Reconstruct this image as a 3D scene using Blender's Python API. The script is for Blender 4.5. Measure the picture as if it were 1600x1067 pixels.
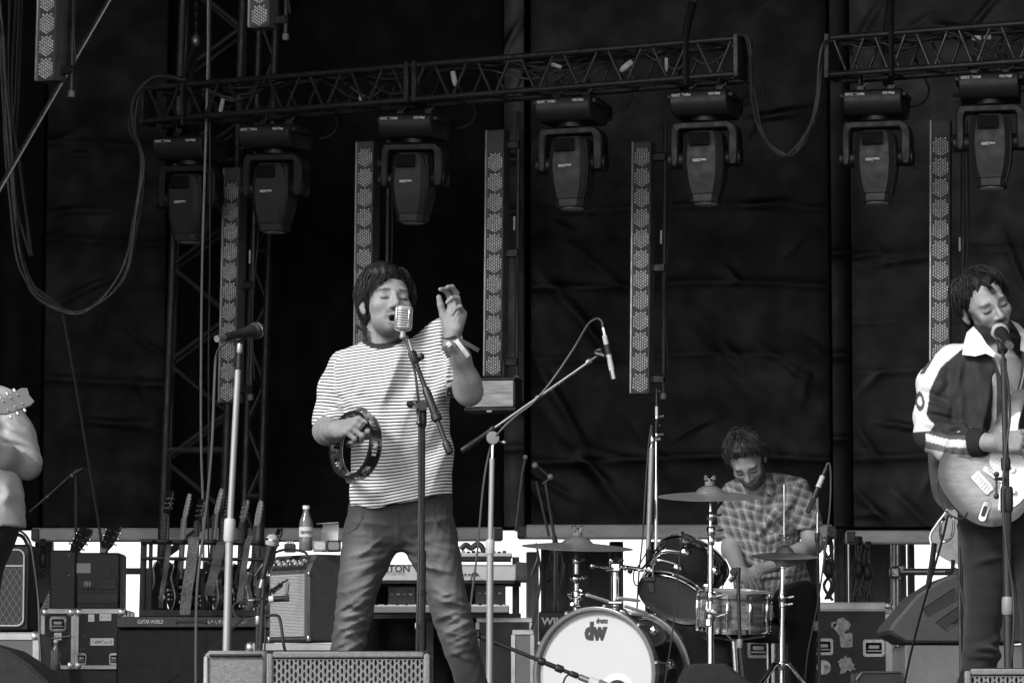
import bpy, math, random, time
import numpy as np
from mathutils import Vector, Matrix
T0 = time.time()
for o in list(bpy.data.objects): bpy.data.objects.remove(o)
SC = bpy.context.scene
COL = SC.collection
# ------------------------------------------------------------------ camera, sky, sun, exposure
FPX = 5640.0
EYE = 1.70
PITCH = math.atan((1100 - 533.5) / FPX)
cd = bpy.data.cameras.new('camera'); cam = bpy.data.objects.new('camera', cd); COL.objects.link(cam)
cam.location = (0, 0, EYE); cam.rotation_euler = (math.pi / 2 + PITCH, 0, 0)
cd.sensor_width = 36; cd.lens = FPX / 1600 * 36; cd.clip_start = 0.1; cd.clip_end = 5000
SC.camera = cam
SUN_EL, SUN_AZ = math.radians(36), math.radians(224)      # azimuth clockwise from +Y: behind the camera, to its left
W = bpy.data.worlds.new('World'); SC.world = W; W.use_nodes = True
nt = W.node_tree; nt.nodes.clear()
sky = nt.nodes.new('ShaderNodeTexSky'); sky.sky_type = 'NISHITA'; sky.sun_disc = False
sky.sun_elevation = SUN_EL; sky.sun_rotation = SUN_AZ; sky.dust_density = 1.0; sky.air_density = 1.0
bw = nt.nodes.new('ShaderNodeRGBToBW'); bg = nt.nodes.new('ShaderNodeBackground'); wo = nt.nodes.new('ShaderNodeOutputWorld')
nt.links.new(sky.outputs[0], bw.inputs[0]); nt.links.new(bw.outputs[0], bg.inputs[0]); nt.links.new(bg.outputs[0], wo.inputs[0])
bg.inputs[1].default_value = 0.15
sl = bpy.data.lights.new('sun', 'SUN'); sl.energy = 1.7; sl.angle = math.radians(14); sl.color = (1, 1, 1)
so = bpy.data.objects.new('sun', sl); COL.objects.link(so); so.location = (-8, -10, 20)
sd = Vector((math.sin(SUN_AZ) * math.cos(SUN_EL), math.cos(SUN_AZ) * math.cos(SUN_EL), math.sin(SUN_EL)))
so.rotation_euler = sd.to_track_quat('Z', 'Y').to_euler()
SC.view_settings.view_transform = 'Standard'; SC.view_settings.look = 'None'
SC.view_settings.exposure = .9; SC.view_settings.gamma = 1; SC.view_settings.use_curve_mapping = False
SC.render.engine = 'CYCLES'
SC.cycles.use_denoising = True
SC.cycles.max_bounces = 6; SC.cycles.diffuse_bounces = 4; SC.cycles.glossy_bounces = 3
SC.cycles.sample_clamp_indirect = 6

STAGE = 1.38          # height of the stage floor
RISER = 1.58          # top of the drum riser
rng = random.Random(7)
nrng = np.random.RandomState(5)

# ------------------------------------------------------------------ layout helpers
CP, SP = math.cos(PITCH), math.sin(PITCH)
def P(px, py, Y):
    """world point seen at photo pixel (px, py), Y metres in front of the camera"""
    a = (px - 800) / FPX; b = (533.5 - py) / FPX
    d = Vector((a, CP - SP * b, SP + CP * b))
    t = Y / d.y
    return Vector((d.x * t, Y, EYE + d.z * t))
def m_px(Y): return Y / FPX / CP
def ray_to_plane(px, py, o, n):
    a = (px - 800) / FPX; b = (533.5 - py) / FPX
    d = Vector((a, CP - SP * b, SP + CP * b)); c = Vector((0, 0, EYE))
    return c + d * ((o - c).dot(n) / d.dot(n))

# ------------------------------------------------------------------ scene-graph helpers
def setp(o, **k):
    for a, b in k.items():
        if b is not None: o[a] = b
    return o
def thing(name, label, cat, loc=(0, 0, 0), rot=(0, 0, 0), group=None):
    o = bpy.data.objects.new(name, None); COL.objects.link(o)
    o.empty_display_size = .1
    o.location = loc; o.rotation_euler = rot
    return setp(o, label=label, category=cat, group=group)
def tag(o, label, cat, group=None): return setp(o, label=label, category=cat, group=group)
KIDS = {}
def copy_tree(o, parent=None):
    c = o.copy(); COL.objects.link(c)
    if parent: c.parent = parent; KIDS.setdefault(parent.name, []).append(c)
    for ch in KIDS.get(o.name, []): copy_tree(ch, c)
    return c
def link_mesh(name, me, mat, parent=None):
    o = bpy.data.objects.new(name, me); COL.objects.link(o)
    if mat: 
        if not me.materials: me.materials.append(mat)
    if parent: o.parent = parent; KIDS.setdefault(parent.name, []).append(o)
    return o

class MB:
    """collects shapes into one mesh"""
    def __init__(s, off=(0, 0, 0)): s.v = []; s.f = []; s.off = Vector(off)
    def add(s, vs, fs, M=None):
        n = len(s.v)
        if M is not None: vs = [M @ Vector(v) for v in vs]
        s.v += [tuple(v) for v in vs]; s.f += [tuple(i + n for i in f) for f in fs]
        return s
    def box(s, c, size, M=None, b=0.0):
        c = Vector(c); h = [x / 2 for x in size]; b = min(b, min(h) * .9)
        if b <= 0:
            vs = [c + Vector((x * h[0], y * h[1], z * h[2])) for x in (-1, 1) for y in (-1, 1) for z in (-1, 1)]
            fs = [(0, 1, 3, 2), (4, 6, 7, 5), (0, 4, 5, 1), (2, 3, 7, 6), (0, 2, 6, 4), (1, 5, 7, 3)]
            return s.add(vs, fs, M)
        vs = []; idx = {}
        for x in (-1, 1):
            for y in (-1, 1):
                for z in (-1, 1):
                    for ax in range(3):
                        p = [x * h[0], y * h[1], z * h[2]]
                        for k in range(3):
                            if k != ax: p[k] -= (x, y, z)[k] * b
                        idx[(x, y, z, ax)] = len(vs); vs.append(c + Vector(p))
        fs = []
        def sg(ax, sgn, o): # order of 4 corners around axis
            u, w = [(1, 2), (2, 0), (0, 1)][ax]
            r = []
            for a_, b_ in ((-1, -1), (1, -1), (1, 1), (-1, 1)):
                q = [0, 0, 0]; q[ax] = sgn; q[u] = a_; q[w] = b_; r.append(tuple(q))
            return r if sgn > 0 else r[::-1]
        for ax in range(3):
            for sgn in (-1, 1): fs.append(tuple(idx[q + (ax,)] for q in sg(ax, sgn, 0)))
        for ax in range(3):
            u, w = [(1, 2), (2, 0), (0, 1)][ax]
            for a_ in (-1, 1):
                for b_ in (-1, 1):
                    q0 = [0, 0, 0]; q1 = [0, 0, 0]; q0[u] = q1[u] = a_; q0[w] = q1[w] = b_; q0[ax] = -1; q1[ax] = 1
                    q0 = tuple(q0); q1 = tuple(q1)
                    f = (idx[q0 + (u,)], idx[q1 + (u,)], idx[q1 + (w,)], idx[q0 + (w,)])
                    fs.append(f if a_ * b_ < 0 else f[::-1])
        for x in (-1, 1):
            for y in (-1, 1):
                for z in (-1, 1):
                    f = tuple(idx[(x, y, z, k)] for k in range(3))
                    fs.append(f if x * y * z > 0 else f[::-1])
        return s.add(vs, fs, M)
    def tube(s, pts, r, n=8, cap=True, M=None, flat=1.0):
        pts = [Vector(p) for p in pts]
        if len(pts) < 2: return s
        rs = r if isinstance(r, (list, tuple)) else [r] * len(pts)
        t0 = (pts[1] - pts[0]).normalized()
        u = t0.orthogonal().normalized()
        vs = []; fs = []
        for i, p in enumerate(pts):
            a = pts[max(0, i - 1)]; b_ = pts[min(len(pts) - 1, i + 1)]
            t = (b_ - a)
            t = t.normalized() if t.length > 1e-9 else t0
            u = (u - t * u.dot(t))
            u = u.normalized() if u.length > 1e-6 else t.orthogonal().normalized()
            w = t.cross(u)
            for k in range(n):
                an = 2 * math.pi * k / n
                vs.append(p + (u * math.cos(an) + w * math.sin(an) * flat) * rs[i])
        for i in range(len(pts) - 1):
            for k in range(n):
                k2 = (k + 1) % n
                fs.append((i * n + k, i * n + k2, (i + 1) * n + k2, (i + 1) * n + k))
        if cap:
            fs.append(tuple(range(n))[::-1]); fs.append(tuple((len(pts) - 1) * n + k for k in range(n)))
        return s.add(vs, fs, M)
    def rod(s, a, b, r, n=8, M=None): return s.tube([a, b], r, n, True, M)
    def lathe(s, prof, n=24, M=None, cap=True, arc=2 * math.pi):
        """prof: (radius, z) pairs, about local z"""
        vs = []; fs = []; full = abs(arc - 2 * math.pi) < 1e-6; m = n if full else n + 1
        for r, z in prof:
            for k in range(m):
                a = arc * k / n; vs.append((r * math.cos(a), r * math.sin(a), z))
        for i in range(len(prof) - 1):
            for k in range(n):
                k2 = (k + 1) % m
                fs.append((i * m + k, i * m + k2, (i + 1) * m + k2, (i + 1) * m + k))
        if cap and full:
            if prof[0][0] > 1e-6: fs.append(tuple(range(m))[::-1])
            if prof[-1][0] > 1e-6: fs.append(tuple((len(prof) - 1) * m + k for k in range(m)))
        return s.add(vs, fs, M)
    def prism(s, poly, a, b, M=None, b_in=0.0, axis='z'):
        """poly of (x, y), from z=a to z=b; b_in chamfers both rims inward"""
        n = len(poly); A = sum(poly[i][0] * poly[(i + 1) % n][1] - poly[(i + 1) % n][0] * poly[i][1] for i in range(n))
        if A < 0: poly = poly[::-1]
        def ins(d):
            r = []
            for i in range(n):
                p0 = Vector(poly[i - 1]); p1 = Vector(poly[i]); p2 = Vector(poly[(i + 1) % n])
                e1 = (p1 - p0).normalized(); e2 = (p2 - p1).normalized()
                nn = Vector((-(e1.y + e2.y), e1.x + e2.x))
                if nn.length < 1e-6: nn = Vector((-e1.y, e1.x))
                nn.normalize(); r.append(p1 + nn * d)
            return r
        if b_in > 0: rows = [(ins(b_in), a), (poly, a + b_in), (poly, b - b_in), (ins(b_in), b)]
        else: rows = [(poly, a), (poly, b)]
        vs = []; fs = []
        for pl, z in rows:
            for p in pl: vs.append((p[0], p[1], z))
        for i in range(len(rows) - 1):
            for k in range(n):
                k2 = (k + 1) % n; fs.append((i * n + k, i * n + k2, (i + 1) * n + k2, (i + 1) * n + k))
        fs.append(tuple(range(n))[::-1]); fs.append(tuple((len(rows) - 1) * n + k for k in range(n)))
        if axis == 'x': vs = [(z, x, y) for x, y, z in vs]
        if axis == 'y': vs = [(x, -z, y) for x, y, z in vs]
        return s.add(vs, fs, M)
    def ball(s, c, r, n=12, M=None):
        c = Vector(c); r = (r, r, r) if not isinstance(r, (tuple, list)) else r
        vs = []; fs = []; m = n // 2
        for i in range(m + 1):
            th = math.pi * i / m
            for k in range(n):
                a = 2 * math.pi * k / n
                vs.append(c + Vector((r[0] * math.sin(th) * math.cos(a), r[1] * math.sin(th) * math.sin(a), -r[2] * math.cos(th))))
        for i in range(m):
            for k in range(n):
                k2 = (k + 1) % n; fs.append((i * n + k, i * n + k2, (i + 1) * n + k2, (i + 1) * n + k))
        return s.add(vs, fs, M)
    def loft(s, rings, M=None, cap=True):
        n = len(rings[0]); vs = [v for r in rings for v in r]; fs = []
        for i in range(len(rings) - 1):
            for k in range(n):
                k2 = (k + 1) % n; fs.append((i * n + k, i * n + k2, (i + 1) * n + k2, (i + 1) * n + k))
        if cap: fs.append(tuple(range(n))[::-1]); fs.append(tuple((len(rings) - 1) * n + k for k in range(n)))
        return s.add(vs, fs, M)
    def mesh(s, name, smooth=True, angle=38):
        me = bpy.data.meshes.new(name)
        off = s.off
        me.from_pydata([(v[0] - off[0], v[1] - off[1], v[2] - off[2]) for v in s.v], [], s.f)
        if smooth:
            me.shade_smooth(); me.set_sharp_from_angle(angle=math.radians(angle))
        me.update()
        return me
    def build(s, name, mat, parent=None, smooth=True, angle=38):
        return link_mesh(name, s.mesh(name, smooth, angle), mat, parent)

def frame(o, x=None, y=None, z=None):
    """matrix with origin o; two of the axes given"""
    if z is not None and x is not None:
        z = Vector(z).normalized(); x = Vector(x); x = (x - z * x.dot(z)).normalized(); y = z.cross(x)
    elif z is not None:
        z = Vector(z).normalized(); x = z.orthogonal().normalized(); y = z.cross(x)
    elif x is not None and y is not None:
        x = Vector(x).normalized(); y = Vector(y); y = (y - x * y.dot(x)).normalized(); z = x.cross(y)
    m = Matrix((x, y, z)).transposed().to_4x4(); m.translation = Vector(o)
    return m
def spline(pts, k=6):
    pts = [Vector(p) for p in pts]
    out = []
    for i in range(len(pts) - 1):
        p0 = pts[max(0, i - 1)]; p1 = pts[i]; p2 = pts[i + 1]; p3 = pts[min(len(pts) - 1, i + 2)]
        for j in range(k):
            t = j / k
            out.append(.5 * ((2 * p1) + (p2 - p0) * t + (2 * p0 - 5 * p1 + 4 * p2 - p3) * t * t + (3 * p1 - p0 - 3 * p2 + p3) * t ** 3))
    out.append(pts[-1])
    return out
def pxs(pts): return [P(*p) for p in pts]
def cable(name, pts, r, mat, label=None, cat='cable', group=None, parent=None, k=6, n=6):
    pts = spline(pxs(pts), k)
    off = parent.location if parent else pts[-1]
    o = MB(off).tube(pts, r, n).build(name, mat, parent)
    if not parent: o.location = off; tag(o, label, cat, group)
    return o
def circ(r, n, c=(0, 0)): return [(c[0] + r * math.cos(2 * math.pi * i / n), c[1] + r * math.sin(2 * math.pi * i / n)) for i in range(n)]
def rrect(w, h, r, n=4):
    pts = []
    for cx, cy, a0 in ((w / 2 - r, h / 2 - r, 0), (-w / 2 + r, h / 2 - r, 90), (-w / 2 + r, -h / 2 + r, 180), (w / 2 - r, -h / 2 + r, 270)):
        for i in range(n + 1):
            a = math.radians(a0 + 90 * i / n); pts.append((cx + r * math.cos(a), cy + r * math.sin(a)))
    return pts
def lettering(s, size, mat, parent, M, name='lettering', shear=0.0, off=0.0, sx=1.0, align='CENTER', depth=.0006):
    cu = bpy.data.curves.new('txt', 'FONT'); cu.body = s; cu.size = size; cu.align_x = align; cu.align_y = 'CENTER'
    cu.shear = shear; cu.offset = off; cu.extrude = depth; cu.resolution_u = 2
    ob = bpy.data.objects.new('txt', cu); COL.objects.link(ob)
    me = bpy.data.meshes.new_from_object(ob)
    bpy.data.objects.remove(ob); bpy.data.curves.remove(cu)
    me.transform(M @ Matrix.Diagonal((sx, 1, 1, 1)))
    me.name = name; me.materials.clear()
    return link_mesh(name, me, mat, parent)

f32 = np.float32
def np_mesh(name, verts, quads, off, attrs={}, relax=1):
    if relax:
        for it in range(relax):
            s = np.zeros_like(verts); c = np.zeros(len(verts), f32)
            for k in range(4):
                a, b = quads[:, k], quads[:, (k + 1) % 4]
                for j in range(3): s[:, j] += np.bincount(a, verts[b, j], len(verts)) + np.bincount(b, verts[a, j], len(verts))
                c += np.bincount(a, minlength=len(verts)) + np.bincount(b, minlength=len(verts))
            verts = verts * .5 + .5 * s / np.maximum(c, 1)[:, None]
    me = bpy.data.meshes.new(name)
    me.vertices.add(len(verts)); me.vertices.foreach_set('co', (verts - np.asarray(off, f32)).astype(f32).ravel())
    me.loops.add(quads.size); me.loops.foreach_set('vertex_index', quads.astype(np.int32).ravel())
    me.polygons.add(len(quads)); me.polygons.foreach_set('loop_start', np.arange(0, quads.size, 4, dtype=np.int32))
    me.update(calc_edges=True); me.shade_smooth()
    for k, v in attrs.items():
        a = me.attributes.new(k, 'FLOAT', 'POINT'); a.data.foreach_set('value', np.asarray(v, f32))
    return me
# ------------------------------------------------------------------ materials (all neutral greys: the photograph is black and white)
def M_(name, v, rough=.5, metal=0.0, var=.18, vs=9.0, bump=0.0, bs=60.0, coat=0.0, spec=.5, stretch=(1, 1, 1), rvar=.12, scratch=0.0, attr=None):
    m = bpy.data.materials.new(name); m.use_nodes = True; t = m.node_tree; N = t.nodes; L = t.links
    b = N['Principled BSDF']
    b.inputs['Metallic'].default_value = metal; b.inputs['Coat Weight'].default_value = coat
    b.inputs['Specular IOR Level'].default_value = spec
    tc = N.new('ShaderNodeTexCoord'); mp = N.new('ShaderNodeMapping'); mp.inputs['Scale'].default_value = stretch
    L.new(tc.outputs['Object'], mp.inputs[0])
    no = N.new('ShaderNodeTexNoise'); no.inputs['Scale'].default_value = vs; no.inputs['Detail'].default_value = 6; no.inputs['Roughness'].default_value = .62
    L.new(mp.outputs[0], no.inputs['Vector'])
    mr = N.new('ShaderNodeMapRange'); mr.inputs['From Min'].default_value = .3; mr.inputs['From Max'].default_value = .7
    mr.inputs['To Min'].default_value = 1 - var; mr.inputs['To Max'].default_value = 1 + var
    L.new(no.outputs['Fac'], mr.inputs[0])
    mu = N.new('ShaderNodeMath'); mu.operation = 'MULTIPLY'; mu.inputs[1].default_value = v
    L.new(mr.outputs[0], mu.inputs[0])
    last = mu
    if attr:
        at = N.new('ShaderNodeAttribute'); at.attribute_name = attr; L.new(at.outputs['Fac'], mu.inputs[1])
    if scratch > 0:
        n2 = N.new('ShaderNodeTexNoise'); n2.inputs['Scale'].default_value = 26; n2.inputs['Detail'].default_value = 8; n2.inputs['Distortion'].default_value = 1.5
        mp2 = N.new('ShaderNodeMapping'); mp2.inputs['Scale'].default_value = (1, 1, 3.5); L.new(tc.outputs['Object'], mp2.inputs[0]); L.new(mp2.outputs[0], n2.inputs['Vector'])
        r2 = N.new('ShaderNodeMapRange'); r2.inputs['From Min'].default_value = .63; r2.inputs['From Max'].default_value = .72; r2.inputs['To Max'].default_value = scratch
        L.new(n2.outputs['Fac'], r2.inputs[0])
        ad = N.new('ShaderNodeMath'); ad.operation = 'ADD'; L.new(last.outputs[0], ad.inputs[0]); L.new(r2.outputs[0], ad.inputs[1]); last = ad
    L.new(last.outputs[0], b.inputs['Base Color'])
    rr = N.new('ShaderNodeMapRange'); rr.inputs['From Min'].default_value = .3; rr.inputs['From Max'].default_value = .7
    rr.inputs['To Min'].default_value = max(.03, rough - rvar); rr.inputs['To Max'].default_value = min(1, rough + rvar)
    n3 = N.new('ShaderNodeTexNoise'); n3.inputs['Scale'].default_value = vs * 2.3; n3.inputs['Detail'].default_value = 4
    L.new(mp.outputs[0], n3.inputs['Vector']); L.new(n3.outputs['Fac'], rr.inputs[0]); L.new(rr.outputs[0], b.inputs['Roughness'])
    if bump > 0:
        n4 = N.new('ShaderNodeTexNoise'); n4.inputs['Scale'].default_value = bs; n4.inputs['Detail'].default_value = 3; L.new(mp.outputs[0], n4.inputs['Vector'])
        bp = N.new('ShaderNodeBump'); bp.inputs['Strength'].default_value = bump; bp.inputs['Distance'].default_value = .01
        L.new(n4.outputs['Fac'], bp.inputs['Height']); L.new(bp.outputs[0], b.inputs['Normal'])
    return m
MT = dict(
    tarp=M_('black_tarpaulin', .0035, .42, var=.2, vs=2.0, bump=.12, bs=30, spec=.30),
    drape=M_('black_drape', .006, .9, var=.2, spec=.2),
    blackp=M_('black_plastic', .018, .42, bump=.05, bs=200),
    lampy=M_('lamp_yoke_black', .020, .5, var=.1, spec=.4),
    lampb=M_('lamp_body_black', .032, .48, var=.1, bump=.08, bs=300, spec=.5),
    lampd=M_('lamp_dark_panel', .008, .7, var=.1, spec=.15),
    blackm=M_('black_powdercoat', .02, .4, var=.2, scratch=.05, spec=.5),
    truss=M_('black_truss_tube', .042, .36, metal=.3, var=.3, scratch=.08),
    tower=M_('dark_tower_steel', .05, .5, metal=.3, var=.3),
    steel=M_('dull_steel', .36, .4, metal=.8, var=.2),
    chrome=M_('chrome', .85, .14, metal=1, var=.06, rvar=.06),
    zinc=M_('brushed_zinc', .5, .32, metal=.9, var=.15),
    alu=M_('aluminium_edge', .5, .42, metal=.75, var=.2, scratch=.1),
    beam=M_('grey_ledger_beam', .5, .6, var=.22, vs=5, stretch=(1, 1, 3), bump=.08),
    panel=M_('grey_container_panel', .10, .65, var=.12, vs=3),
    ply=M_('pale_ply_panel', .28, .7, var=.2, vs=4),
    rubber=M_('black_rubber', .014, .6, var=.2),
    cab=M_('black_cable', .022, .45, var=.1),
    cabg=M_('grey_cable', .075, .5, var=.1),
    rope=M_('pale_rope', .4, .8, var=.2, vs=60),
    ledh=M_('led_housing', .12, .5, var=.25, vs=14),
    ledr=M_('led_rail', .6, .4, metal=.5, var=.2),
    ledl=M_('led_lens', .95, .45, metal=.25, var=.3, vs=40),
    white=M_('white_print', .75, .6, var=.06),
    tape=M_('white_tape', .62, .6, var=.12, vs=20),
    grey=M_('mid_grey_plastic', .2, .5, var=.1),
    lgrey=M_('light_grey_plastic', .48, .45, var=.08),
    silver=M_('silver_keyboard_case', .5, .36, metal=.3, var=.08),
    tolex=M_('black_tolex', .009, .6, var=.25, vs=30, bump=.35, bs=260),
    tolexg=M_('grey_tolex', .06, .62, var=.2, vs=30, bump=.3, bs=240),
    casel=M_('black_case_laminate', .008, .38, var=.3, vs=5, scratch=.05),
    caseg=M_('grey_case_laminate', .12, .5, var=.2, vs=5, scratch=.06),
    wedge=M_('wedge_black_paint', .014, .6, var=.2, bump=.6, bs=420, scratch=.03),
    wedgeg=M_('wedge_worn_grey_paint', .20, .6, var=.22, vs=60, bump=.5, bs=300, scratch=.1),
    cymbal=M_('cymbal_bronze', .30, .38, metal=.55, var=.15, vs=6, rvar=.08),
    drumw=M_('black_sparkle_wrap', .02, .16, var=.8, vs=240, coat=.8),
    pearl=M_('oyster_pearl_wrap', .15, .22, var=.9, vs=9, coat=.7, stretch=(1, 1, 5)),
    headw=M_('coated_white_drumhead', .56, .5, var=.03, vs=3),
    headd=M_('smoked_drumhead', .32, .45, var=.1, vs=6),
    wood=M_('dark_guitar_wood', .05, .3, var=.4, vs=12, coat=.5),
    woodl=M_('maple_neck', .30, .4, var=.2, vs=14, stretch=(4, 4, 1), coat=.2),
    gdark=M_('black_guitar_gloss', .014, .15, var=.1, coat=.8),
    ggrey=M_('grey_guitar_gloss', .14, .25, var=.2, coat=.6),
    strap=M_('woven_strap', .12, .8, var=.75, vs=110),
    strapd=M_('dark_leather_strap', .035, .6, var=.3, vs=30),
    pick=M_('white_pickguard', .78, .35, var=.04),
    floor=M_('black_stage_floor', .03, .6, var=.3, vs=3),
    ground=M_('trodden_grass', .10, .9, var=.4, vs=2, bump=.4, bs=20),
    paper=M_('white_card', .6, .7, var=.06),
    wear=M_('torn_sticker_paper', .42, .7, var=.5, vs=55),
    glass=M_('clear_plastic_bottle', .16, .12, var=.12, coat=.5),
    band=M_('pale_ribbon', .6, .7, var=.2, vs=80),
    bandd=M_('dark_ribbon', .05, .7, var=.2, vs=80),
    shoe=M_('dark_shoe_leather', .03, .45),
)
# ================================================================== SETTING
g = MB().box((0, 40, -.05), (400, 400, .1)).build('ground', MT['ground']); g['kind'] = 'structure'
f = MB().box((0, 17, STAGE - .1), (17.6, 16.4, .2)).build('stage_floor', MT['floor']); f['kind'] = 'structure'
f = MB().box((0, 8.78, STAGE / 2 - .1), (17.6, .04, STAGE - .2)).build('stage_skirt', MT['drape']); f['kind'] = 'structure'
f = MB().box((0, 18.0, 9.6), (19, 14.6, .12)).build('unseen_roof', MT['drape']); f['kind'] = 'structure'  # out of view; height and front edge set to keep sun off the rig
for sx in (-1, 1):
    f = MB().box((sx * 8.95, 17.8, 5.4), (.06, 14.6, 8.2)).build('unseen_side_drape', MT['drape']); f['kind'] = 'structure'  # out of view, put in to keep the stage dark

# backdrop: hanging tarpaulin sheets with creases and pleats, bottom hem seen at y = 825 in the photo
def fbm(x, z, seed):
    r = np.random.RandomState(seed); s = 0
    for k in range(7):
        a = r.rand() * 6.28; fr = 1.2 * 1.6 ** k; ph = r.rand() * 6.28
        s = s + np.sin((x * np.cos(a) + z * np.sin(a)) * fr + ph + .8 * np.sin(x * fr * .6 + ph * 2) * np.cos(z * fr * .5)) / 1.5 ** k
    return s
def sheet(px0, px1, Y, seed, label, mat, creases=(), amp=.022, hang=.0, pybot=826, diag=()):
    b0 = P(px0, pybot, Y); b1 = P(px1, pybot, Y); top = 9.45
    w = b1.x - b0.x
    nx = max(10, int(w / .02)); zs = np.concatenate([np.linspace(b0.z, 6.6, 210), np.linspace(6.8, top, 8)])
    X, Z = np.meshgrid(np.linspace(0, w, nx), zs)
    D = .4 * amp * fbm(X, Z, seed) * np.minimum(1, (Z - b0.z) * 2 + .4)
    # soft horizontal roll creases across the width, where the sheet was folded for transport
    for zc, a in creases:
        z0 = P(800, zc, Y).z
        D += a * np.exp(-np.abs(Z - z0 - .02 * np.sin(X * 3 + seed)) / .035)
    for (xa, ya, xb, yb, a, wd) in diag:                     # sagging diagonal folds
        A = P(xa, ya, Y); B = P(xb, yb, Y)
        ax, az, bx, bz = A.x - b0.x, A.z, B.x - b0.x, B.z
        L2 = (bx - ax) ** 2 + (bz - az) ** 2
        t = np.clip(((X - ax) * (bx - ax) + (Z - az) * (bz - az)) / L2, 0, 1)
        dd = np.hypot(X - ax - t * (bx - ax), Z - az - t * (bz - az))
        D += .34 * a * (.55 * np.exp(-(dd / wd) ** 2) + .7 * np.maximum(0, 1 - dd / (wd * .55))) * (.2 + .8 * np.sin(math.pi * np.clip(t, .02, .98)))
    r_ = np.random.RandomState(seed + 40)
    for k in range(int(14 * w)):                              # small sharp creases
        x0 = r_.rand() * w; z0 = b0.z + r_.rand() * 4; a_ = r_.choice([.0, .1, 1.2, 2.2, 2.6, .8]) + r_.randn() * .15; L_ = .08 + .3 * r_.rand()
        c_, s_ = math.cos(a_), math.sin(a_); u_ = (X - x0) * c_ + (Z - z0) * s_; v_ = (Z - z0) * c_ - (X - x0) * s_ + .2 * u_ * u_
        D += (.004 + .010 * r_.rand()) * np.maximum(0, 1 - np.abs(v_) / .035) * np.maximum(0, 1 - (u_ / L_) ** 2)
    D += hang * np.sin(X * 17 + seed)
    V = np.stack([X, -D, Z - b0.z], -1).reshape(-1, 3).astype(np.float32)
    nz = len(zs); I_, J_ = np.meshgrid(np.arange(nx - 1), np.arange(nz - 1)); q0 = (J_ * nx + I_).ravel()
    me = np_mesh('backdrop_sheet', V, np.stack([q0, q0 + 1, q0 + nx + 1, q0 + nx], 1), (0, 0, 0), {}, 0)
    o = link_mesh('backdrop_sheet', me, mat); o.location = b0
    md = o.modifiers.new('thickness', 'SOLIDIFY'); md.thickness = .004
    return tag(o, label, 'backdrop')
YB = 23.4
dk = M_('matt_black_backcloth', .0042, .7, var=.2, vs=2, spec=.14)
md_ = M_('black_tarpaulin_dull', .0013, .42, var=.2, vs=2, bump=.12, bs=30, spec=.17)
sheet(-700, 62, YB + .25, 1, 'darkest black cloth hanging behind the looped cable bundle at stage right edge', dk, hang=.02)
ml_ = M_('black_tarpaulin_dark', .0016, .5, var=.25, vs=2, bump=.2, bs=9, spec=.14)  # lower base colour than the plain tarpaulin
sheet(64, 258, YB, 2, 'narrow black tarp with creases hanging between the diagonal brace and the lattice tower', ml_, [(378, .012), (596, .015), (226, .012)], hang=.004,
      diag=[(62, 345, 120, 325, .02, .04), (62, 232, 150, 190, .02, .05), (64, 380, 100, 355, .02, .03)])
sheet(256, 790, YB + .3, 3, 'wide black cloth behind the singer with almost no creases', dk, [(708, .02), (310, .008)], hang=.004)
sheet(826, 1302, YB, 4, 'creased black tarp behind the drummer with long sagging diagonal folds', md_, [(445, .012), (717, .016), (325, .01), (557, .008)],
      diag=[(840, 420, 960, 560, .05, .10), (850, 350, 1000, 470, .03, .07), (835, 560, 925, 720, .07, .09), (850, 640, 1000, 830, .06, .10), (905, 715, 960, 760, .03, .04),
            (1125, 410, 1160, 445, .03, .03), (1060, 500, 1200, 640, .03, .12), (945, 600, 1090, 800, .04, .1), (1000, 380, 1060, 345, .02, .03), (830, 760, 880, 830, .05, .06)], amp=.026)
sheet(1330, 2250, YB + .1, 5, 'greyish black tarp with faint square seams behind the right hand guitarist', MT['tarp'], [(395, .01), (712, .016), (500, .006), (578, .008)],
      diag=[(1330, 300, 1365, 390, .02, .03), (1322, 405, 1372, 392, .02, .02), (1322, 410, 1360, 440, .02, .03), (1335, 660, 1380, 730, .04, .05), (1330, 760, 1400, 830, .05, .06), (1390, 760, 1460, 830, .04, .06),
            (1400, 60, 1460, 20, .02, .03), (1335, 620, 1400, 560, .02, .05)], amp=.016)
sheet(784, 822, YB - .25, 6, 'narrow creased black strip wrapped round the post behind the overhead boom stand', MT['tarp'], [(250, .02), (330, .02), (640, .02), (700, .02)], amp=.02, hang=.02)
sheet(1300, 1334, YB - .25, 7, 'narrow black strip wrapped round the post left of the right hand truss', md_, [(120, .02), (400, .02), (560, .02), (690, .02)], amp=.02, hang=.02)

bc = MB().box((0, 24.15, (P(800, 828, 24.1).z + 9.5) / 2), (17.8, .03, 9.5 - P(800, 828, 24.1).z)).build('light_gap_backing', MT['drape']); bc['kind'] = 'structure'  # added behind the sheets to block light gaps between them
# grey ledger beams under the hem of the backdrop
def ledger(x0, x1, y0, y1, label):
    a = P(x0, (y0 + y1) / 2, 23.2); b = P(x1, (y0 + y1) / 2, 23.2); h = (y1 - y0) * m_px(23.2)
    t = thing('ledger_beam', label, 'beam', a, group='grey beams under the backdrop')
    w = b.x - a.x
    MB().box((w / 2, 0, 0), (w, .12, h), b=.012).build('beam', MT['beam'], t)
    for q in (.03, w - .03):
        MB().box((q, -.07, 0), (.05, .02, h * .8), b=.004).rod((q, -.09, 0), (q, -.06, 0), .014).build('clamp', MT['tower'], t)
ledger(50, 556, 825, 846, 'grey horizontal beam above the guitar rack and the black amplifier')
ledger(700, 786, 824, 845, 'short grey horizontal beam seen between the singer and the boom stand')
ledger(808, 1306, 820, 842, 'long grey horizontal beam behind the crash cymbals and the drummer')
ledger(1321, 1480, 829, 850, 'grey horizontal beam left of the guitarist in the dark jacket')

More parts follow.
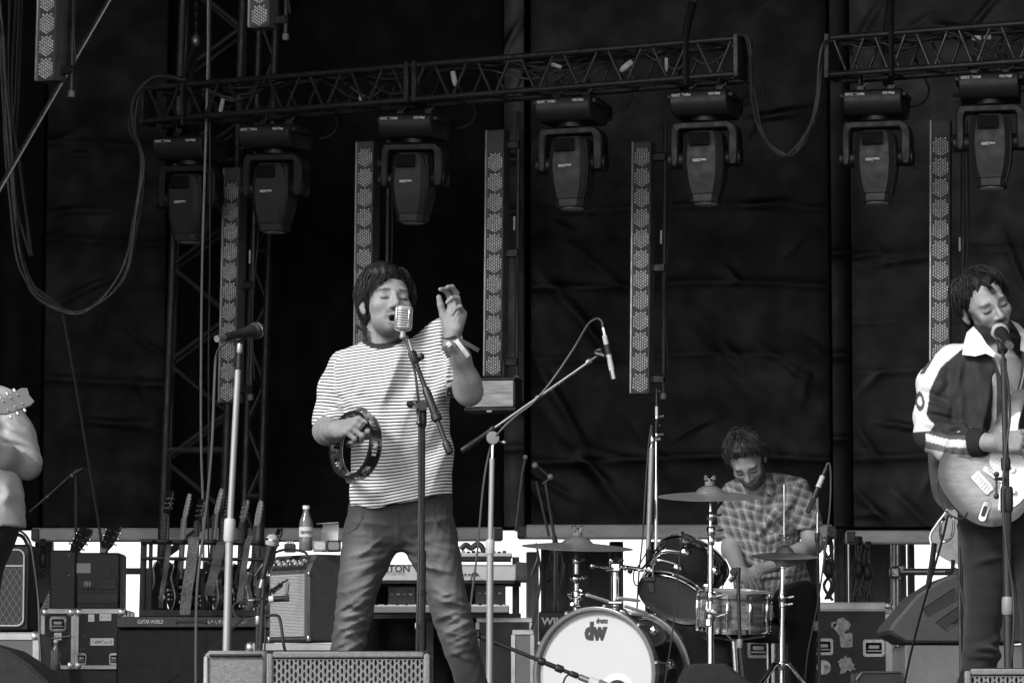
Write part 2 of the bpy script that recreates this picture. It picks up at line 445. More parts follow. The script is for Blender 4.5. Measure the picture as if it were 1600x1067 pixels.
# container panels and scaffold seen through the gap
def slab(x0, y0, x1, y1, Y, mat, label, name='container_panel', cat='panel', d=.08, zb=STAGE):
    a = P(x0, y0, Y); b = P(x1, y1, Y); zb_ = min(b.z, zb) if zb is not None else b.z
    t = thing(name, label, cat, ((a.x + b.x) / 2, Y, zb_))
    w = b.x - a.x; h = a.z - zb_
    MB().box((0, 0, h / 2), (w, d, h), b=.006).build('sheet', mat, t)
    k = max(1, int(w / .16)); m = MB()
    for i in range(k + 1): m.box((-w / 2 + .012 + (w - .024) * i / k, -d / 2 - .008, h / 2), (.022, .014, h - .02), b=.003)
    m.build('rib', mat, t)
    return t
dkp = M_('dark_grey_panel', .05, .6, var=.12, vs=3)
slab(845, 856, 958, 962, 24.6, dkp, 'dark grey panel standing behind the left crash cymbal')
slab(952, 846, 974, 962, 24.3, MT['blackp'], 'black upright panel beside the bright gap left of the rack tom')
slab(1180, 862, 1275, 962, 24.6, dkp, 'dark grey panel behind the drummer under the beam')
slab(1326, 850, 1392, 962, 24.6, MT['panel'], 'mid grey panel behind the hanging ropes above the sticker covered case')
slab(1402, 850, 1416, 962, 24.9, MT['ply'], 'pale narrow panel right of the scaffold upright')
slab(1418, 850, 1429, 962, 24.8, MT['panel'], 'grey upright strip at the edge of the bright gap')
slab(56, 846, 82, 962, 24.5, dkp, 'dark panel between the two left amplifiers under the beam')
slab(1303, 824, 1325, 962, 23.9, MT['blackp'], 'black panel under the narrow black strip')
slab(1012, 846, 1030, 962, 24.9, MT['panel'], 'grey strip behind the paired cymbal stands')
slab(880, 850, 872, 850, 25, dkp, 'x') if False else None
slab(822, 862, 842, 962, 24.7, MT['ply'], 'pale upright panel at the left end of the drum kit')

def uprights(name, label, cat, rods, mat, grp=None, clamps=()):
    base = P(*rods[0][1]); base.z = STAGE
    t = thing(name, label, cat, base, group=grp)
    for a, b, r in rods: MB(base).rod(P(*a), P(*b), r, 10).build('tube', mat, t)
    for c, sz in clamps:
        q = P(*c); MB(base).box(q, (sz, sz, sz * 1.1), b=sz * .2).rod(q + Vector((0, -sz, 0)), q + Vector((0, 0, 0)), sz * .22).build('coupler', MT['steel'], t)
    return t
uprights('scaffold_frame', 'galvanised scaffold post with a horizontal tube behind the large side monitor', 'scaffold',
         [((1397, 850, 24), (1397, 1090, 24), .024), ((1396, 893, 23.9), (1530, 893, 23.9), .024), ((1404, 886, 23.95), (1404, 905, 23.95), .012)], MT['steel'], clamps=[((1398, 894, 23.9), .07), ((1407, 888, 23.9), .045)])
uprights('guard_rail', 'thin horizontal guard rail crossing the bright gap beside the black amplifier', 'rail',
         [((184, 892, 24.3), (184, 1090, 24.3), .015), ((150, 892, 24.3), (262, 892, 24.3), .022)], MT['grey'])

# ------------------------------------------------------------------ lattice tower on the left
def lattice(name, label, px_l, px_r, Yf, Yb, ztop, mat, rbar=.026, bays=9, lean=(0, 0), zb=STAGE):
    A = P(px_l, 830, Yf); B = P(px_r, 830, Yf)
    t = thing(name, label, 'tower', ((A.x + B.x) / 2, Yf, zb))
    off = t.location; h = ztop - zb
    dx = lean[0]
    xs = (A.x, B.x); ys = (Yf, Yb)
    def pt(ix, iy, q): return Vector((xs[ix] + dx * q, ys[iy], zb + h * q))
    for ix in (0, 1):
        for iy in (0, 1): MB(off).rod(pt(ix, iy, 0), pt(ix, iy, 1), rbar, 10).build('leg', mat, t)
    for i in range(bays):
        q0, q1 = i / bays, (i + 1) / bays
        for iy in (0, 1):
            MB(off).rod(pt(0, iy, q0 + .002), pt(1, iy, (q0 + q1) / 2), rbar * .5, 6).build('brace', mat, t)
            MB(off).rod(pt(1, iy, (q0 + q1) / 2), pt(0, iy, q1), rbar * .5, 6).build('brace', mat, t)
        for ix in (0, 1):
            MB(off).rod(pt(ix, 0, q0), pt(ix, 1, q1), rbar * .5, 6).build('brace', mat, t)
        if i % 3 == 0:
            MB(off).rod(pt(0, 0, q0 + .01), pt(1, 0, q0 + .01), rbar * .8, 8).build('rung', mat, t)
    return t
lattice('lattice_tower', 'dark lattice tower standing behind the guitar rack and the hanging ropes', 243, 338, 22.9, 23.15, 8.2, MT['tower'], bays=11, lean=(.2, 0))
lattice('lattice_tower', 'second dark lattice tower half hidden behind the leftmost full light bar', 372, 398, 23.0, 23.15, 8.2, MT['tower'], rbar=.02, bays=13, lean=(.16, 0))

# ------------------------------------------------------------------ trusses
def truss(label, a, b, hgt, dep, nb, mid=None):
    """a, b: left and right ends of the front top chord"""
    t = thing('lighting_truss', label, 'truss', (a + b) / 2, group='lighting trusses over the stage')
    off = t.location; ax = (b - a).normalized(); L = (b - a).length
    bk = Vector((-ax.y, ax.x, 0)).normalized()          # away from the camera
    if bk.y < 0: bk = -bk
    up = Vector((0, 0, 1))
    def q(s, top, back): return a + ax * s - up * (0 if top else hgt) + bk * (dep if back else 0)
    for top in (0, 1):
        for back in (0, 1): MB(off).rod(q(0, top, back), q(L, top, back), .0185, 12).build('chord', MT['truss'], t)
    pitch = L / nb
    for i in range(nb):
        s0, s1 = i * pitch, (i + 1) * pitch
        for back in (0, 1):
            MB(off).rod(q(s0 + .03, 1, back), q((s0 + s1) / 2 - .012, 0, back), .009, 8).build('diagonal', MT['truss'], t)
            MB(off).rod(q((s0 + s1) / 2 + .012, 0, back), q(s1 - .03, 1, back), .009, 8).build('diagonal', MT['truss'], t)
        for top in (0, 1):
            MB(off).rod(q(s0 + .02, top, 0), q((s0 + s1) / 2, top, 1), .008, 6).build('diagonal', MT['truss'], t)
    ends = [0, L] + ([mid * L - .025, mid * L + .025] if mid else [])
    for s in ends:
        MB(off).box((0, 0, 0), (.03, dep * .5 + .045, hgt + .045), frame(q(s, 1, 0) - up * hgt / 2 + bk * dep * .20, x=ax, y=bk), b=.004).build('end_plate', MT['truss'], t)
    return t, ax, bk
TA0, TA1 = P(225, 138, 22.0), P(1152, 60, 20.4)
TA1.z = TA0.z + (TA1.z - TA0.z)
tr1, AX1, BK1 = truss('long black box truss carrying five moving head lamps above the singer', TA0, TA1, .205, .24, 14, mid=.470)
TB0, TB1 = P(1294, 60, 20.7), P(1760, 24, 19.9)
tr2, AX2, BK2 = truss('second black box truss running out of the picture above the right hand guitarist', TB0, TB1, .215, .24, 7)
def on_truss(px, which=1):
    a, b = (TA0, TA1) if which == 1 else (TB0, TB1)
    # point of the top front chord seen at pixel column px
    lo, hi = -.3, 1.5
    for _ in range(40):
        mth = (lo + hi) / 2; c = a + (b - a) * mth
        u = 800 + FPX * c.x / (c.y * CP + (c.z - EYE) * SP)
        if u < px: lo = mth
        else: hi = mth
    return a + (b - a) * lo

# slings and chains that carry the trusses
def sling(px, which, pxtop, label, w=.045):
    c = on_truss(px, which); bk = BK1 if which == 1 else BK2
    t = thing('truss_sling', label, 'sling', c, group='slings carrying the trusses')
    top = Vector((c.x + (pxtop - px) * m_px(c.y), c.y + .1, c.z + .26))
    h = .21
    loop = [top - c, Vector((0, -.03, .02)), Vector((0, -.032, -h - .01)), Vector((0, .02, -h - .04)), Vector((0, .26, -h - .03)), Vector((0, .28, .02)), top - c + Vector((0, .01, 0))]
    MB().tube(spline(loop, 3), w / 2, 8, flat=.35).build('strap', MT['rubber'], t)
    MB().ball(top - c + Vector((0, 0, .03)), (.03, .03, .04)).build('shackle', MT['steel'], t)
    m = MB()
    for k in range(60):
        z = .07 + k * .03
        R = Matrix.Translation(top - c + Vector((0, 0, z))) @ Matrix.Rotation(math.pi / 2 * (k % 2), 4, 'Z') @ Matrix.Rotation(math.pi / 2, 4, 'X')
        m.tube([(.008 * math.cos(a_), .017 * math.sin(a_), 0) for a_ in [2 * math.pi * j / 8 for j in range(9)]], .0035, 4, False, R)
    m.build('chain', MT['tower'], t)
    return t
sling(288, 1, 303, 'black sling and chain near the left end of the long truss')
sling(1072, 1, 1085, 'black sling above the sixth lamp near the right end of the long truss', .05)
sling(1392, 2, 1398, 'black sling wrapped round the right hand truss', .05)

# cables lying inside the trusses
def truss_cables(which, p0, p1, n, label, seed):
    r = random.Random(seed); a = on_truss(p0, which)
    bk = BK1 if which == 1 else BK2
    t = thing('cable_loom', label, 'cable', a, group='cables laid along the trusses')
    for k in range(n):
        pts = []; m = 9; sag = r.uniform(.02, .17); ph = r.random() * 6
        x0 = p0 + r.uniform(0, .25) * (p1 - p0); x1 = p1 - r.uniform(0, .25) * (p1 - p0); d = r.uniform(.04, .2)
        for i in range(m + 1):
            s = i / m; c = on_truss(x0 + (x1 - x0) * s, which)
            pts.append(c + bk * (d + .03 * math.sin(s * 7 + ph)) + Vector((0, 0, -.01 - sag * math.sin(math.pi * s) * (.6 + .4 * math.sin(s * 9 + ph)))))
        MB(a).tube(spline(pts, 4), r.choice([.005, .007, .008]), 6).build('cable', MT['cabg'] if r.random() < .4 else MT['cab'], t)
truss_cables(1, 240, 470, 7, 'sagging cables inside the left end of the long truss', 1)
truss_cables(1, 480, 660, 5, 'cables inside the long truss left of its centre joint', 2)
truss_cables(1, 680, 1000, 8, 'tangle of cables inside the long truss right of its centre joint', 3)
truss_cables(1, 960, 1140, 4, 'cables at the right end of the long truss', 5)
truss_cables(2, 1300, 1480, 5, 'cables inside the left end of the right hand truss', 4)
truss_cables(2, 1450, 1640, 5, 'cables inside the right hand truss above the last lamp', 6)
def taped(px, dy, which, label, sz=(.02, .02, .07), rot=0):
    c = on_truss(px, which) + (BK1 if which == 1 else BK2) * .06 + Vector((0, 0, -dy))
    o = MB().tube([(0, 0, -sz[2] / 2), (0, 0, -sz[2] * .2), (0, 0, sz[2] / 2)], [sz[0] * .3, sz[0] * .55, sz[0] * .5], 8).build('cable_connector', MT['tape'])
    o.location = c; o.rotation_euler = (0, rot, 0); tag(o, label, 'connector', 'pale connectors in the trusses')
taped(339, .14, 1, 'pale upright connector inside the truss over the second lamp', (.025, .02, .09), .2)
taped(558, .16, 1, 'small white connector in the truss left of the centre joint', (.03, .02, .04))
taped(972, .10, 1, 'pale slanted connector in the truss above the fourth light bar', (.035, .02, .09), .9)
taped(1035, .11, 1, 'thin upright white connector left of the right hand sling of the long truss', (.02, .02, .08))
taped(703, .09, 1, 'grey connector just right of the truss centre joint', (.03, .02, .09), -.2)
taped(862, .06, 1, 'white taped connector lying in the truss above the fourth lamp', (.022, .02, .07), 1.9)
taped(1520, .055, 2, 'white connector lying in the right hand truss', (.03, .02, .05), 1.5)
taped(1537, .055, 2, 'second white connector lying in the right hand truss', (.03, .02, .04), 1.5)

# ------------------------------------------------------------------ moving head lamps
MT['print'] = M_('bright_print', .92, .3, var=.03)
def make_lamp():
    t = thing('moving_head_lamp', '', 'stage lamp', group='moving head lamps hanging from the trusses')
    w = .335
    prof = [(-.17, -.02), (-.185, -.05), (-.175, -.10), (-.14, -.135), (-.09, -.145), (.14, -.145), (.16, -.12), (.16, -.01), (.12, 0), (-.12, 0)]
    MB().prism(prof, -w / 2, w / 2, b_in=.006, axis='x').build('base', MT['lampb'], t)
    for sx in (-1, 1): MB().box((sx * (w / 2 + .012), -.03, -.035), (.03, .22, .028), b=.006).build('carry_handle', MT['lampb'], t)
    MB().box((.10, .215, -.05), (.12, .13, .09), b=.01).build('connector_box', MT['blackp'], t)
    MB().lathe([(.075, -.175), (.085, -.17), (.085, -.146)], 20).build('pan_bearing', MT['blackp'], t)
    yk = MB()
    poly = [(-.175, -.174), (.150, -.174), (.192, -.205), (.204, -.245), (.204, -.385), (.192, -.43), (.158, -.43), (.148, -.39), (.148, -.235), (.138, -.215), (-.138, -.215), (-.148, -.235), (-.148, -.39), (-.158, -.43), (-.182, -.43), (-.194, -.40), (-.194, -.21)]
    yk.prism([(x, z) for x, z in poly], -.065, .065, b_in=.008, axis='y').build('yoke', MT['lampy'], t)
    v = MB()
    for k in range(5): v.box((.216, -.01 + 0 * k, -.28 - .022 * k), (.004, .06, .008))
    v.build('vent', MT['lampd'], t)
    for sx in (-1, 1): MB().lathe([(.035, 0), (.048, .006), (.052, .034), (.052, .10), (.045, .104)], 18, frame((sx * .112, 0, -.385), z=(sx, 0, 0))).build('tilt_bearing', MT['blackp'], t)
    hd = MB()
    def ring(z, hx, hy, ch, yo=0):
        c = ch
        return [Vector(p) for p in ((-hx + c, -hy + yo, z), (hx - c, -hy + yo, z), (hx, -hy + c + yo, z), (hx, hy - c + yo, z), (hx - c, hy + yo, z), (-hx + c, hy + yo, z), (-hx, hy - c + yo, z), (-hx, -hy + c + yo, z))]
    hd.loft([ring(-.648, .078, .078, .03), ring(-.64, .084, .084, .03), ring(-.60, .085, .085, .03), ring(-.595, .09, .09, .03), ring(-.52, .110, .1, .034), ring(-.42, .121, .108, .036), ring(-.33, .119, .105, .036), ring(-.250, .108, .098, .036), ring(-.232, .092, .088, .036)])
    hd.build('lamp_head', MT['lampb'], t, angle=25)
    MB().box((-.01, -.1045, -.292), (.118, .006, .075), Matrix.Rotation(math.radians(-4), 4, 'X'), b=.002).build('dark_panel', MT['lampd'], t)
    c = MB()
    c.tube([(.082, -.088, -.24), (.105, -.095, -.26), (.117, -.080, -.33), (.119, -.08, -.43), (.107, -.075, -.54), (.085, -.066, -.62)], .006, 6)
    c.build('edge_trim', MT['blackm'], t)
    MB().lathe([(.0, -.652), (.055, -.655), (.07, -.65), (.072, -.63)], 24).build('lens', MT['ledl'], t)
    up = lambda x, y, z: Matrix.Translation((x, y, z)) @ Matrix.Rotation(math.radians(90), 4, 'X') @ Matrix.Rotation(math.pi, 4, 'Z')
    tilt = Matrix.Rotation(math.radians(-20), 4, 'X')
    lettering('MAC 2000', .027, MT['print'], t, Matrix.Translation((-.098, -.1845, -.036)) @ Matrix.Rotation(math.radians(90 + 26), 4, 'X') @ Matrix.Rotation(math.pi, 4, 'Z'), sx=.95, off=.0006)
    lettering('Martin', .027, MT['print'], t, Matrix.Translation((.100, -.1845, -.036)) @ Matrix.Rotation(math.radians(90 + 26), 4, 'X') @ Matrix.Rotation(math.pi, 4, 'Z'), shear=.3, off=.0006)
    lettering('mac2000', .022, MT['print'], t, up(-.01, -.1095, -.405), off=.0006)
    lettering('Martin', .012, MT['grey'], t, up(0, -.108, -.30), shear=.3)
    for sx in (-.09, .09):
        cl = MB().box((sx, 0, .022), (.05, .05, .044), b=.006).build('clamp', MT['truss'], t)
        MB().tube([(sx + .0, .03, .04), (sx, .035, .085), (sx, 0, .115), (sx, -.035, .085), (sx, -.034, .05)], .009, 6).build('hook', MT['truss'], cl)
        MB().rod((sx + .02, -.03, .03), (sx + .045, -.035, .05), .006).build('bolt', MT['steel'], cl)
    MB().tube(spline([(.14, .28, -.05), (.23, .31, -.02), (.27, .3, .06), (.22, .26, .17), (.2, .2, .24)], 5), .007, 6).build('cable', MT['cab'], t)
    return t
LW = [('small light stand-in', 0)]
lamp0 = make_lamp()
lamps = [(297, 213, 22.05, 1, -24, 'leftmost moving head lamp, hanging lowest below the end of the long truss'),
         (430, 195, 21.75, 1, -22, 'black moving head lamp right of the first lamp, above the mic on the silver stand'),
         (647, 178, 21.4, 1, -20, 'black moving head lamp directly above the singer and the truss joint'),
         (892, 153, 20.95, 1, -20, 'black moving head lamp between the third and fourth light bars'),
         (1100, 143, 20.6, 1, -17, 'black moving head lamp at the right end of the long truss'),
         (1367, 142, 20.65, 2, -14, 'black moving head lamp under the left end of the right hand truss'),
         (1545, 116, 20.3, 2, -11, 'rightmost moving head lamp, above the guitarist in the dark jacket')]
for i, (px, py, Y, w, yaw, lab) in enumerate(lamps):
    o = lamp0 if i == 0 else copy_tree(lamp0)
    o.location = P(px + 2, py + 3, Y + .06); o.rotation_euler = (0, 0, math.radians(yaw)); o['label'] = lab
    dw = {0: 'leaning'}.get(i)
    if i in (0, 1, 2): o.rotation_euler = (math.radians(2), math.radians(2), math.radians(yaw))

# ------------------------------------------------------------------ LED light bars
PITCHL = .125
def make_cluster():
    m = MB()
    k = 0
    for i in range(-3, 4):
        for j in range(-4, 5):
            x, z = i * .0140, (j + (i % 2) / 2 - .25) * .0172
            if abs(x / .0475) ** 3 + abs(z / .056) ** 3 <= 1: m.ball((x, 0, z), (.0068, .007, .0078), 6)
    return m.mesh('lens_cluster')
CL = make_cluster(); CL.materials.append(MT['ledl'])
def light_bar(px, py0, py1, Y, label, yaw, lean=0, pole=1, poletop=30, polebot=0, wide=1.0):
    a = P(px, py0, Y); b = P(px, py1, Y); h = a.z - b.z
    t = thing('light_bar', label, 'light bar', a, (0, math.radians(lean), math.radians(yaw)), 'LED light bars hanging upstage')
    w = .108 * wide
    MB().box((0, .05, -h / 2), (w + .012, .1, h), b=.004).build('housing', MT['ledh'], t)
    MB().box((-w / 2 - .002, -.004, -h / 2), (.013, .02, h - .004), b=.003).build('side_rail', MT['ledr'], t)
    MB().box((w / 2 + .0, -.004, -h / 2), (.012, .016, h - .004), b=.003).build('side_rail', MT['ledh'], t)
    n = max(1, int((h - .02) / PITCHL))
    for i in range(n):
        z = -h + .068 + PITCHL * i
        pl = MB().box((.002, -.002, z), (w - .02, .006, PITCHL - .006), b=.002).build('cell', MT['ledh'], t)
        o = link_mesh('lens_cluster', CL, MT['ledl'], t); o.location = (.004, -.008, z)
    if pole:
        m = MB().rod((w / 2 + .075, .06, poletop * m_px(Y)), (w / 2 + .075, .06, -h - polebot * m_px(Y)), .013, 8)
        m.build('hanging_pole', MT['tower'], t)
        MB().lathe([(.02, 0), (.02, .035)], 10, Matrix.Translation((w / 2 + .075, .06, -h - polebot * m_px(Y) - .03))).build('end_cap', MT['grey'], t)
        for q in (.06, .5, .94):
            MB().box((w / 2 + .04, .06, -h * q), (.09, .035, .05), b=.006).rod((w / 2 + .09, .03, -h * q), (w / 2 + .11, .0, -h * q - .01), .006).build('pole_clamp', MT['blackp'], t)
        MB().box((w / 2 + .06, .042, -h * .38), (.012, .008, .085), b=.002).build('tape_mark', MT['tape'], t)
        MB().tube(spline([(w / 2 + .1, .05, 0), (w / 2 + .115, .04, -h * .3), (w / 2 + .09, .03, -h * .6), (w / 2 + .11, .04, -h * .9)], 5), .006, 6).build('cable', MT['cab'], t)
    return t
light_bar(363, 262, 629, 22.3, 'light bar standing left of the silver mic stand under the second lamp', -24, .9, polebot=-12)
light_bar(571, 221, 800, 22.1, 'light bar whose middle is hidden behind the singer and his dark hair', -22, .5)
light_bar(774, 203, 588, 21.9, 'light bar above the grey flood lamp beside the raised hand', -20, .55)
light_bar(1003, 221, 615, 21.7, 'light bar hanging above the two chrome stands near the overhead mic', -18, .7)
light_bar(1469, 187, 700, 21.5, 'light bar behind the head and shoulder of the guitarist in the dark jacket', -14, .8)
light_bar(79, -160, 126, 19.6, 'light bar cut off by the top left corner above the diagonal brace', -30, 1.0, polebot=18, wide=1.12)
light_bar(408, -160, 43, 19.9, 'short end of a light bar hanging into the top edge above the truss', -24, .5, polebot=12, wide=1.12)

# grey flood lamp under the third bar
fb = P(765, 642, 21.0)
t = thing('flood_lamp', 'grey flood lamp with a shiny curved front below the third full light bar', 'flood lamp', fb, (0, 0, math.radians(-12)))
MB().box((0, .1, .012), (.31, .2, .024), b=.004).build('lower_flap', MT['lampb'], t)
MB().box((0, .1, .188), (.31, .2, .02), b=.004).build('upper_flap', MT['lampb'], t)
MB().prism([(-.0, .026), (.0, .176), (.03, .176), (.05, .16), (.052, .1), (.05, .04), (.03, .026)], -.14, .14, axis='x').build('reflector', M_('worn_reflector', .35, .42, metal=.6, var=.06, stretch=(.3, 1, 4)), t)
for sx in (-1, 1): MB().box((sx * .148, .09, .1), (.014, .19, .15), b=.004).build('side_plate', MT['lampb'], t)
MB().rod((.06, .09, .198), (.06, .09, .30), .014).build('stem', MT['tower'], t)
MB().box((0, -.004, -.002), (.03, .01, .01)).build('latch', MT['steel'], t)

# diagonal brace, loops of cable, ropes
a, b = P(-12, 318, 20.5), P(190, -30, 20.5)
t = thing('diagonal_brace', 'thin pale diagonal rod crossing behind the top left light bar', 'brace', a)
MB(a).rod(a, b, .0085, 8).build('bright_rod', MT['zinc'], t)
MB(a).rod(a + Vector((-.035, .12, 0)), b + Vector((-.035, .12, 0)), .014, 8).build('dark_rod', MT['tower'], t)
def bundle(label, strands, r, Y, matn, grp='hanging cable bundles'):
    base = P(strands[0][0][0], strands[0][0][1], Y)
    t = thing('cable_bundle', label, 'cable bundle', base, group=grp)
    for i, s in enumerate(strands):
        pts = spline([P(x, y, Y + .03 * math.sin(i * 2.1 + k)) for k, (x, y) in enumerate(s)], 7)
        MB(base).tube(pts, r * (1 if i % 2 else .8), 6).build('cable', MT[matn] if i % 3 else MT['cabg2'], t)
    return t
MT['cabg2'] = M_('dusty_black_cable', .05, .5, var=.15)
MT['cab2'] = M_('matt_black_cable', .03, .45, var=.15)
bl = []
r = random.Random(3)
for i in range(7):
    j = lambda s: r.uniform(-s, s)
    bl.append([(290 + j(6), 126 + j(4)), (240 + j(5), 122 + j(4)), (213 + j(5), 150 + j(4)), (207 + j(6), 200), (222 + j(4), 250), (215 + j(4), 330 + j(6)), (188 + j(8), 430 + j(6)), (128 + j(8), 488 + j(4)), (70 + j(8), 468 + j(5)), (36 + j(6), 420), (20 + j(5), 320), (10 + j(6), 200), (4 + j(6), 80), (-6 + j(6), -20)])
bundle('big loop of black cables sagging from the long truss to the top left corner', bl, .010, 21.2, 'cab2')
bl = []
for i in range(4):
    j = lambda s: r.uniform(-s, s)
    bl.append([(1150, 55 + j(4)), (1168 + j(3), 62), (1176 + j(3), 110 + j(6)), (1178 + j(4), 160), (1192 + j(4), 212 + j(3)), (1225 + j(5), 245 + j(4)), (1256 + j(5), 222 + j(5)), (1274 + j(4), 170), (1280 + j(3), 110), (1288 + j(3), 70), (1300, 64)])
bundle('loop of black cables hanging between the two trusses', bl, .009, 20.4, 'cab2')
bl = [[(18 + 6 * i + r.uniform(-3, 3), -20), (14 + 5 * i, 150), (30 + r.uniform(-14, 4), 260 + 10 * i), (44 + r.uniform(-8, 8), 400)] for i in range(4)]
bundle('loose black cables hanging down the left edge behind the diagonal brace', bl, .009, 21.8, 'cab2')
cable('hanging_rope', [(98, 490, 22.6), (118, 600, 22.6), (138, 720, 22.6), (156, 830, 22.6), (158, 862, 22.6)], .009, MT['cabg2'], 'dark rope slanting down to the headstocks above the black amplifier', 'rope')
for i, (x0, x1, m_) in enumerate(((325, 310, 'rope'), (329, 322, 'tower'))):
    cable('hanging_rope', [(x0, -20, 21.9), (x0 - 1, 120, 21.9), (x1 + 6, 400, 21.9), (x1 + 4, 560, 21.9), (x1 + 4, 690, 21.9), (x1 + 7 - 4 * i, 800, 21.9), (x1 + 9 - 3 * i, 960, 21.9)], .0075 if i == 0 else .006, MT[m_],
          ['pale rope hanging the full height left of the first full light bar', 'thin dark rope hanging just right of the pale rope'][i], 'rope', 'ropes hanging from the rig')
# ================================================================== PEOPLE: bodies are one continuous surface grown from a distance field
class Field:
    def __init__(s): s.ops = []
    def _cap(s, P, a, b, ra, rb):
        a = np.asarray(a, f32); b = np.asarray(b, f32); ab = b - a; L2 = max(float(ab @ ab), 1e-12)
        ap = P - a; t = np.clip(ap @ ab / L2, 0, 1)
        d = ap - t[:, None] * ab
        return np.sqrt((d * d).sum(1)) - (ra + (rb - ra) * t)
    def _ell(s, P, c, r, R):
        q = P - np.asarray(c, f32)
        if R is not None: q = q @ np.asarray(R, f32)
        r = np.asarray(r, f32)
        k0 = np.sqrt(((q / r) ** 2).sum(1)); k1 = np.sqrt(((q / (r * r)) ** 2).sum(1))
        return k0 * (k0 - 1) / np.maximum(k1, 1e-6)
    def cap(s, a, b, ra, rb=None, k=.01): s.ops.append(('u', k, lambda P: s._cap(P, a, b, ra, ra if rb is None else rb))); return s
    def chain(s, pts, rs, k=.01, ko=None):
        """a limb: capsules blended with each other, then with the rest by ko"""
        def fn(P):
            d = None
            for i in range(len(pts) - 1):
                e = s._cap(P, pts[i], pts[i + 1], rs[i], rs[i + 1]); d = e if d is None else smin(d, e, k)
            return d
        s.ops.append(('u', k if ko is None else ko, fn)); return s
    def ell(s, c, r, R=None, k=.01): s.ops.append(('u', k, lambda P: s._ell(P, c, r, R))); return s
    def cut(s, c, r, R=None, k=.006): s.ops.append(('s', k, lambda P: s._ell(P, c, r, R))); return s
    def fn(s, f, k=.01): s.ops.append(('u', k, f)); return s
    def cutfn(s, f, k=.004): s.ops.append(('s', k, f)); return s
    def disp(s, f): s.ops.append(('d', 0, f)); return s
    def __call__(s, P):
        d = None
        for op, k, f in s.ops:
            e = f(P)
            if op == 'd': d = d + e
            elif d is None: d = e
            elif op == 'u': d = smin(d, e, k)
            else: d = -smin(-d, e, k)
        return d
def smin(a, b, k):
    h = np.maximum(k - np.abs(a - b), 0) / k
    return np.minimum(a, b) - h * h * k * .25
def surface(fn, lo, hi, h, slack=1.35):
    """sparse sampling of the field, then surface nets"""
    B = 8
    lo = np.asarray(lo, f32); n = np.ceil((np.asarray(hi) - lo) / (h * B)).astype(int)
    N = n * B + 1
    g = [np.arange(k) for k in n]
    bi = np.stack(np.meshgrid(*g, indexing='ij'), -1).reshape(-1, 3)
    cen = lo + (bi * B + B / 2) * f32(h)
    dc = fn(cen.astype(f32))
    V = np.empty(N, f32)
    act = np.abs(dc) < (B / 2 * math.sqrt(3) * h * slack + h)
    sgn = np.sign(dc).reshape(n)
    V[:-1, :-1, :-1] = np.repeat(np.repeat(np.repeat(sgn, B, 0), B, 1), B, 2)
    V[-1] = 1; V[:, -1] = 1; V[:, :, -1] = 1
    off = np.stack(np.meshgrid(*[np.arange(B + 1)] * 3, indexing='ij'), -1).reshape(-1, 3)
    ab = bi[act]
    for s in range(0, len(ab), 1500):
        idx = (ab[s:s + 1500, None, :] * B + off[None]).reshape(-1, 3)
        d = fn((lo + idx * f32(h)).astype(f32))
        V[idx[:, 0], idx[:, 1], idx[:, 2]] = d
    for ax in range(3):                    # closed at the box
        sl = [slice(None)] * 3
        for e in (0, -1):
            sl[ax] = e; V[tuple(sl)] = np.maximum(V[tuple(sl)], h * .5)
    I = V < 0
    def v8(A): return [A[x:x + N[0] - 1, y:y + N[1] - 1, z:z + N[2] - 1] for x in (0, 1) for y in (0, 1) for z in (0, 1)]
    o = v8(I); anyi = o[0].copy(); alli = o[0].copy()
    for q in o[1:]: anyi |= q; alli &= q
    cells = np.flatnonzero(anyi & ~alli)
    cs = tuple(N - 1); c3 = np.stack(np.unravel_index(cells, cs), -1)
    cv = np.stack([V[c3[:, 0] + x, c3[:, 1] + y, c3[:, 2] + z] for x in (0, 1) for y in (0, 1) for z in (0, 1)], 1)
    co = np.array([(x, y, z) for x in (0, 1) for y in (0, 1) for z in (0, 1)], f32)
    acc = np.zeros((len(cells), 3), f32); cnt = np.zeros(len(cells), f32)
    for a in range(8):
        for b in range(a + 1, 8):
            if abs(co[a] - co[b]).sum() != 1: continue
            va, vb = cv[:, a], cv[:, b]; m = (va < 0) != (vb < 0)
            t = np.where(m, va / np.where(m, va - vb, 1), 0)
            acc += np.where(m[:, None], co[a] + t[:, None] * (co[b] - co[a]), 0); cnt += m
    verts = lo + (c3 + acc / np.maximum(cnt, 1)[:, None]) * f32(h)
    quads = []
    for ax in range(3):
        A = np.moveaxis(I, ax, 0); s0, s1 = A[:-1], A[1:]
        e = np.stack(np.nonzero(s0 != s1), -1)
        u, w = [(1, 2), (2, 0), (0, 1)][ax]
        full = np.empty_like(e); rest = [k for k in range(3) if k != ax]
        full[:, ax] = e[:, 0]; full[:, rest[0]] = e[:, 1]; full[:, rest[1]] = e[:, 2]
        ok = (full[:, u] > 0) & (full[:, w] > 0) & (full[:, u] < N[u] - 1) & (full[:, w] < N[w] - 1)
        full = full[ok]; ins = I[full[:, 0], full[:, 1], full[:, 2]]
        q = []
        for du, dw in ((-1, -1), (0, -1), (0, 0), (-1, 0)):
            c = full.copy(); c[:, u] += du; c[:, w] += dw
            q.append(np.searchsorted(cells, np.ravel_multi_index((c[:, 0], c[:, 1], c[:, 2]), cs)))
        q = np.stack(q, 1); q[~ins] = q[~ins][:, ::-1]
        quads.append(q)
    return verts, np.concatenate(quads)
def rot(yaw=0, pitch=0, roll=0):
    """columns = local axes in the world; face looks along -y; yaw>0 turns the face to the picture's right, pitch>0 down, roll>0 tips the crown to the picture's left"""
    y, p, r_ = (math.radians(a) for a in (yaw, pitch, roll))
    return np.array(Matrix.Rotation(y, 3, 'Z') @ Matrix.Rotation(p, 3, 'X') @ Matrix.Rotation(-r_, 3, 'Y'), f32)
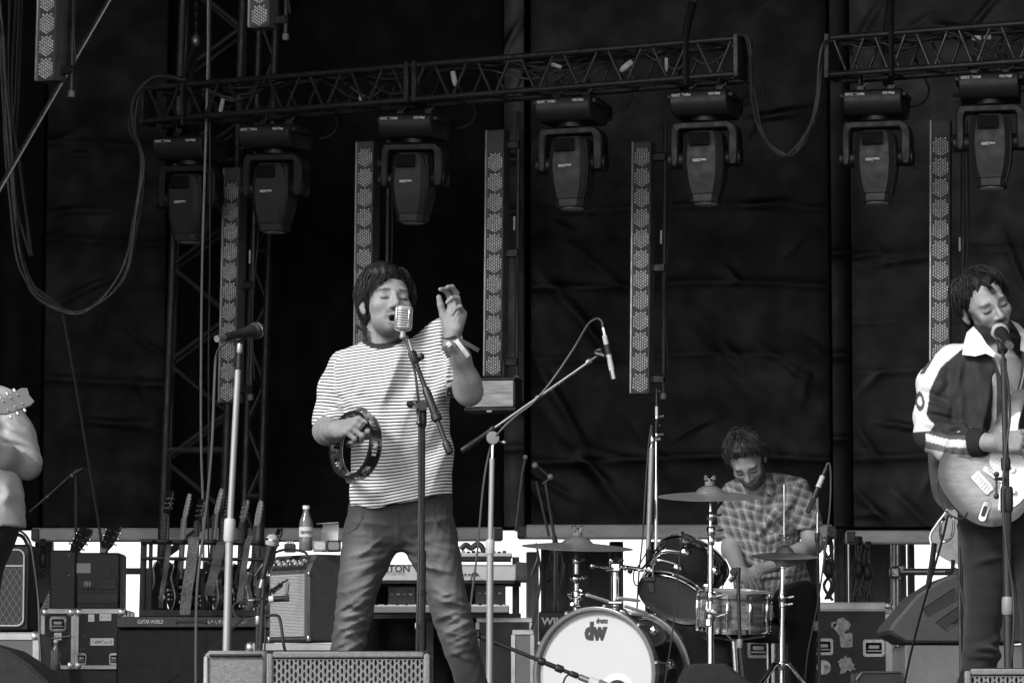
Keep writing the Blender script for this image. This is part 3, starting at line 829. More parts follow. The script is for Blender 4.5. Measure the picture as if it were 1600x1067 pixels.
def sstep(a, b, x): t = np.clip((x - a) / (b - a), 0, 1); return t * t * (3 - 2 * t)
def bump(x, w): return np.exp(-(x / w) ** 2)

def head(F, c, R, s=1.0, mouth=0.0, fat=1.0, brow=0.0):
    """add a head to field F"""
    c = np.asarray(c, f32)
    L = lambda x, y, z: c + s * (R @ np.array((x, y, z), f32))
    def e(x, y, z, r, k=.012): F.ell(L(x, y, z), [q * s for q in r], R, k * s)
    def cp(a, b, ra, rb, k=.008): F.cap(L(*a), L(*b), ra * s, rb * s, k * s)
    e(0, .018, .038, (.073, .092, .082), .01)
    e(0, -.030, -.015, (.0625 * fat, .066, .082), .03)
    e(0, -.034, -.070, (.052 * fat, .050, .040), .03)
    e(0, -.074, -.098, (.022, .016, .016), .024)
    cp((-.034, -.078, .021), (.034, -.078, .021), .012, .012, .018)
    cp((0, -.090, .014), (0, -.112, -.026), .0065, .0105, .012)
    e(0, -.108, -.030, (.012, .011, .009), .006)
    for sx in (-1, 1):
        e(sx * .0125, -.098, -.033, (.008, .010, .007), .006)
        e(sx * .043, -.062, -.022, (.022 * fat, .022, .02), .02)
        F.cut(L(sx * .031, -.099, .003), [.0175 * s, .013 * s, .0125 * s], R, .014 * s)
        e(sx * .031, -.0775, .001, (.0145, .012, .0115), .004)
        cp((sx * .044, -.079, .0065), (sx * .017, -.0865, .007), .0035, .0035, .006)
        # ears
        e(sx * .077, .012, -.004, (.010, .019, .031), .006)
        F.cut(L(sx * .088, .006, .002), [.006 * s, .010 * s, .017 * s], R, .006 * s)
        e(sx * .074, .004, -.03, (.007, .009, .011), .006)
    o = mouth
    if o > 0: F.cut(L(0, -.098, -.064 - o * .4), [.017 * s, .030 * s, (.004 + o) * s], R, .006 * s)
    cp((-.018, -.0875, -.058), (0, -.0955, -.0545), .005, .006, .006); cp((.018, -.0875, -.058), (0, -.0955, -.0545), .005, .006, .006)
    zl = -.069 - 1.3 * o
    cp((-.016, -.086, zl + .004), (0, -.093, zl), .005, .0065, .006); cp((.016, -.086, zl + .004), (0, -.093, zl), .005, .0065, .006)
    if o == 0:
        F.cut(L(0, -.105, -.0625), [.021 * s, .014 * s, .0014 * s], R, .003 * s)
def face_tone(V, c, R, s, skin=.33, beard=.0, goatee=.0, mouth=0.0, browt=.03, lid=.015, must=.0):
    l = ((V - np.asarray(c, f32)) @ R) / s
    x, y, z = l[:, 0], l[:, 1], l[:, 2]; ax = np.abs(x); fr = y < -.045
    t = np.full(len(V), skin, f32)
    def mix(m, v):
        nonlocal t; m = np.clip(m, 0, 1); t = t * (1 - m) + v * m
    mix(.25 * bump(ax - .045, .022) * bump(z + .028, .02) * fr, skin * .9)
    if beard > 0:
        zb_ = -.066 + .75 * np.clip(ax - .022, 0, .05)
        jaw = sstep(.007, -.009, z - zb_) * sstep(.03, -.01, y) * sstep(-.130, -.116, z)
        side = bump(ax - .068, .010) * sstep(.02, -.005, z) * sstep(.012, -.012, y) * (z > -.09)
        m = np.maximum(jaw, side) * (1 - bump(ax, .02) * bump(z + .064, .012) * .95)
        mix(beard * m, .022)
        must = max(must, beard)
    if must > 0: mix(must * bump(np.maximum(0, ax - .022), .005) * bump(z + .0475 + .16 * np.maximum(0, ax - .008), .0055) * fr, .022)
    if must > 0 and beard == 0: mix(must * .8 * bump(ax - .027, .006) * bump(z + .06, .013) * fr, .05)
    if goatee > 0:
        mix(goatee * bump(ax, .026) * bump(z + .100 + 1.2 * mouth, .02) * fr, .04)
        mix(goatee * .55 * sstep(-.05, -.095, z) * sstep(.03, -.02, y) * (z > -.14), .06)
    zb = .0245 - .10 * np.maximum(0, ax - .034) + .04 * np.maximum(0, .03 - ax) * -1
    mix(1.0 * bump(np.maximum(0, np.abs(ax - .032) - .014), .004) * bump(z - zb, .0044) * fr, browt)
    ze = -.0045 + .12 * np.maximum(0, np.abs(ax - .031) - .006)
    mix(.95 * bump(np.maximum(0, np.abs(ax - .0315) - .012), .003) * bump(z - ze, .0044) * fr, lid)
    mix(.35 * bump(ax - .031, .016) * bump(z - .010, .007) * fr, skin * .6)
    zl = -.069 - 1.3 * mouth
    mix(.7 * bump(np.maximum(0, ax - .014), .004) * bump(z - zl, .005) * fr, skin * .55)
    mix(.6 * bump(np.maximum(0, ax - .014), .004) * bump(z + .0575, .0035) * fr, skin * .5)
    if mouth > 0: mix(1.3 * bump(ax, .014) * bump(z + .064 + .4 * mouth, .003 + mouth * .8) * (y > -.093) * fr, .012)
    mix(.9 * bump(ax - .0075, .0035) * bump(z + .0395, .003) * (y < -.09), .05)
    return t
def hand(F, w, d, n, side, curls, thumb=(35, 25, 20), size=1.0, spread=6, tucks=(0, 0, 0, 0), wrist_r=.024):
    """wrist w, d: wrist to knuckles, n: the way the palm faces, side: +1 if the thumb lies along n x d, else -1"""
    w = Vector(w); d = Vector(d).normalized(); n = Vector(n); n = (n - d * n.dot(d)).normalized()
    sv = n.cross(d) * side
    S = size
    kn = []
    for i, (o, l) in enumerate(((.030, .088), (.010, .092), (-.011, .088), (-.030, .080))):
        b = w + sv * o * S + d * l * S; kn.append(b)
        F.cap(w + sv * o * .45 * S + d * .012 * S, b, .0150 * S, .0115 * S, .012)
    F.cap(w + sv * .018 * S + d * .03 * S + n * .008 * S, w + sv * .026 * S + d * .058 * S + n * .008 * S, .017 * S, .013 * S, .014)
    F.cap(w - sv * .022 * S + d * .028 * S + n * .006 * S, w - sv * .028 * S + d * .06 * S + n * .004 * S, .014 * S, .012 * S, .014)
    Ls = ((.043, .026, .021), (.047, .030, .022), (.043, .028, .022), (.034, .021, .019))
    for i in range(4):
        p = kn[i]; a = 0
        sp = math.radians(spread * (1.5 - i))
        d0 = (d * math.cos(sp) + sv * math.sin(sp)).normalized()
        cu = curls[i]; pts = [p - d0 * .012 * S]; pts.append(p)
        for j in range(3):
            a += math.radians(cu[j]); q = d0 * math.cos(a) + n * math.sin(a)
            p = p + q * Ls[i][j] * S; pts.append(p)
        r0 = (.0098, .0100, .0095, .0083)[i] * S
        F.chain(pts, [r0 * 1.05, r0 * 1.05, r0 * .96, r0 * .9, r0 * .74], .003, .004)
    t0 = w + sv * .020 * S + d * .022 * S + n * .006 * S
    a0, a1, a2 = (math.radians(a) for a in thumb)
    d1 = d * math.cos(a0) + (sv * .85 + n * .5).normalized() * math.sin(a0)
    t1 = t0 + d1 * .045 * S
    ax = sv.cross(d).normalized()
    def turn(v, a):                        # bends the thumb back towards the fingers
        return (v * math.cos(a) + (d * .8 - sv * .25 + n * .35).normalized() * math.sin(a)).normalized()
    d2 = turn(d1, a1); t2 = t1 + d2 * .034 * S; d3 = turn(d2, a2); t3 = t2 + d3 * .026 * S
    F.chain([t0, t1, t2, t3], [.0165 * S, .0125 * S, .0110 * S, .0088 * S], .006, .009)
    F.cap(w - d * .03 * S, w + d * .02 * S, wrist_r * S, .021 * S, .02)
    return kn
def loft_rows(rows, n=160):
    """catmull-rom through rows sorted by their first column"""
    R_ = np.array(sorted(rows), float); y = np.linspace(R_[0, 0], R_[-1, 0], n); out = [y]
    for c in range(1, R_.shape[1]):
        m = np.gradient(R_[:, c], R_[:, 0]); i = np.clip(np.searchsorted(R_[:, 0], y) - 1, 0, len(R_) - 2)
        h = R_[i + 1, 0] - R_[i, 0]; t = (y - R_[i, 0]) / h
        out.append((2 * t ** 3 - 3 * t ** 2 + 1) * R_[i, c] + (t ** 3 - 2 * t ** 2 + t) * h * m[i] + (-2 * t ** 3 + 3 * t ** 2) * R_[i + 1, c] + (t ** 3 - t ** 2) * h * m[i + 1])
    return np.stack(out)
class Plane:
    """picture-plane coordinates of a person's own depth plane: u, v in photo pixels, w in metres behind it"""
    def __init__(s, Y): s.Y = Y; s.m = m_px(Y)
    def uv(s, Q):
        x = Q[:, 0] * (FPX / s.Y); dz = Q[:, 2] - EYE
        fw = s.Y * CP + dz * SP; up = -s.Y * SP + dz * CP
        return 800 + Q[:, 0] * FPX / fw, 533.5 - up * FPX / fw, Q[:, 1] - s.Y
    def pt(s, u, v, w=0): q = P(u, v, s.Y); return Vector((q.x, s.Y + w, q.z))
    def body(s, rows, pw=2.3, round_=12):
        """rows: (v, left u, right u, centre w, half depth)"""
        T = loft_rows(rows); v0, v1 = T[0][0], T[0][-1]
        def fn(Q):
            u, v, w = s.uv(Q); vc = np.clip(v, v0, v1)
            l, r, cw, hd = (np.interp(vc, T[0], T[k]) for k in (1, 2, 3, 4))
            a = np.maximum((r - l) / 2, .5) * s.m; x = (u - (l + r) / 2) * s.m; y = w - cw
            k = (np.abs(x / a) ** pw + np.abs(y / hd) ** pw) ** (1 / pw)
            d = (k - 1) * np.minimum(a, hd) * .9
            e = np.maximum(v0 - v, v - v1) * s.m
            return np.where(e > 0, np.sqrt(np.maximum(d, 0) ** 2 + e * e), np.maximum(d, e * .9)).astype(f32)
        return fn
    def tents(s, L):
        """L: (u0, v0, u1, v1, height m, width to the left px, width to the right px): sharp edged folds"""
        def fn(Q):
            u, v, w = s.uv(Q); d = np.zeros(len(Q), f32)
            for u0, v0, u1, v1, h, wl, wr in L:
                dx, dy = u1 - u0, v1 - v0; n = math.hypot(dx, dy)
                t = np.clip(((u - u0) * dx + (v - v0) * dy) / n / n, -.2, 1.2); sd = ((u - u0) * dy - (v - v0) * dx) / n * (1 if dy > 0 else -1)
                d -= h * np.maximum(0, 1 - np.abs(sd) / np.where(sd < 0, wl, wr)) * np.clip(np.minimum(t + .15, 1.15 - t) / .3, 0, 1)
            return d
        return fn
    def folds(s, L, side=-1):
        """L: (u0, v0, u1, v1, height m, width px): ridges (+) or grooves (-) pressed along segments of the cloth"""
        L = [tuple(map(float, q)) for q in L]
        def fn(Q):
            u, v, w = s.uv(Q); d = np.zeros(len(Q), f32)
            for u0, v0, u1, v1, h, wd in L:
                L2 = (u1 - u0) ** 2 + (v1 - v0) ** 2
                t = np.clip(((u - u0) * (u1 - u0) + (v - v0) * (v1 - v0)) / L2, 0, 1)
                dd = (u - u0 - t * (u1 - u0)) ** 2 + (v - v0 - t * (v1 - v0)) ** 2
                d -= h * np.exp(-dd / wd ** 2) * (.25 + .75 * np.sin(math.pi * np.clip(t, .04, .96)))
            return d
        return fn
def wav(seed, amp, f, aniso=(1, 1, 1), n=5):
    r_ = np.random.RandomState(seed); K = [(r_.randn(3) * np.array(aniso) * f * (1 + .5 * j), r_.rand() * 6.28) for j in range(n)]
    def fn(Q):
        d = np.zeros(len(Q), f32)
        for k, ph in K: d += np.sin(Q @ k.astype(f32) + f32(ph))
        return d * f32(amp / n)
    return fn
def hair_strands(c, R, s, n, crown, zend, seed, lift=(.006, .016), width=.0035, wave=.004, rad=(.078, .097, .088), cen=(0, .018, .038), keep=None, gravity=.0, lmax=.30, sway=0.0, thick=.0):
    """strands leave the crown direction along great circles of the scalp, then hang"""
    r_ = random.Random(seed); mb = MB(); tones = []
    cr = Vector(crown).normalized()
    for i in range(n):
        # start point on the scalp
        for _ in range(20):
            th = math.acos(1 - r_.random() * 1.75); ph = r_.random() * 2 * math.pi
            e1 = cr.orthogonal().normalized(); e2 = cr.cross(e1)
            dirv = cr * math.cos(th) + (e1 * math.cos(ph) + e2 * math.sin(ph)) * math.sin(th)
            p = Vector((cen[0] + dirv.x * rad[0], cen[1] + dirv.y * rad[1], cen[2] + dirv.z * rad[2]))
            if p.z > zend(math.atan2(p.x, -p.y)) - .01: break
        lf = r_.uniform(*lift); L = r_.uniform(.5, 1) * lmax; step = .014; l = 0
        pts = []; ph0 = r_.random() * 6.28; sw = r_.gauss(0, .25) + sway
        zj = r_.gauss(0, .010)
        while l < L:
            q = Vector(((p.x - cen[0]) / rad[0], (p.y - cen[1]) / rad[1], (p.z - cen[2]) / rad[2]))
            nq = q.normalized()
            az = math.atan2(p.x, -p.y)
            if p.z < zend(az) + zj: break
            out = Vector((nq.x / rad[0], nq.y / rad[1], nq.z / rad[2])).normalized()
            tang = -(cr - nq * cr.dot(nq))
            if tang.length < 1e-4: tang = nq.orthogonal()
            tang.normalize()
            tang = tang + nq.cross(tang) * sw
            tang = Vector((tang.x * rad[0], tang.y * rad[1], tang.z * rad[2])).normalized()
            dv = (tang + Vector((0, 0, -gravity))).normalized()
            if p.z < cen[2] - .01: dv = (dv * .5 + Vector((-p.x * 3 + math.sin(ph0) * .1, .05, -.8))).normalized()
            k = math.sin(l * 45 + ph0)
            f_ = min(1, l / .03)
            pts.append(p + out * (lf * (.35 + .65 * f_) + thick * f_ + wave * k * f_) + tang.cross(out) * wave * math.cos(l * 33 + ph0) * f_)
            p = p + dv * step
            q = Vector(((p.x - cen[0]) / rad[0], (p.y - cen[1]) / rad[1], (p.z - cen[2]) / rad[2]))
            if q.length < 1 or p.z > cen[2] - .02: 
                qn = q.normalized(); p = Vector((cen[0] + qn.x * rad[0], cen[1] + qn.y * rad[1], cen[2] + qn.z * rad[2]))
            l += step
        if len(pts) < 3: continue
        if keep and not keep(pts): continue
        m = len(pts); w = width * r_.uniform(.6, 1.3)
        rs = [w * (.5 + .5 * min(1, j / 2)) * (1 - .9 * (j / (m - 1)) ** 2) for j in range(m)]
        nv = len(mb.v); mb.tube(pts, rs, 3, False, None, .8); tones += [r_.uniform(.55, 1.5)] * (len(mb.v) - nv)
    Mx = Matrix(R.tolist()).to_4x4(); Mx = Matrix.Translation(Vector([float(q) for q in c])) @ Mx @ Matrix.Scale(s, 4)
    mb.v = [tuple(Mx @ Vector(v)) for v in mb.v]
    return mb, tones
def strands_obj(mb, tones, off, mat, parent, name='hair'):
    mb.off = Vector(off); me = mb.mesh(name, True, 180)
    a = me.attributes.new('tone', 'FLOAT', 'POINT'); a.data.foreach_set('value', tones)
    return link_mesh(name, me, mat, parent)

def attr_mat(name, rough=.5, bump=0, bs=300, var=.08, vs=30, sss=0, spec=.4, sheen=0, coat=0, mul=1.0):
    m = M_(name, mul, rough, 0, var, vs, bump, bs, coat, spec, attr='tone')
    b = m.node_tree.nodes['Principled BSDF']
    if sss: b.inputs['Subsurface Weight'].default_value = sss; b.inputs['Subsurface Radius'].default_value = (.006, .006, .006); b.inputs['Subsurface Scale'].default_value = 1
    if sheen: b.inputs['Sheen Weight'].default_value = sheen
    # M_ multiplies noise by attribute; scale once more
    return m
SKIN = attr_mat('skin', .52, .22, 420, .12, 75, spec=.4)
HAIR = attr_mat('dark_hair', .55, 0, var=.3, vs=60, spec=.3, mul=1)
DENIM = attr_mat('grey_denim', .85, .35, 700, .10, 120, sheen=.1, spec=.15)
CLOTH = attr_mat('printed_cloth', .8, .15, 500, .05, 60, sheen=.1, spec=.2)
SATIN = attr_mat('satin_jacket_cloth', .75, .15, 300, .08, 30, spec=.22)

def striped_mat():
    m = M_('striped_jersey', .72, .85, var=.05, vs=40, bump=.1, bs=500, spec=.15); t = m.node_tree; N = t.nodes; L = t.links; b = N['Principled BSDF']
    src = b.inputs['Base Color'].links[0].from_socket
    at = N.new('ShaderNodeAttribute'); at.attribute_name = 'stripe'
    no = N.new('ShaderNodeTexNoise'); no.inputs['Scale'].default_value = 30; tc = N.new('ShaderNodeTexCoord'); L.new(tc.outputs['Object'], no.inputs['Vector'])
    ad = N.new('ShaderNodeMath'); ad.operation = 'MULTIPLY_ADD'; ad.inputs[1].default_value = .12; L.new(no.outputs['Fac'], ad.inputs[0]); L.new(at.outputs['Fac'], ad.inputs[2])
    fr = N.new('ShaderNodeMath'); fr.operation = 'FRACT'; L.new(ad.outputs[0], fr.inputs[0])
    pp = N.new('ShaderNodeMath'); pp.operation = 'PINGPONG'; pp.inputs[1].default_value = .5; L.new(fr.outputs[0], pp.inputs[0])
    mr = N.new('ShaderNodeMapRange'); mr.interpolation_type = 'SMOOTHSTEP'; mr.inputs['From Min'].default_value = .16; mr.inputs['From Max'].default_value = .25; L.new(pp.outputs[0], mr.inputs[0])
    rib = N.new('ShaderNodeAttribute'); rib.attribute_name = 'rib'
    mx = N.new('ShaderNodeMix'); mx.data_type = 'FLOAT'; mx.inputs[2].default_value = .05; L.new(mr.outputs[0], mx.inputs[0]); L.new(src, mx.inputs[3])
    m2 = N.new('ShaderNodeMix'); m2.data_type = 'FLOAT'; L.new(rib.outputs['Fac'], m2.inputs[0]); L.new(mx.outputs[0], m2.inputs[2]); m2.inputs[3].default_value = .03
    L.new(m2.outputs[0], b.inputs['Base Color'])
    return m
def plaid_mat():
    m = M_('plaid_cotton', 1, .85, var=.08, vs=40, bump=.1, bs=500, spec=.15); t = m.node_tree; N = t.nodes; L = t.links; b = N['Principled BSDF']
    src = b.inputs['Base Color'].links[0].from_socket
    def band(attr, per):
        at = N.new('ShaderNodeAttribute'); at.attribute_name = attr
        dv = N.new('ShaderNodeMath'); dv.operation = 'DIVIDE'; dv.inputs[1].default_value = per; L.new(at.outputs['Fac'], dv.inputs[0])
        fr = N.new('ShaderNodeMath'); fr.operation = 'FRACT'; L.new(dv.outputs[0], fr.inputs[0])
        cr = N.new('ShaderNodeValToRGB'); cr.color_ramp.interpolation = 'CONSTANT'
        e = cr.color_ramp.elements; e[0].position = 0; e[0].color = (.085,) * 3 + (1,); e[1].position = .36; e[1].color = (.22,) * 3 + (1,)
        for p_, v in ((.5, .40), (.66, .22), (.80, .14), (.86, .28), (.92, .11)):
            x = e.new(p_); x.color = (v, v, v, 1)
        L.new(fr.outputs[0], cr.inputs[0]); return cr.outputs[0]
    a = band('pu', .044); c = band('pv', .044)
    mx = N.new('ShaderNodeMix'); mx.data_type = 'RGBA'; mx.inputs[0].default_value = .5; L.new(a, mx.inputs[6]); L.new(c, mx.inputs[7])
    mu = N.new('ShaderNodeMix'); mu.data_type = 'RGBA'; mu.blend_type = 'MULTIPLY'; mu.inputs[0].default_value = 1; L.new(mx.outputs[2], mu.inputs[6]); L.new(src, mu.inputs[7])
    L.new(mu.outputs[2], b.inputs['Base Color'])
    return m
STRIPED = striped_mat(); PLAID = plaid_mat()
def person(label, Y, u, group=None):
    q = P(u, 900, Y); t = thing('person', label, 'person', (q.x, Y, STAGE)); return t, Plane(Y)
def nparr(v): return np.array(v, f32)
def seg_t(V, a, b):
    a = nparr(a); b = nparr(b); ab = b - a
    t = (V - a) @ ab / (ab @ ab); d = V - a - np.clip(t, 0, 1)[:, None] * ab
    return t * np.linalg.norm(ab), np.sqrt((d * d).sum(1))
# ------------------------------------------------------------------ THE SINGER
t, B = person('singer in a white striped shirt with closed eyes and one raised hand', 12.0, 630)
OFF = t.location; pt = B.pt
hc = pt(604, 476, -.02); HR = rot(19, -8, -2); HS = 1.03
body = Field()
head(body, hc, HR, HS, mouth=.014, fat=.97)
hcv = nparr(hc)
body.cap(pt(596, 500, .03), pt(597, 560, .05), .058, .066, .03)
# trunk core (under the shirt)
body.cap(pt(598, 590, .05), pt(622, 760, .04), .085, .10, .03)
body.cap(pt(546, 574, .06), pt(672, 552, .04), .036, .045, .03)
# photo-left arm: hangs, elbow back, forearm to the tambourine
shL, elL, wrL = pt(528, 575, .05), pt(511, 667, .06), pt(529, 677, -.17)
body.chain([shL, elL], [.040, .042], .02, .02)
body.chain([elL, pt(511, 673, .0), pt(519, 676, -.08), wrL], [.043, .045, .039, .028], .02, .03)
# raised arm
shR, elR, wrR = pt(684, 556, .04), pt(733, 616, -.10), pt(708, 535, -.20)
body.chain([shR, elR], [.05, .045], .02, .02)
body.chain([elR, pt(730, 600, -.125), pt(720, 566, -.17), wrR], [.041, .041, .033, .025], .02, .025)
# hands
knL = hand(body, wrL, Vector((.58, -.70, .08)), Vector((.5, .45, -.75)), -1, [(50, 86, 40), (54, 86, 40), (58, 86, 40), (62, 86, 40)], (22, 22, 20), 1.06, 2)
knR = hand(body, wrR, Vector((.20, -.12, 1)), Vector((-.66, -.75, .0)), 1, [(14, 44, 36), (6, 50, 42), (34, 62, 40), (54, 70, 40)], (30, 10, 6), 1.02, 8)
v, q = surface(body, (hc.x - .32, 11.55, 1.9), (hc.x + .38, 12.30, hc.z + .16), .0030)
tn = face_tone(v, hcv, HR, HS, .28, 0, .75, .014, must=.75)
l = ((v - hcv) @ HR) / HS
arm = (v[:, 2] < hc.z - .17)
tn = np.where(arm | (np.abs(v[:, 0] - hc.x) > .16), .24, tn)
link_mesh('body', np_mesh('body', v, q, OFF, dict(tone=tn), 1), SKIN, t)
# hair: a cap of volume plus separate locks
hf = Field()
HL = lambda x, y, z: hcv + HS * (HR @ nparr((x, y, z)))
hf.ell(HL(0, .022, .044), [.084, .096, .086], HR, .02)
hf.ell(HL(-.058, .030, .0), [.028, .055, .055], HR, .03)
hf.ell(HL(.058, .035, .0), [.028, .05, .05], HR, .03)
hf.ell(HL(-.01, .065, -.055), [.05, .03, .06], HR, .03)
hf.ell(HL(-.022, -.040, .088), [.052, .042, .030], HR, .03)
hf.cut(HL(.012, -.118, .012), [.066, .062, .070], HR, .02)
hf.cut(HL(.0, -.085, -.07), [.10, .075, .085], HR, .02)
hf.cut(HL(-.02, -.10, -.07), [.075, .06, .075], HR, .02)
hf.cut(HL(-.088, -.004, -.036), [.03, .032, .030], HR, .015)
hf.disp(wav(3, .006, 90, (1, 1, .5)))
v, q = surface(hf, hcv - .17, hcv + .17, .004)
link_mesh('hair', np_mesh('hair', v, q, OFF, dict(tone=np.full(len(v), .012)), 1), HAIR, t)
ZT = ((-3.2, -.115), (-2.0, -.105), (-1.75, -.05), (-1.5, -.002), (-1.25, -.012), (-1.05, .008), (-.8, .026), (-.5, .042), (-.2, .058), (.05, .074), (.3, .082), (.55, .074), (.8, .056), (1.1, .034), (1.5, .012), (2.0, -.09), (3.2, -.115))
def zs(az): return float(np.interp(az, [q[0] for q in ZT], [q[1] for q in ZT]))
def nofront(pts): return not any((q.y < .03 and q.z < -.04) or (q.x < -.05 and -.04 < q.y < .034 and q.z < -.010) for q in pts)
mb, tt = hair_strands(hcv, HR, HS, 1700, (.42, -.05, .90), zs, 4, lift=(.004, .021), width=.0021, wave=.0025, lmax=.32, sway=.05, rad=(.080, .097, .088), keep=nofront)
strands_obj(mb, [.017 * a for a in tt], OFF, HAIR, t, 'hair_locks')

# shirt
sh = Field()
rows = [(528, 570, 634, .045, .062), (536, 558, 648, .045, .080), (546, 536, 676, .045, .096), (562, 524, 692, .045, .115), (600, 527, 698, .04, .125), (640, 540, 700, .035, .125), (690, 547, 703, .03, .120), (740, 549, 706, .03, .120), (775, 547, 708, .03, .122), (800, 545, 709, .03, .122)]
sh.fn(B.body(rows, 2.4), .02)
sh.chain([pt(537, 570, .05), pt(523, 604, .055), pt(514, 648, .055), pt(511, 659, .05)], [.052, .053, .050, .050], .03, .03)
sh.cap(pt(511, 658, .05), pt(525, 662, .02), .0505, .049, .004)
sh.chain([pt(662, 545, .05), pt(690, 540, .02), pt(702, 568, -.02), pt(715, 598, -.065)], [.055, .066, .060, .058], .03, .03)
sh.chain([pt(668, 530, .04), pt(688, 519, .0), pt(694, 540, -.01)], [.03, .036, .05], .03, .03)
# neck opening, hem and cuffs are cut square
sh.cutfn(lambda Q: sh._ell(Q, pt(599, 512, .01), [.064, .12, .068], np.array(rot(0, 0, -5))), .006)
def hem(Q):
    u, v, w = B.uv(Q); line = np.interp(u, [540, 600, 650, 708], [794, 793, 782, 770]) + 2.5 * np.sin(u * .11)
    return (line - v) * B.m * .95
sh.cutfn(hem, .004)
def cuffR(Q):                              # beyond the sleeve end of the raised arm
    a = nparr(pt(714, 582, -.06)); d = nparr((elR - shR).normalized()); return -((Q - a) @ d - .056)
def cutR(Q): 
    r_ = Q - nparr(pt(714, 590, -.06)); return np.maximum(cuffR(Q), np.sqrt((r_ * r_).sum(1)) - .15)
sh.cutfn(cutR, .004)
def cutL(Q):
    u, v, w = B.uv(Q); line = 664 + (u - 495) * .05
    return np.maximum(np.maximum((line - v) * B.m, (u - 541) * B.m), -(w + .3))
sh.cutfn(cutL, .004)
sh.disp(B.folds([(634, 540, 596, 640, .013, 8), (600, 640, 655, 585, -.004, 12), (590, 660, 560, 770, .008, 13), (655, 600, 610, 700, .009, 11), (612, 700, 575, 790, .009, 11), (640, 590, 628, 700, -.005, 12),
    (546, 632, 575, 600, .006, 7), (546, 640, 590, 640, .007, 7), (545, 626, 552, 585, .006, 5), (552, 615, 600, 655, -.006, 9), (700, 560, 680, 640, .008, 9), (697, 600, 650, 640, .006, 9), (704, 640, 660, 700, .006, 10),
    (706, 700, 640, 760, .007, 12), (700, 760, 650, 700, -.004, 9), (570, 560, 640, 580, -.003, 12), (690, 520, 672, 585, .010, 7), (700, 530, 690, 590, -.007, 6), (676, 540, 660, 600, -.005, 8), (705, 560, 695, 610, .006, 5),
    (520, 600, 540, 625, .007, 7), (508, 625, 535, 645, .007, 6), (503, 645, 535, 652, .006, 5), (512, 580, 522, 620, -.004, 8), (625, 700, 700, 690, .004, 9), (560, 745, 620, 725, .005, 9), (560, 780, 650, 750, .004, 9), (640, 770, 690, 730, .004, 10)]))
sh.disp(B.tents([(632, 543, 598, 640, .020, 55, 26), (658, 588, 600, 770, .024, 60, 40), (546, 628, 600, 660, .008, 10, 12), (700, 600, 660, 690, .010, 14, 16), (706, 690, 668, 780, .012, 16, 20), (506, 640, 540, 652, .010, 8, 8), (504, 620, 536, 634, .008, 8, 7), (684, 506, 698, 590, .010, 9, 9)]))
sh.disp(wav(11, .0035, 26, (1, 1, .6)))
v, q = surface(sh, (OFF.x - .36, 11.70, pt(0, 806).z), (OFF.x + .30, 12.30, pt(0, 494).z), .0042)
u_, v_, w_ = B.uv(v)
st = (v_ + np.interp(u_, [540, 600, 650, 710], [-2, 0, 6, 17]) + 3.0 * np.sin(u_ * .035 + v_ * .02)) / 5.0
# curve the stripes with the body depth
ta, da = seg_t(v, pt(535, 560, .05), pt(511, 662, .05)); tb, db = seg_t(v, pt(672, 536, .04), pt(714, 600, -.06))
arml = (da < .062) & (u_ < np.interp(v_, [540, 570, 640, 670], [531, 535, 545, 552]))
armr = (db < .085) & (u_ > np.interp(v_, [500, 520, 560, 620], [668, 676, 694, 699]))
st = np.where(arml, ta / .0110 + (u_ - 520) * .02, st); st = np.where(armr, tb / .0108 - (u_ - 700) * .03, st)
dn = sh._ell(v, pt(599, 512, .01), [.064, .12, .068], np.array(rot(0, 0, -5)))
rib = (dn < .021) & (u_ > 566) & (u_ < 634) & (v_ < 555)
link_mesh('striped_shirt', np_mesh('striped_shirt', v, q, OFF, dict(stripe=st, rib=rib.astype(f32)), 1), STRIPED, t)

# jeans and shoes
je = Field()
je.fn(B.body([(770, 548, 706, .035, .105), (800, 543, 706, .035, .112), (825, 540, 709, .035, .112), (846, 545, 704, .035, .105), (858, 570, 680, .035, .08)], 2.4), .03)
je.fn(B.body([(815, 548, 620, .03, .085), (835, 538, 621, .03, .095), (860, 533, 616, .025, .098), (900, 529, 598, .02, .088), (950, 526, 584, .01, .076), (1000, 519, 571, .015, .066), (1080, 510, 552, .03, .056), (1225, 508, 548, .04, .05)], 2.2), .03)
je.fn(B.body([(815, 628, 701, .03, .085), (835, 627, 711, .03, .095), (860, 636, 718, .025, .098), (900, 655, 724, .02, .088), (950, 672, 733, .01, .076), (1000, 688, 745, .015, .066), (1080, 715, 765, .03, .056), (1225, 735, 780, .04, .05)], 2.2), .03)
fl = []
r = random.Random(12)
for (cx, cy, w_, n_, sl) in ((552, 960, 54, 9, .45), (706, 965, 54, 9, -.45), (540, 1005, 44, 6, .3), (722, 1008, 46, 6, -.3)):
    for i in range(n_):
        y = cy + r.uniform(-36, 32); a = r.uniform(-.25, .25) + sl * r.choice([-1, 1, 1]); x = cx + r.uniform(-.2, .2) * w_; h_ = w_ * r.uniform(.3, .55)
        fl.append((x - h_, y - a * h_, x + h_, y + a * h_, r.uniform(.004, .010), r.uniform(3, 6)))
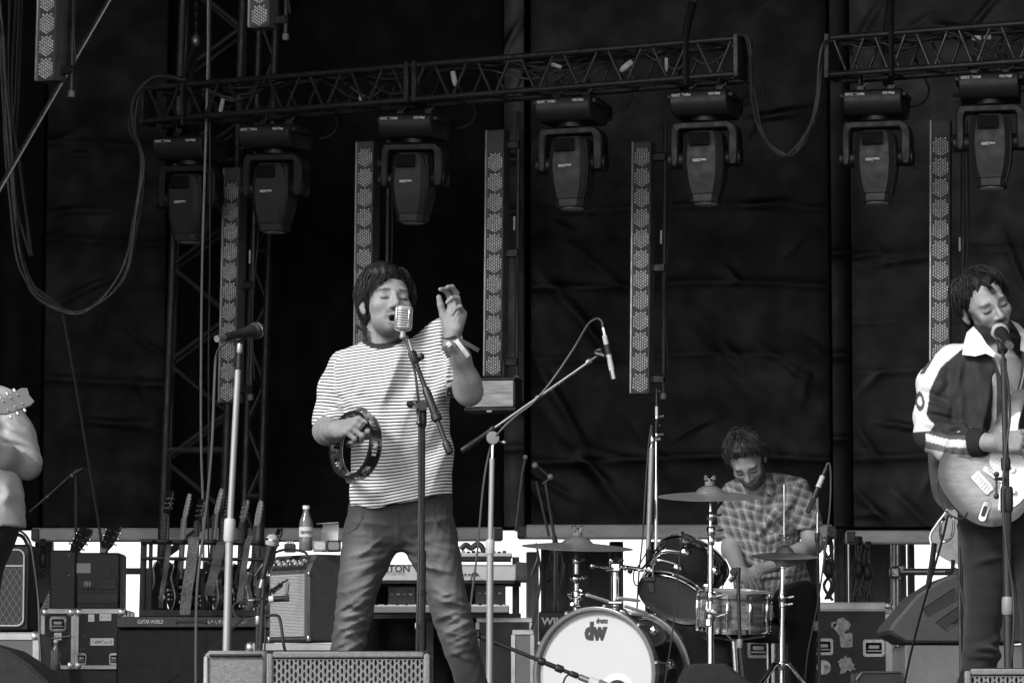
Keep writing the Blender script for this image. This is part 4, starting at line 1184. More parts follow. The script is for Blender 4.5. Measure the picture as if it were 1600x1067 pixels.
fl += [(550, 815, 615, 822, .005, 4), (630, 822, 700, 812, .005, 4), (545, 835, 610, 838, .005, 4), (560, 880, 610, 868, .006, 4), (640, 880, 700, 892, .006, 4), (548, 925, 590, 905, .007, 5), (660, 915, 720, 930, .007, 5), (668, 945, 725, 935, .008, 5), (542, 945, 582, 935, .008, 5), (622, 856, 540, 870, .006, 6), (622, 862, 548, 905, .007, 6), (620, 850, 556, 845, .005, 5), (618, 872, 560, 930, .005, 6), (628, 858, 700, 868, .006, 6), (634, 866, 705, 905, .007, 7), (628, 850, 700, 842, .005, 5), (645, 885, 705, 935, .005, 6),
       (610, 845, 565, 825, -.004, 6), (640, 845, 690, 825, -.004, 6), (560, 805, 575, 842, .004, 4), (690, 805, 678, 840, .004, 4), (622, 800, 624, 850, .004, 3)]
tl = []
for (cx, cy, w_, n_, sl) in ((555, 945, 50, 12, .4), (704, 955, 52, 12, -.4), (545, 1000, 46, 8, .35), (722, 1006, 46, 8, -.35), (572, 872, 60, 5, .5), (672, 876, 60, 5, -.5)):
    for i in range(n_):
        y = cy + r.uniform(-34, 30); a = r.uniform(-.3, .3) + sl; x = cx + r.uniform(-.35, .35) * w_; h_ = w_ * r.uniform(.26, .5)
        tl.append((x - h_, y + a * h_, x + h_, y - a * h_ + .01, r.uniform(.003, .0075), r.uniform(3, 6), r.uniform(5, 10)))
je.disp(B.tents(tl)); je.disp(B.folds(fl)); je.disp(wav(5, .003, 30, (1, 1, .6)))
v, q = surface(je, (OFF.x - .32, 11.80, STAGE + .04), (OFF.x + .40, 12.26, pt(0, 772).z), .0038)
u_, v_, w_ = B.uv(v)
tone = np.full(len(v), .032, f32)
fade = np.maximum(bump(u_ - np.interp(v_, [830, 1000], [566, 548]), 24) * bump(v_ - 885, 60), bump(u_ - np.interp(v_, [830, 1000], [680, 715]), 26) * bump(v_ - 890, 65))
fade = np.where(np.abs(u_ - 624) < 40, fade * .4, fade); fade = np.maximum(fade, .8 * np.maximum(bump(u_ - 548, 20), bump(u_ - 712, 20)) * bump(v_ - 975, 45))
tone += .115 * fade
d = je(v)                                    # whiskers worn pale on the crests of the creases
cr = -B.folds(fl)(v); tone += np.clip(cr, -.004, .010) * 3.0
tone += np.clip(-B.tents(tl)(v), 0, .01) * 3
seam = ((np.abs(u_ - 622 - (v_ - 800) * .03) < 1.5) & (v_ < 856) | (np.abs(np.hypot(u_ - 634, v_ - 795) - 24) < 1.3) & (u_ > 634) & (v_ > 795) & (v_ < 840) | (np.abs(np.hypot(u_ - 533, v_ - 800) - 36) < 1.3) & (v_ < 836) | (np.abs(np.hypot(u_ - 716, v_ - 800) - 36) < 1.3) & (v_ < 836)) & (w_ < 0); tone = np.where(seam, .022, tone)
link_mesh('jeans', np_mesh('jeans', v, q, OFF, dict(tone=np.clip(tone, .03, .3)), 1), DENIM, t)
for uu in (527, 757):
    sf = Field(); a = pt(uu, 1238, .02); a.z = STAGE + .045
    sf.cap(a + Vector((0, .06, 0)), a + Vector((0, -.16, -.01)), .045, .036, .02); sf.cap(a, a + Vector((0, .03, .06)), .045, .05, .03)
    sf.cutfn(lambda Q: -(STAGE + .002 - Q[:, 2]) * -1, .003)
    v, q = surface(sf, nparr(a) - nparr((.08, .25, .06)), nparr(a) + nparr((.08, .16, .14)), .008)
    link_mesh('shoe', np_mesh('shoe', v, q, OFF), MT['shoe'], t)
# wristbands on the raised wrist
da = (pt(720, 566, -.17) - wrR).normalized()
for k, (s_, rr, m_, lb) in enumerate(((-.004, .0285, 'bandd', None), (.012, .029, 'band', 'pale festival wristband with loose ends'))):
    c = wrR + da * s_
    wb = MB(OFF).lathe([(rr, -.005), (rr + .0025, -.005), (rr + .0025, .005), (rr, .005), (rr, -.005)], 24, frame(c, z=da), cap=False).build('wristband', MT[m_], t)
    if lb: wb['label'] = lb
for k, (u0, v0, u1, v1, m_) in enumerate(((714, 542, 733, 567, 'band'), (718, 541, 749, 558, 'bandd'), (700, 546, 706, 552, 'band'), (696, 552, 704, 570, 'bandd'))):
    a = pt(u0, v0, -.235); b = pt(u1, v1, -.225 if k < 2 else -.25); d_ = (b - a); s_ = Vector((d_.z, 0, -d_.x)).normalized() * .007
    MB(OFF).loft([[a + s_, a - s_, a - s_ + Vector((0, .002, 0)), a + s_ + Vector((0, .002, 0))], [(a + b) / 2 + s_ + Vector((0, -.008, 0)), (a + b) / 2 - s_ + Vector((0, -.008, 0)), (a + b) / 2 - s_ + Vector((0, -.006, 0)), (a + b) / 2 + s_ + Vector((0, -.006, 0))],
                  [b + s_, b - s_, b - s_ + Vector((0, .002, 0)), b + s_ + Vector((0, .002, 0))]]).build('ribbon_end', MT[m_], t)
kl = knL
# bracelet on the tambourine arm
dl = (wrL - pt(519, 676, -.08)).normalized()
MB(OFF).lathe([(.0315, -.002), (.0335, -.002), (.0335, .002), (.0315, .002), (.0315, -.002)], 24, frame(wrL - dl * .012, z=dl), cap=False).build('bracelet', MT['rubber'], t)

# ------------------------------------------------------------------ TAMBOURINE, held in the fist
ctr = pt(559, 701, -.165)
axn = Vector((-.76, -.64, .08)).normalized()
t = thing('tambourine', 'black tambourine with double rows of jingles held in the singer\'s fist', 'tambourine', ctr)
FR = frame((0, 0, 0), z=axn, x=(.25, 0, 1))
RT = .108
secs = 8
for i in range(secs):                       # frame with slots: rims above and below, posts between
    pass
mb = MB()
for z0, z1 in ((.0, .011), (.037, .048)):
    mb.lathe([(RT - .006, z0 - .024), (RT + .004, z0 - .024), (RT + .004, z1 - .024), (RT - .006, z1 - .024), (RT - .006, z0 - .024)], 48, FR, cap=False)
for i in range(secs):
    a = 2 * math.pi * (i + .5) / secs
    for k in range(4):
        b0 = a - .17 + k * .085; b1 = b0 + .085
        vs = [Vector((rr * math.cos(b_), rr * math.sin(b_), z)) for b_ in (b0, b1) for rr in (RT - .0058, RT + .0038) for z in (-.0135, .0135)]
        mb.add(vs, [(0, 1, 3, 2), (4, 6, 7, 5), (0, 4, 5, 1), (2, 3, 7, 6), (0, 2, 6, 4), (1, 5, 7, 3)], FR)
mb.build('hoop', MT['gdark'], t)
MB().lathe([(RT - .0068, -.0245), (RT + .0045, -.0245), (RT + .0045, -.0225), (RT - .0068, -.0225), (RT - .0068, -.0245)], 48, FR, cap=False).build('pale_edge', MT['alu'], t)
for i in range(secs):
    a = 2 * math.pi * i / secs
    for zc in (-.0055, .0055):
        c = FR @ Vector((RT * math.cos(a), RT * math.sin(a), 0)); rad = FR.to_3x3() @ Vector((math.cos(a), math.sin(a), 0)); zz = FR.to_3x3() @ Vector((0, 0, 1)); tang = zz.cross(rad)
        jr = Matrix.Rotation(rng.uniform(-.5, .5), 3, rad) @ tang
        for sg in (-1, 1):
            mj = MB().lathe([(0, .0035), (.006, .003), (.009, .0), (.0185, .0012), (.0185, .0018), (.009, .0008)], 16, frame(c + tang * (sg * .004 + zc * .9), z=jr * sg, x=rad), cap=False)
            mj.build('jingle', MT['zinc'], t)
# crossbar handle inside the hoop, under the fist
ga = FR @ Vector((RT * .97, 0, 0)); fc = (knL[1] + knL[2]) / 2 - ctr + Vector((.012, .0, -.03))
MB().tube([fc + Vector((.03, -.01, .035)), fc, fc - Vector((.03, -.04, .03))], .011, 10).build('grip', MT['gdark'], t)
# ------------------------------------------------------------------ GUITAR BUILDER
OUT = dict(
    strat=[(-.205, 0), (-.192, -.08), (-.145, -.135), (-.075, -.158), (-.005, -.138), (.045, -.108), (.09, -.105), (.135, -.130), (.163, -.143), (.172, -.125), (.130, -.072), (.105, -.032), (.105, .032), (.13, .066), (.195, .112), (.212, .138), (.175, .152), (.1, .128), (.04, .112), (-.01, .126), (-.07, .160), (-.14, .142), (-.19, .09)],
    paul=[(-.21, 0), (-.2, -.08), (-.155, -.145), (-.08, -.165), (-.01, -.135), (.045, -.105), (.095, -.118), (.13, -.13), (.15, -.115), (.125, -.07), (.13, -.03), (.14, .03), (.165, .07), (.16, .115), (.12, .135), (.06, .118), (.01, .115), (-.05, .145), (-.11, .165), (-.17, .13), (-.2, .07)],
    tele=[(-.2, 0), (-.19, -.09), (-.14, -.145), (-.07, -.155), (0, -.12), (.05, -.11), (.1, -.14), (.145, -.13), (.13, -.08), (.11, -.03), (.13, .03), (.17, .08), (.165, .125), (.11, .14), (.05, .115), (0, .115), (-.06, .15), (-.13, .15), (-.185, .09)])
def smooth_outline(pts, k=5):
    n = len(pts); o = []
    for i in range(n):
        p0, p1, p2, p3 = (Vector(pts[(i + j) % n]) for j in (-1, 0, 1, 2))
        for j in range(k):
            t = j / k
            o.append(.5 * ((2 * p1) + (p2 - p0) * t + (2 * p0 - 5 * p1 + 4 * p2 - p3) * t * t + (3 * p1 - p0 - 3 * p2 + p3) * t ** 3))
    return [(q.x, q.y) for q in o]
def guitar(name, label, M, outline, body, neck, guard=None, burst=False, strap=None, head='six', hy=1, pickups=3, group=None, cat='guitar', L=.60, sc=1.0, binding=None):
    """M places local axes: x to the headstock, y to the bass side, z out of the top; root at the strap end"""
    M = M @ Matrix.Scale(sc, 4)
    root = M @ Vector((-.2, 0, 0)); t = thing(name, label, cat, root, group=group)
    o = smooth_outline(OUT[outline])
    mb = MB(root); mb.prism(o, -.042, .0, M, .006); bo = mb.build('body', body, t, angle=25)
    if burst:
        me = bo.data; a = me.attributes.new('tone', 'FLOAT', 'POINT'); Mi = M.inverted()
        # finer top for the sunburst: concentric rings
        top = MB(root); rings = []
        for k in range(9):
            f_ = 1 - k / 9 * .98
            rings.append([M @ Vector((x * f_ - .02 * (1 - f_), y * f_, .0012 + .002 * (1 - f_))) for x, y in o])
        top.loft(rings, cap=True); tm = top.build('flamed_top', body, t, angle=60)
        n = len(o); vals = []
        for k in range(9):
            vals += [float(np.interp(k, [0, 1, 2, 4, 8], [.035, .06, .17, .30, .36]))] * n
        aa = tm.data.attributes.new('tone', 'FLOAT', 'POINT'); aa.data.foreach_set('value', vals)
        a.data.foreach_set('value', [.03] * len(me.vertices))
    if binding:
        MB(root).tube([M @ Vector((x, y, .001)) for x, y in o + o[:1]], .004 * sc, 6, False).build('binding', binding, t)
    if guard:
        if outline == 'strat': gp = [(-.105, -.10), (-.06, -.125), (.0, -.118), (.05, -.092), (.10, -.085), (.128, -.10), (.12, -.065), (.1, -.03), (.1, .03), (.12, .062), (.155, .09), (.11, .095), (.05, .075), (0, .055), (-.03, .03), (-.04, -.03), (-.07, -.06)]
        else: gp = [(-.03, -.03), (-.02, -.085), (.05, -.09), (.1, -.06), (.11, .03), (.06, .06), (0, .04)]
        MB(root).prism(smooth_outline(gp, 3), .0035, .0062, M, .0008).build('pickguard', guard, t)
    xs = (-.045, .01, .065)[:pickups]
    for i, x in enumerate(xs):
        pk = MB(root).prism(rrect(.02, .075, .009), .005, .012, M @ Matrix.Translation((x, -.004, 0)) @ Matrix.Rotation(math.radians(14 if i == 0 and outline == 'strat' else 0), 4, 'Z'), .001).build('pickup', MT['pick'] if outline == 'strat' else MT['chrome'], t)
        m = MB(root)
        for k in range(6): m.lathe([(.0028, .012), (.0028, .0128)], 8, M @ Matrix.Translation((x, -.026 + .0088 * k, 0)))
        m.build('pole_piece', MT['steel'], pk)
    br = MB(root).prism(rrect(.036, .078, .006), .004, .009, M @ Matrix.Translation((-.088, 0, 0)), .001).build('bridge', MT['chrome'], t)
    for k in range(6): MB(root).box((-.092, -.026 + .0105 * k, .012), (.02, .0085, .008), M, .001).build('saddle', MT['chrome'], br)
    for (x, y) in ((-.035, -.085), (-.066, -.098), (-.100, -.100)):
        MB(root).lathe([(.010, .005), (.009, .016), (.007, .018)], 16, M @ Matrix.Translation((x, y, 0))).build('knob', MT['pick'] if outline == 'strat' else MT['alu'], t)
    jk = MB(root).prism(rrect(.07, .028, .013), .003, .007, M @ Matrix.Translation((-.145, -.072, 0)) @ Matrix.Rotation(math.radians(30), 4, 'Z'), .002).build('jack_plate', MT['chrome'], t)
    MB(root).prism(rrect(.036, .014, .006), .007, .0074, M @ Matrix.Translation((-.145, -.072, 0)) @ Matrix.Rotation(math.radians(30), 4, 'Z')).build('jack_recess', MT['blackp'], jk)
    # neck, fretboard, frets, headstock, tuners
    x0, x1 = .07, .07 + L * .72
    nk = MB(root).loft([[M @ Vector((x, s * wd, z)) for s, z in ((-1, .014), (1, .014), (1, .002), (.6, -.012), (-.6, -.012), (-1, .002))] for x, wd in ((x0, .028), (x1, .0215))]).build('neck', neck, t)
    MB(root).box(((x0 + x1) / 2, 0, .0155), (x1 - x0, .044, .003), M).build('fretboard', MT['wood'] if neck is not MT['woodl'] or outline != 'strat' else neck, nk)
    m = MB(root)
    for k in range(20):
        x = -.088 + .648 * 2 ** (-(k + 1) / 12)
        x = x1 - (x1 - (-.088)) * (1 - 2 ** (-(k + 1) / 12))
        if x > x0: m.box((x, 0, .0177), (.002, .043, .0016), M)
    m.build('fret', MT['alu'], nk)
    if head == 'six': hp = [(0, -.021), (.03, -.03), (.1, -.032), (.165, -.03), (.185, -.012), (.178, .012), (.155, .022), (.12, .026), (.03, .034), (0, .021)]
    else: hp = [(0, -.021), (.03, -.036), (.14, -.046), (.165, -.035), (.158, 0), (.165, .035), (.14, .046), (.03, .036), (0, .021)]
    Mh = M @ Matrix.Translation((x1, 0, .004)) @ Matrix.Rotation(math.radians(10), 4, 'Y') @ Matrix.Diagonal((1, hy, 1, 1))
    hd = MB(root).prism(hp, -.010, .005, Mh, .0015).build('headstock', neck if head == 'six' else (body if not burst else neck), t)
    for k in range(6):
        if head == 'six': px_, py_, sg = .03 + .025 * k, .014, 1; py_ = .022 - .003 * k
        else: px_, sg = .04 + .035 * (k // 2), (1 if k % 2 else -1); py_ = .03 * sg
        MB(root).lathe([(.0045, .005), (.0045, .012), (.003, .016)], 10, Mh @ Matrix.Translation((px_, py_ - .006 * sg, 0))).build('tuner_post', MT['chrome'], hd)
        MB(root).ball((px_, py_ + .022 * sg, -.004), (.008, .012, .007), 8, Mh).rod((px_, py_, -.004), (px_, py_ + .016 * sg, -.004), .003, 6, Mh).build('tuner', MT['chrome'], hd)
    m = MB(root)
    for k in range(6): m.rod((-.09, -.026 + .0105 * k, .0185), (x1, -.0165 + .0066 * k, .0195), .0005, 3, M)
    st = m.build('string', MT['steel'], t); st['kind'] = 'stuff'
    if strap:
        MB(root).tube(spline([M @ Vector(q) for q in strap[1]], 6), .024, 8, flat=.09).build('strap', strap[0], t)
    return t
SUNB = attr_mat('sunburst_finish', .18, 0, var=.35, vs=8, coat=.7)
SUNB.node_tree.nodes['Mapping'].inputs['Scale'].default_value = (1.5, 1.5, 6)

# ------------------------------------------------------------------ RIGHT HAND GUITARIST
t, B = person('guitarist in a dark satin jacket with white sleeve stripes singing at the right', 12.3, 1560)
OFF = t.location; pt = B.pt
hc = pt(1537, 479, -.03); HR = rot(18, 12, 25); HS = 1.0; hcv = nparr(hc)
bd = Field(); head(bd, hc, HR, HS, fat=.94)
bd.cap(pt(1548, 520, .0), pt(1556, 580, .04), .060, .068, .03)
bd.ell(pt(1562, 625, -.005), (.12, .09, .17), None, .05)
bd.cap(pt(1560, 640, .04), pt(1575, 760, .04), .10, .11, .03)
el, wr = pt(1452, 678, -.02), pt(1540, 698, -.20)
bd.chain([el, pt(1500, 690, -.12), wr], [.04, .040, .027], .02, .02)
hand(bd, wr, Vector((1, -.12, .06)), Vector((.05, .85, -.45)), -1, [(20, 40, 25), (26, 44, 28), (32, 46, 30), (38, 48, 30)], (24, 4, 4), 1.0, 7)
elq, wrq = pt(1702, 660, -.02), pt(1725, 590, -.26)
bd.chain([elq, wrq], [.042, .028], .02, .02)
hand(bd, wrq, Vector((.2, -.5, .8)), Vector((-.7, .3, .2)), 1, [(50, 60, 40)] * 4, (25, 10, 20))
v, q = surface(bd, (OFF.x - .32, 11.9, 1.95), (OFF.x + .46, 12.58, hc.z + .17), .0031)
tn = face_tone(v, hcv, HR, HS, .28, .92, 0, 0, browt=.06, lid=.02)
u_, v_, w_ = B.uv(v)
tn = np.where((v_ > 560) & (np.abs(u_ - 1560) < 60), .19, tn)
tn = np.where(v_ > 640, .25, tn)
link_mesh('body', np_mesh('body', v, q, OFF, dict(tone=tn), 1), SKIN, t)
hf = Field(); HL = lambda x, y, z: hcv + HS * (HR @ nparr((x, y, z)))
hf.ell(HL(0, .028, .046), [.084, .094, .080], HR, .02)
hf.ell(HL(0, .0, .088), [.055, .05, .028], HR, .03)
hf.ell(HL(-.055, .05, -.0), [.03, .05, .06], HR, .03); hf.ell(HL(.055, .05, -.0), [.03, .05, .06], HR, .03)
hf.cut(HL(.0, -.110, .02), [.068, .062, .068], HR, .02); hf.cut(HL(0, -.06, -.07), [.11, .085, .085], HR, .02)
hf.disp(wav(8, .007, 70, (1, 1, .6)))
v, q = surface(hf, hcv - .17, hcv + .17, .004)
link_mesh('hair', np_mesh('hair', v, q, OFF, dict(tone=np.full(len(v), .012)), 1), HAIR, t)
ZG = ((-3.2, -.085), (-2.0, -.075), (-1.7, -.02), (-1.45, .01), (-1.2, .03), (-.9, .06), (-.5, .098), (0, .104), (.5, .098), (.9, .06), (1.3, .02), (1.7, -.02), (2.1, -.08), (3.2, -.085))
mb, tt = hair_strands(hcv, HR, HS, 1500, (-.25, .35, .9), lambda az: float(np.interp(az, [g_[0] for g_ in ZG], [g_[1] for g_ in ZG])), 9, lift=(.003, .021), width=.0019, wave=.0035, lmax=.22, sway=-.3, rad=(.081, .099, .085), keep=lambda p_: not any(a.y < .01 and a.z < -.01 for a in p_))
# two loose locks over the forehead
for j in range(14):
    x0 = -.012 + .0022 * (j % 8); pts = [HL(x0 - .01, -.075, .105), HL(x0 + .004, -.098, .08), HL(x0 + .010 + .003 * j % .008, -.102, .05)]
    n0 = len(mb.v); mb.tube(spline([Vector([float(a) for a in p_]) for p_ in pts], 4), [.0016] * 4 + [.0014] * 3 + [.001, .0004], 3); tt += [1.0] * (len(mb.v) - n0)
strands_obj(mb, [.016 * a for a in tt], OFF, HAIR, t, 'hair_locks')
jk = Field()
jk.fn(B.body([(528, 1528, 1590, .05, .07), (542, 1500, 1622, .045, .09), (556, 1478, 1650, .045, .11), (590, 1468, 1664, .04, .13), (640, 1472, 1662, .03, .14), (690, 1488, 1652, .02, .14), (725, 1496, 1648, .02, .13)], 2.3), .03)
jk.chain([pt(1496, 566, .05), pt(1466, 600, .03), pt(1458, 650, .0), pt(1456, 676, -.03)], [.070, .066, .062, .060], .03, .03)
jk.chain([pt(1452, 682, -.03), pt(1478, 694, -.09), pt(1510, 697, -.145)], [.056, .058, .052], .02, .02)
jk.chain([pt(1640, 570, .05), pt(1680, 610, .03), pt(1702, 660, -.02)], [.07, .064, .06], .03, .03)
jk.chain([pt(1702, 660, -.02), pt(1722, 605, -.2)], [.056, .048], .02, .02)
def vneck(Q):
    u, v, w = B.uv(Q); uc = np.interp(v, [530, 640], [1566, 1580]); hw = np.interp(v, [510, 560, 603, 632, 640], [34, 25, 12, 0, -5])
    return np.maximum((np.abs(u - uc) - hw) * B.m, w - .02)
jk.cutfn(vneck, .006)
jk.cutfn(lambda Q: (Q - nparr(pt(1513, 697, -.150))) @ nparr((-.80, .58, .1)) * 1.0 + np.where(np.abs(Q[:, 0] - pt(1525, 697).x) < .06, 0, 1), .003)
jk.disp(B.folds([(1500, 560, 1478, 640, .010, 7), (1485, 575, 1470, 600, -.006, 6), (1515, 565, 1530, 640, .008, 9), (1500, 600, 1520, 670, -.008, 9), (1535, 590, 1560, 660, .008, 8), (1478, 640, 1440, 625, .012, 6), (1480, 655, 1445, 650, -.010, 6), (1476, 668, 1438, 664, .012, 6), (1465, 675, 1500, 668, .010, 5), (1470, 684, 1505, 678, -.006, 5),
    (1445, 600, 1475, 612, .010, 6), (1442, 612, 1470, 628, -.008, 6), (1460, 590, 1478, 606, .008, 5), (1465, 700, 1462, 725, .010, 5), (1480, 690, 1476, 725, .008, 5), (1495, 688, 1492, 718, .007, 4), (1520, 640, 1560, 672, .008, 9), (1490, 620, 1500, 680, .008, 6), (1545, 575, 1556, 640, -.006, 8),
    (1442, 660, 1470, 690, .012, 6), (1590, 600, 1640, 640, .010, 9), (1590, 640, 1640, 620, .01, 7)]))
jk_t = B.tents([(1492, 562, 1500, 640, .010, 10, 14), (1520, 566, 1545, 650, .012, 16, 14), (1545, 575, 1572, 640, .008, 10, 10), (1475, 590, 1445, 640, .010, 10, 10), (1440, 606, 1478, 622, .010, 7, 8), (1440, 640, 1482, 652, .012, 6, 7), (1446, 664, 1500, 668, .012, 5, 6), (1470, 686, 1466, 724, .012, 5, 8), (1488, 686, 1486, 722, .010, 5, 7)])
jk.disp(lambda Q: .6 * jk_t(Q))
jk.disp(wav(21, .005, 24, (1, 1, .7)))
v, q = surface(jk, (OFF.x - .34, 11.95, pt(0, 740).z), (OFF.x + .46, 12.62, pt(0, 512).z), .0042)
u_, v_, w_ = B.uv(v)
tone = np.full(len(v), .024, f32)
bnd = np.interp(v_, [510, 535, 548, 575, 610, 650, 668, 690], [1545, 1522, 1500, 1468, 1451, 1444, 1453, 1440])
white = (u_ < bnd) & (v_ < 676)
tone = np.where(white, .60, tone)
d1 = np.abs((u_ - np.interp(v_, [548, 585], [1463, 1440]))); tone = np.where(white & (d1 < 3.2) & (v_ > 549) & (v_ < 584), .06, tone)
e1 = ((u_ - 1436) / 6) ** 2 + ((v_ - 628) / 16) ** 2; tone = np.where(white & (e1 < 1) & (e1 > .25), .06, tone)
fa = (v_ > 676) & (u_ < 1512); ax_ = np.interp(u_, [1440, 1470, 1510], [676, 688, 692])
rel = v_ - ax_
for a_, b_, tv in ((-4, 3, .07), (3, 15, .62), (15, 25, .11), (25, 60, .50)): tone = np.where(fa & (rel > a_) & (rel < b_) & (u_ > 1442), tv, tone)
link_mesh('jacket', np_mesh('jacket', v, q, OFF, dict(tone=tone), 1), SATIN, t)
# ribbed cuff
cf = MB(OFF); ca = pt(1508, 696, -.145); cb = pt(1532, 698, -.185); dd = (cb - ca).normalized(); rings = []
FC = frame(ca, z=dd)
for s_, rr in ((-.012, .040), (.0, .0485), (.012, .0495), (.045, .0455), (.056, .0435), (.058, .036)):
    rings.append([FC @ Vector(((rr + .0012 * (k % 2)) * math.cos(2 * math.pi * k / 60), (rr + .0012 * (k % 2)) * math.sin(2 * math.pi * k / 60), s_)) for k in range(60)])
cf.loft(rings); cf.build('ribbed_cuff', M_('dark_rib_knit', .018, .9, bump=.3, bs=300, spec=.2), t, angle=60)
def plate(name, pts, th, mat, parent, pl, sub=None):
    m = MB(parent.location); n = len(pts); a = [pl.pt(*p_) for p_ in pts]; c = sum(a, Vector()) / n; b = [p_ + Vector((0, th, 0)) for p_ in a]
    vs = a + b + [c + Vector((0, -.006, 0))]
    fs = [(i, (i + 1) % n, 2 * n) for i in range(n)] + [(i, i + n, (i + 1) % n + n, (i + 1) % n) for i in range(n)] + [tuple(range(n, 2 * n))]
    m.add(vs, fs); return m.build(name, mat, parent, angle=60)
wcol = M_('white_collar_cloth', .6, .8, var=.06, vs=30, bump=.15, bs=90)
plate('collar', [(1511, 519, -.0), (1519, 511, -.03), (1528, 526, -.075), (1536, 542, -.10), (1550, 558, -.115), (1546, 563, -.112), (1534, 557, -.105), (1518, 561, -.10), (1499, 558, -.085), (1504, 538, -.045)], .012, wcol, t, B)
plate('collar', [(1579, 500, -.0), (1590, 505, .0), (1608, 524, -.02), (1618, 552, -.06), (1598, 556, -.10), (1588, 552, -.11), (1592, 530, -.07), (1588, 515, -.03)], .012, wcol, t, B)
MB(OFF).tube(spline([pt(1547, 558, -.112), pt(1556, 580, -.115), pt(1566, 604, -.118), pt(1579, 634, -.118)], 4), .0026, 6).build('zip_edge', MT['grey'], t)
MB(OFF).tube(spline([pt(1597, 556, -.10), pt(1594, 580, -.112), pt(1589, 604, -.118), pt(1580, 634, -.118)], 4), .0026, 6).build('zip_edge', MT['grey'], t)
pa = Field()
pa.fn(B.body([(700, 1502, 1645, .03, .12), (760, 1500, 1645, .03, .12), (815, 1500, 1648, .03, .12), (850, 1510, 1640, .03, .1)], 2.4), .03)
pa.fn(B.body([(820, 1500, 1580, .03, .10), (880, 1506, 1578, .02, .092), (950, 1510, 1570, .02, .08), (1010, 1507, 1562, .03, .072), (1045, 1503, 1560, .03, .07), (1225, 1508, 1560, .04, .065)], 2.2), .02)
pa.fn(B.body([(820, 1578, 1652, .03, .10), (880, 1582, 1652, .02, .092), (950, 1592, 1655, .02, .08), (1010, 1598, 1656, .03, .072), (1225, 1600, 1655, .04, .065)], 2.2), .02)
r = random.Random(3); fl = []
for i in range(16):
    x = 1535 + r.uniform(-20, 20); y = r.choice([r.uniform(830, 880), r.uniform(960, 1050), r.uniform(990, 1050)]); h_ = r.uniform(12, 26); a = r.uniform(-.5, .4)
    fl.append((x - h_, y - a * h_, x + h_, y + a * h_, r.uniform(.004, .011), r.uniform(3.5, 6)))
pa.disp(B.folds(fl)); pa.disp(wav(31, .003, 28))
v, q = surface(pa, (OFF.x - .3, 12.0, STAGE + .03), (OFF.x + .32, 12.55, pt(0, 700).z), .006)
link_mesh('trousers', np_mesh('trousers', v, q, OFF, dict(tone=np.full(len(v), .020)), 1), DENIM, t)
for uu in (1532, 1628):
    a = pt(uu, 1230, .03); a.z = STAGE + .04
    MB(OFF).loft([[a + Vector((math.cos(k * .785) * w_, y_ , math.sin(k * .785) * h_ + (h_ - .04))) for k in range(8)] for y_, w_, h_ in ((.1, .03, .05), (.05, .045, .055), (-.05, .045, .045), (-.15, .045, .035), (-.2, .02, .02))]).build('shoe', MT['shoe'], t)
# his guitar
gx = (pt(1600, 694, 0) - pt(1520, 764, 0)).normalized(); gz = Vector((-.05, -.98, .12)); gz = (gz - gx * gz.dot(gx)).normalized(); gy = gz.cross(gx)
GM = Matrix((gx, gy, gz)).transposed().to_4x4(); GM.translation = pt(1557, 731, -.165)
gt = guitar('electric_guitar', 'sunburst electric guitar with white pickguard worn by the guitarist in the dark jacket', GM, 'strat', SUNB, MT['woodl'], MT['pick'], True,
       (MT['strapd'], [(-.2, 0, -.02), (-.212, .04, -.05), (-.18, .10, -.14), (-.1, .2, -.25)]), sc=1.06)
cable('guitar_lead', [(1512, 800, 12.1), (1503, 810, 12.08), (1487, 806, 12.08), (1472, 790, 12.1), (1466, 765, 12.13), (1468, 745, 12.2), (1470, 735, 12.3)], .0035, MT['cab'], 'thin black lead plugged into the sunburst guitar', 'cable')
cable('guitar_lead', [(1481, 805, 12.15), (1474, 836, 12.2), (1462, 880, 12.3), (1447, 930, 12.5), (1432, 985, 12.7), (1415, 1060, 12.9), (1410, 1120, 13)], .004, MT['cab'], 'black cable hanging from the sunburst guitar down past the side monitor', 'cable')

# ------------------------------------------------------------------ LEFT GUITARIST, cut by the picture edge
t, B = person('person in a pale shirt with rolled sleeve cut off by the left edge', 12.9, -55)
OFF = t.location; pt = B.pt
hc = pt(-60, 545, 0); HR = rot(20, 5, 0); hcv = nparr(hc)
bd = Field(); head(bd, hc, HR)
bd.cap(pt(-60, 575, .03), pt(-60, 640, .04), .06, .07, .03)
bd.cap(pt(-55, 660, .04), pt(-55, 830, .04), .10, .11, .03)
elb = pt(42, 727, .02)
bd.chain([pt(4, 650, .04), elb], [.05, .046], .02, .02)
bd.chain([elb, pt(10, 715, -.06), pt(-40, 690, -.16)], [.043, .044, .030], .02, .03)
hand(bd, pt(-40, 690, -.16), Vector((-.9, -.2, .3)), Vector((.1, .9, -.3)), 1, [(30, 40, 30)] * 4)
v, q = surface(bd, (OFF.x - .30, 12.5, 1.95), (OFF.x + .34, 13.2, hc.z + .16), .0045)
link_mesh('body', np_mesh('body', v, q, OFF, dict(tone=face_tone(v, hcv, HR, 1, .25)), 1), SKIN, t)
hf = Field(); hf.ell(hcv + HR @ nparr((0, .03, .05)), [.085, .096, .085], HR); hf.disp(wav(2, .006, 80))
v, q = surface(hf, hcv - .16, hcv + .16, .007)
link_mesh('hair', np_mesh('hair', v, q, OFF, dict(tone=np.full(len(v), .02)), 1), HAIR, t)
sh = Field()
sh.fn(B.body([(592, -95, -30, .04, .07), (606, -122, 8, .04, .10), (640, -135, 22, .035, .125), (700, -132, 26, .03, .13), (760, -134, 32, .03, .13), (824, -136, 38, .03, .13)], 2.3), .03)
sh.chain([pt(2, 636, .04), pt(24, 680, .03), pt(40, 722, .02)], [.066, .062, .058], .03, .03)
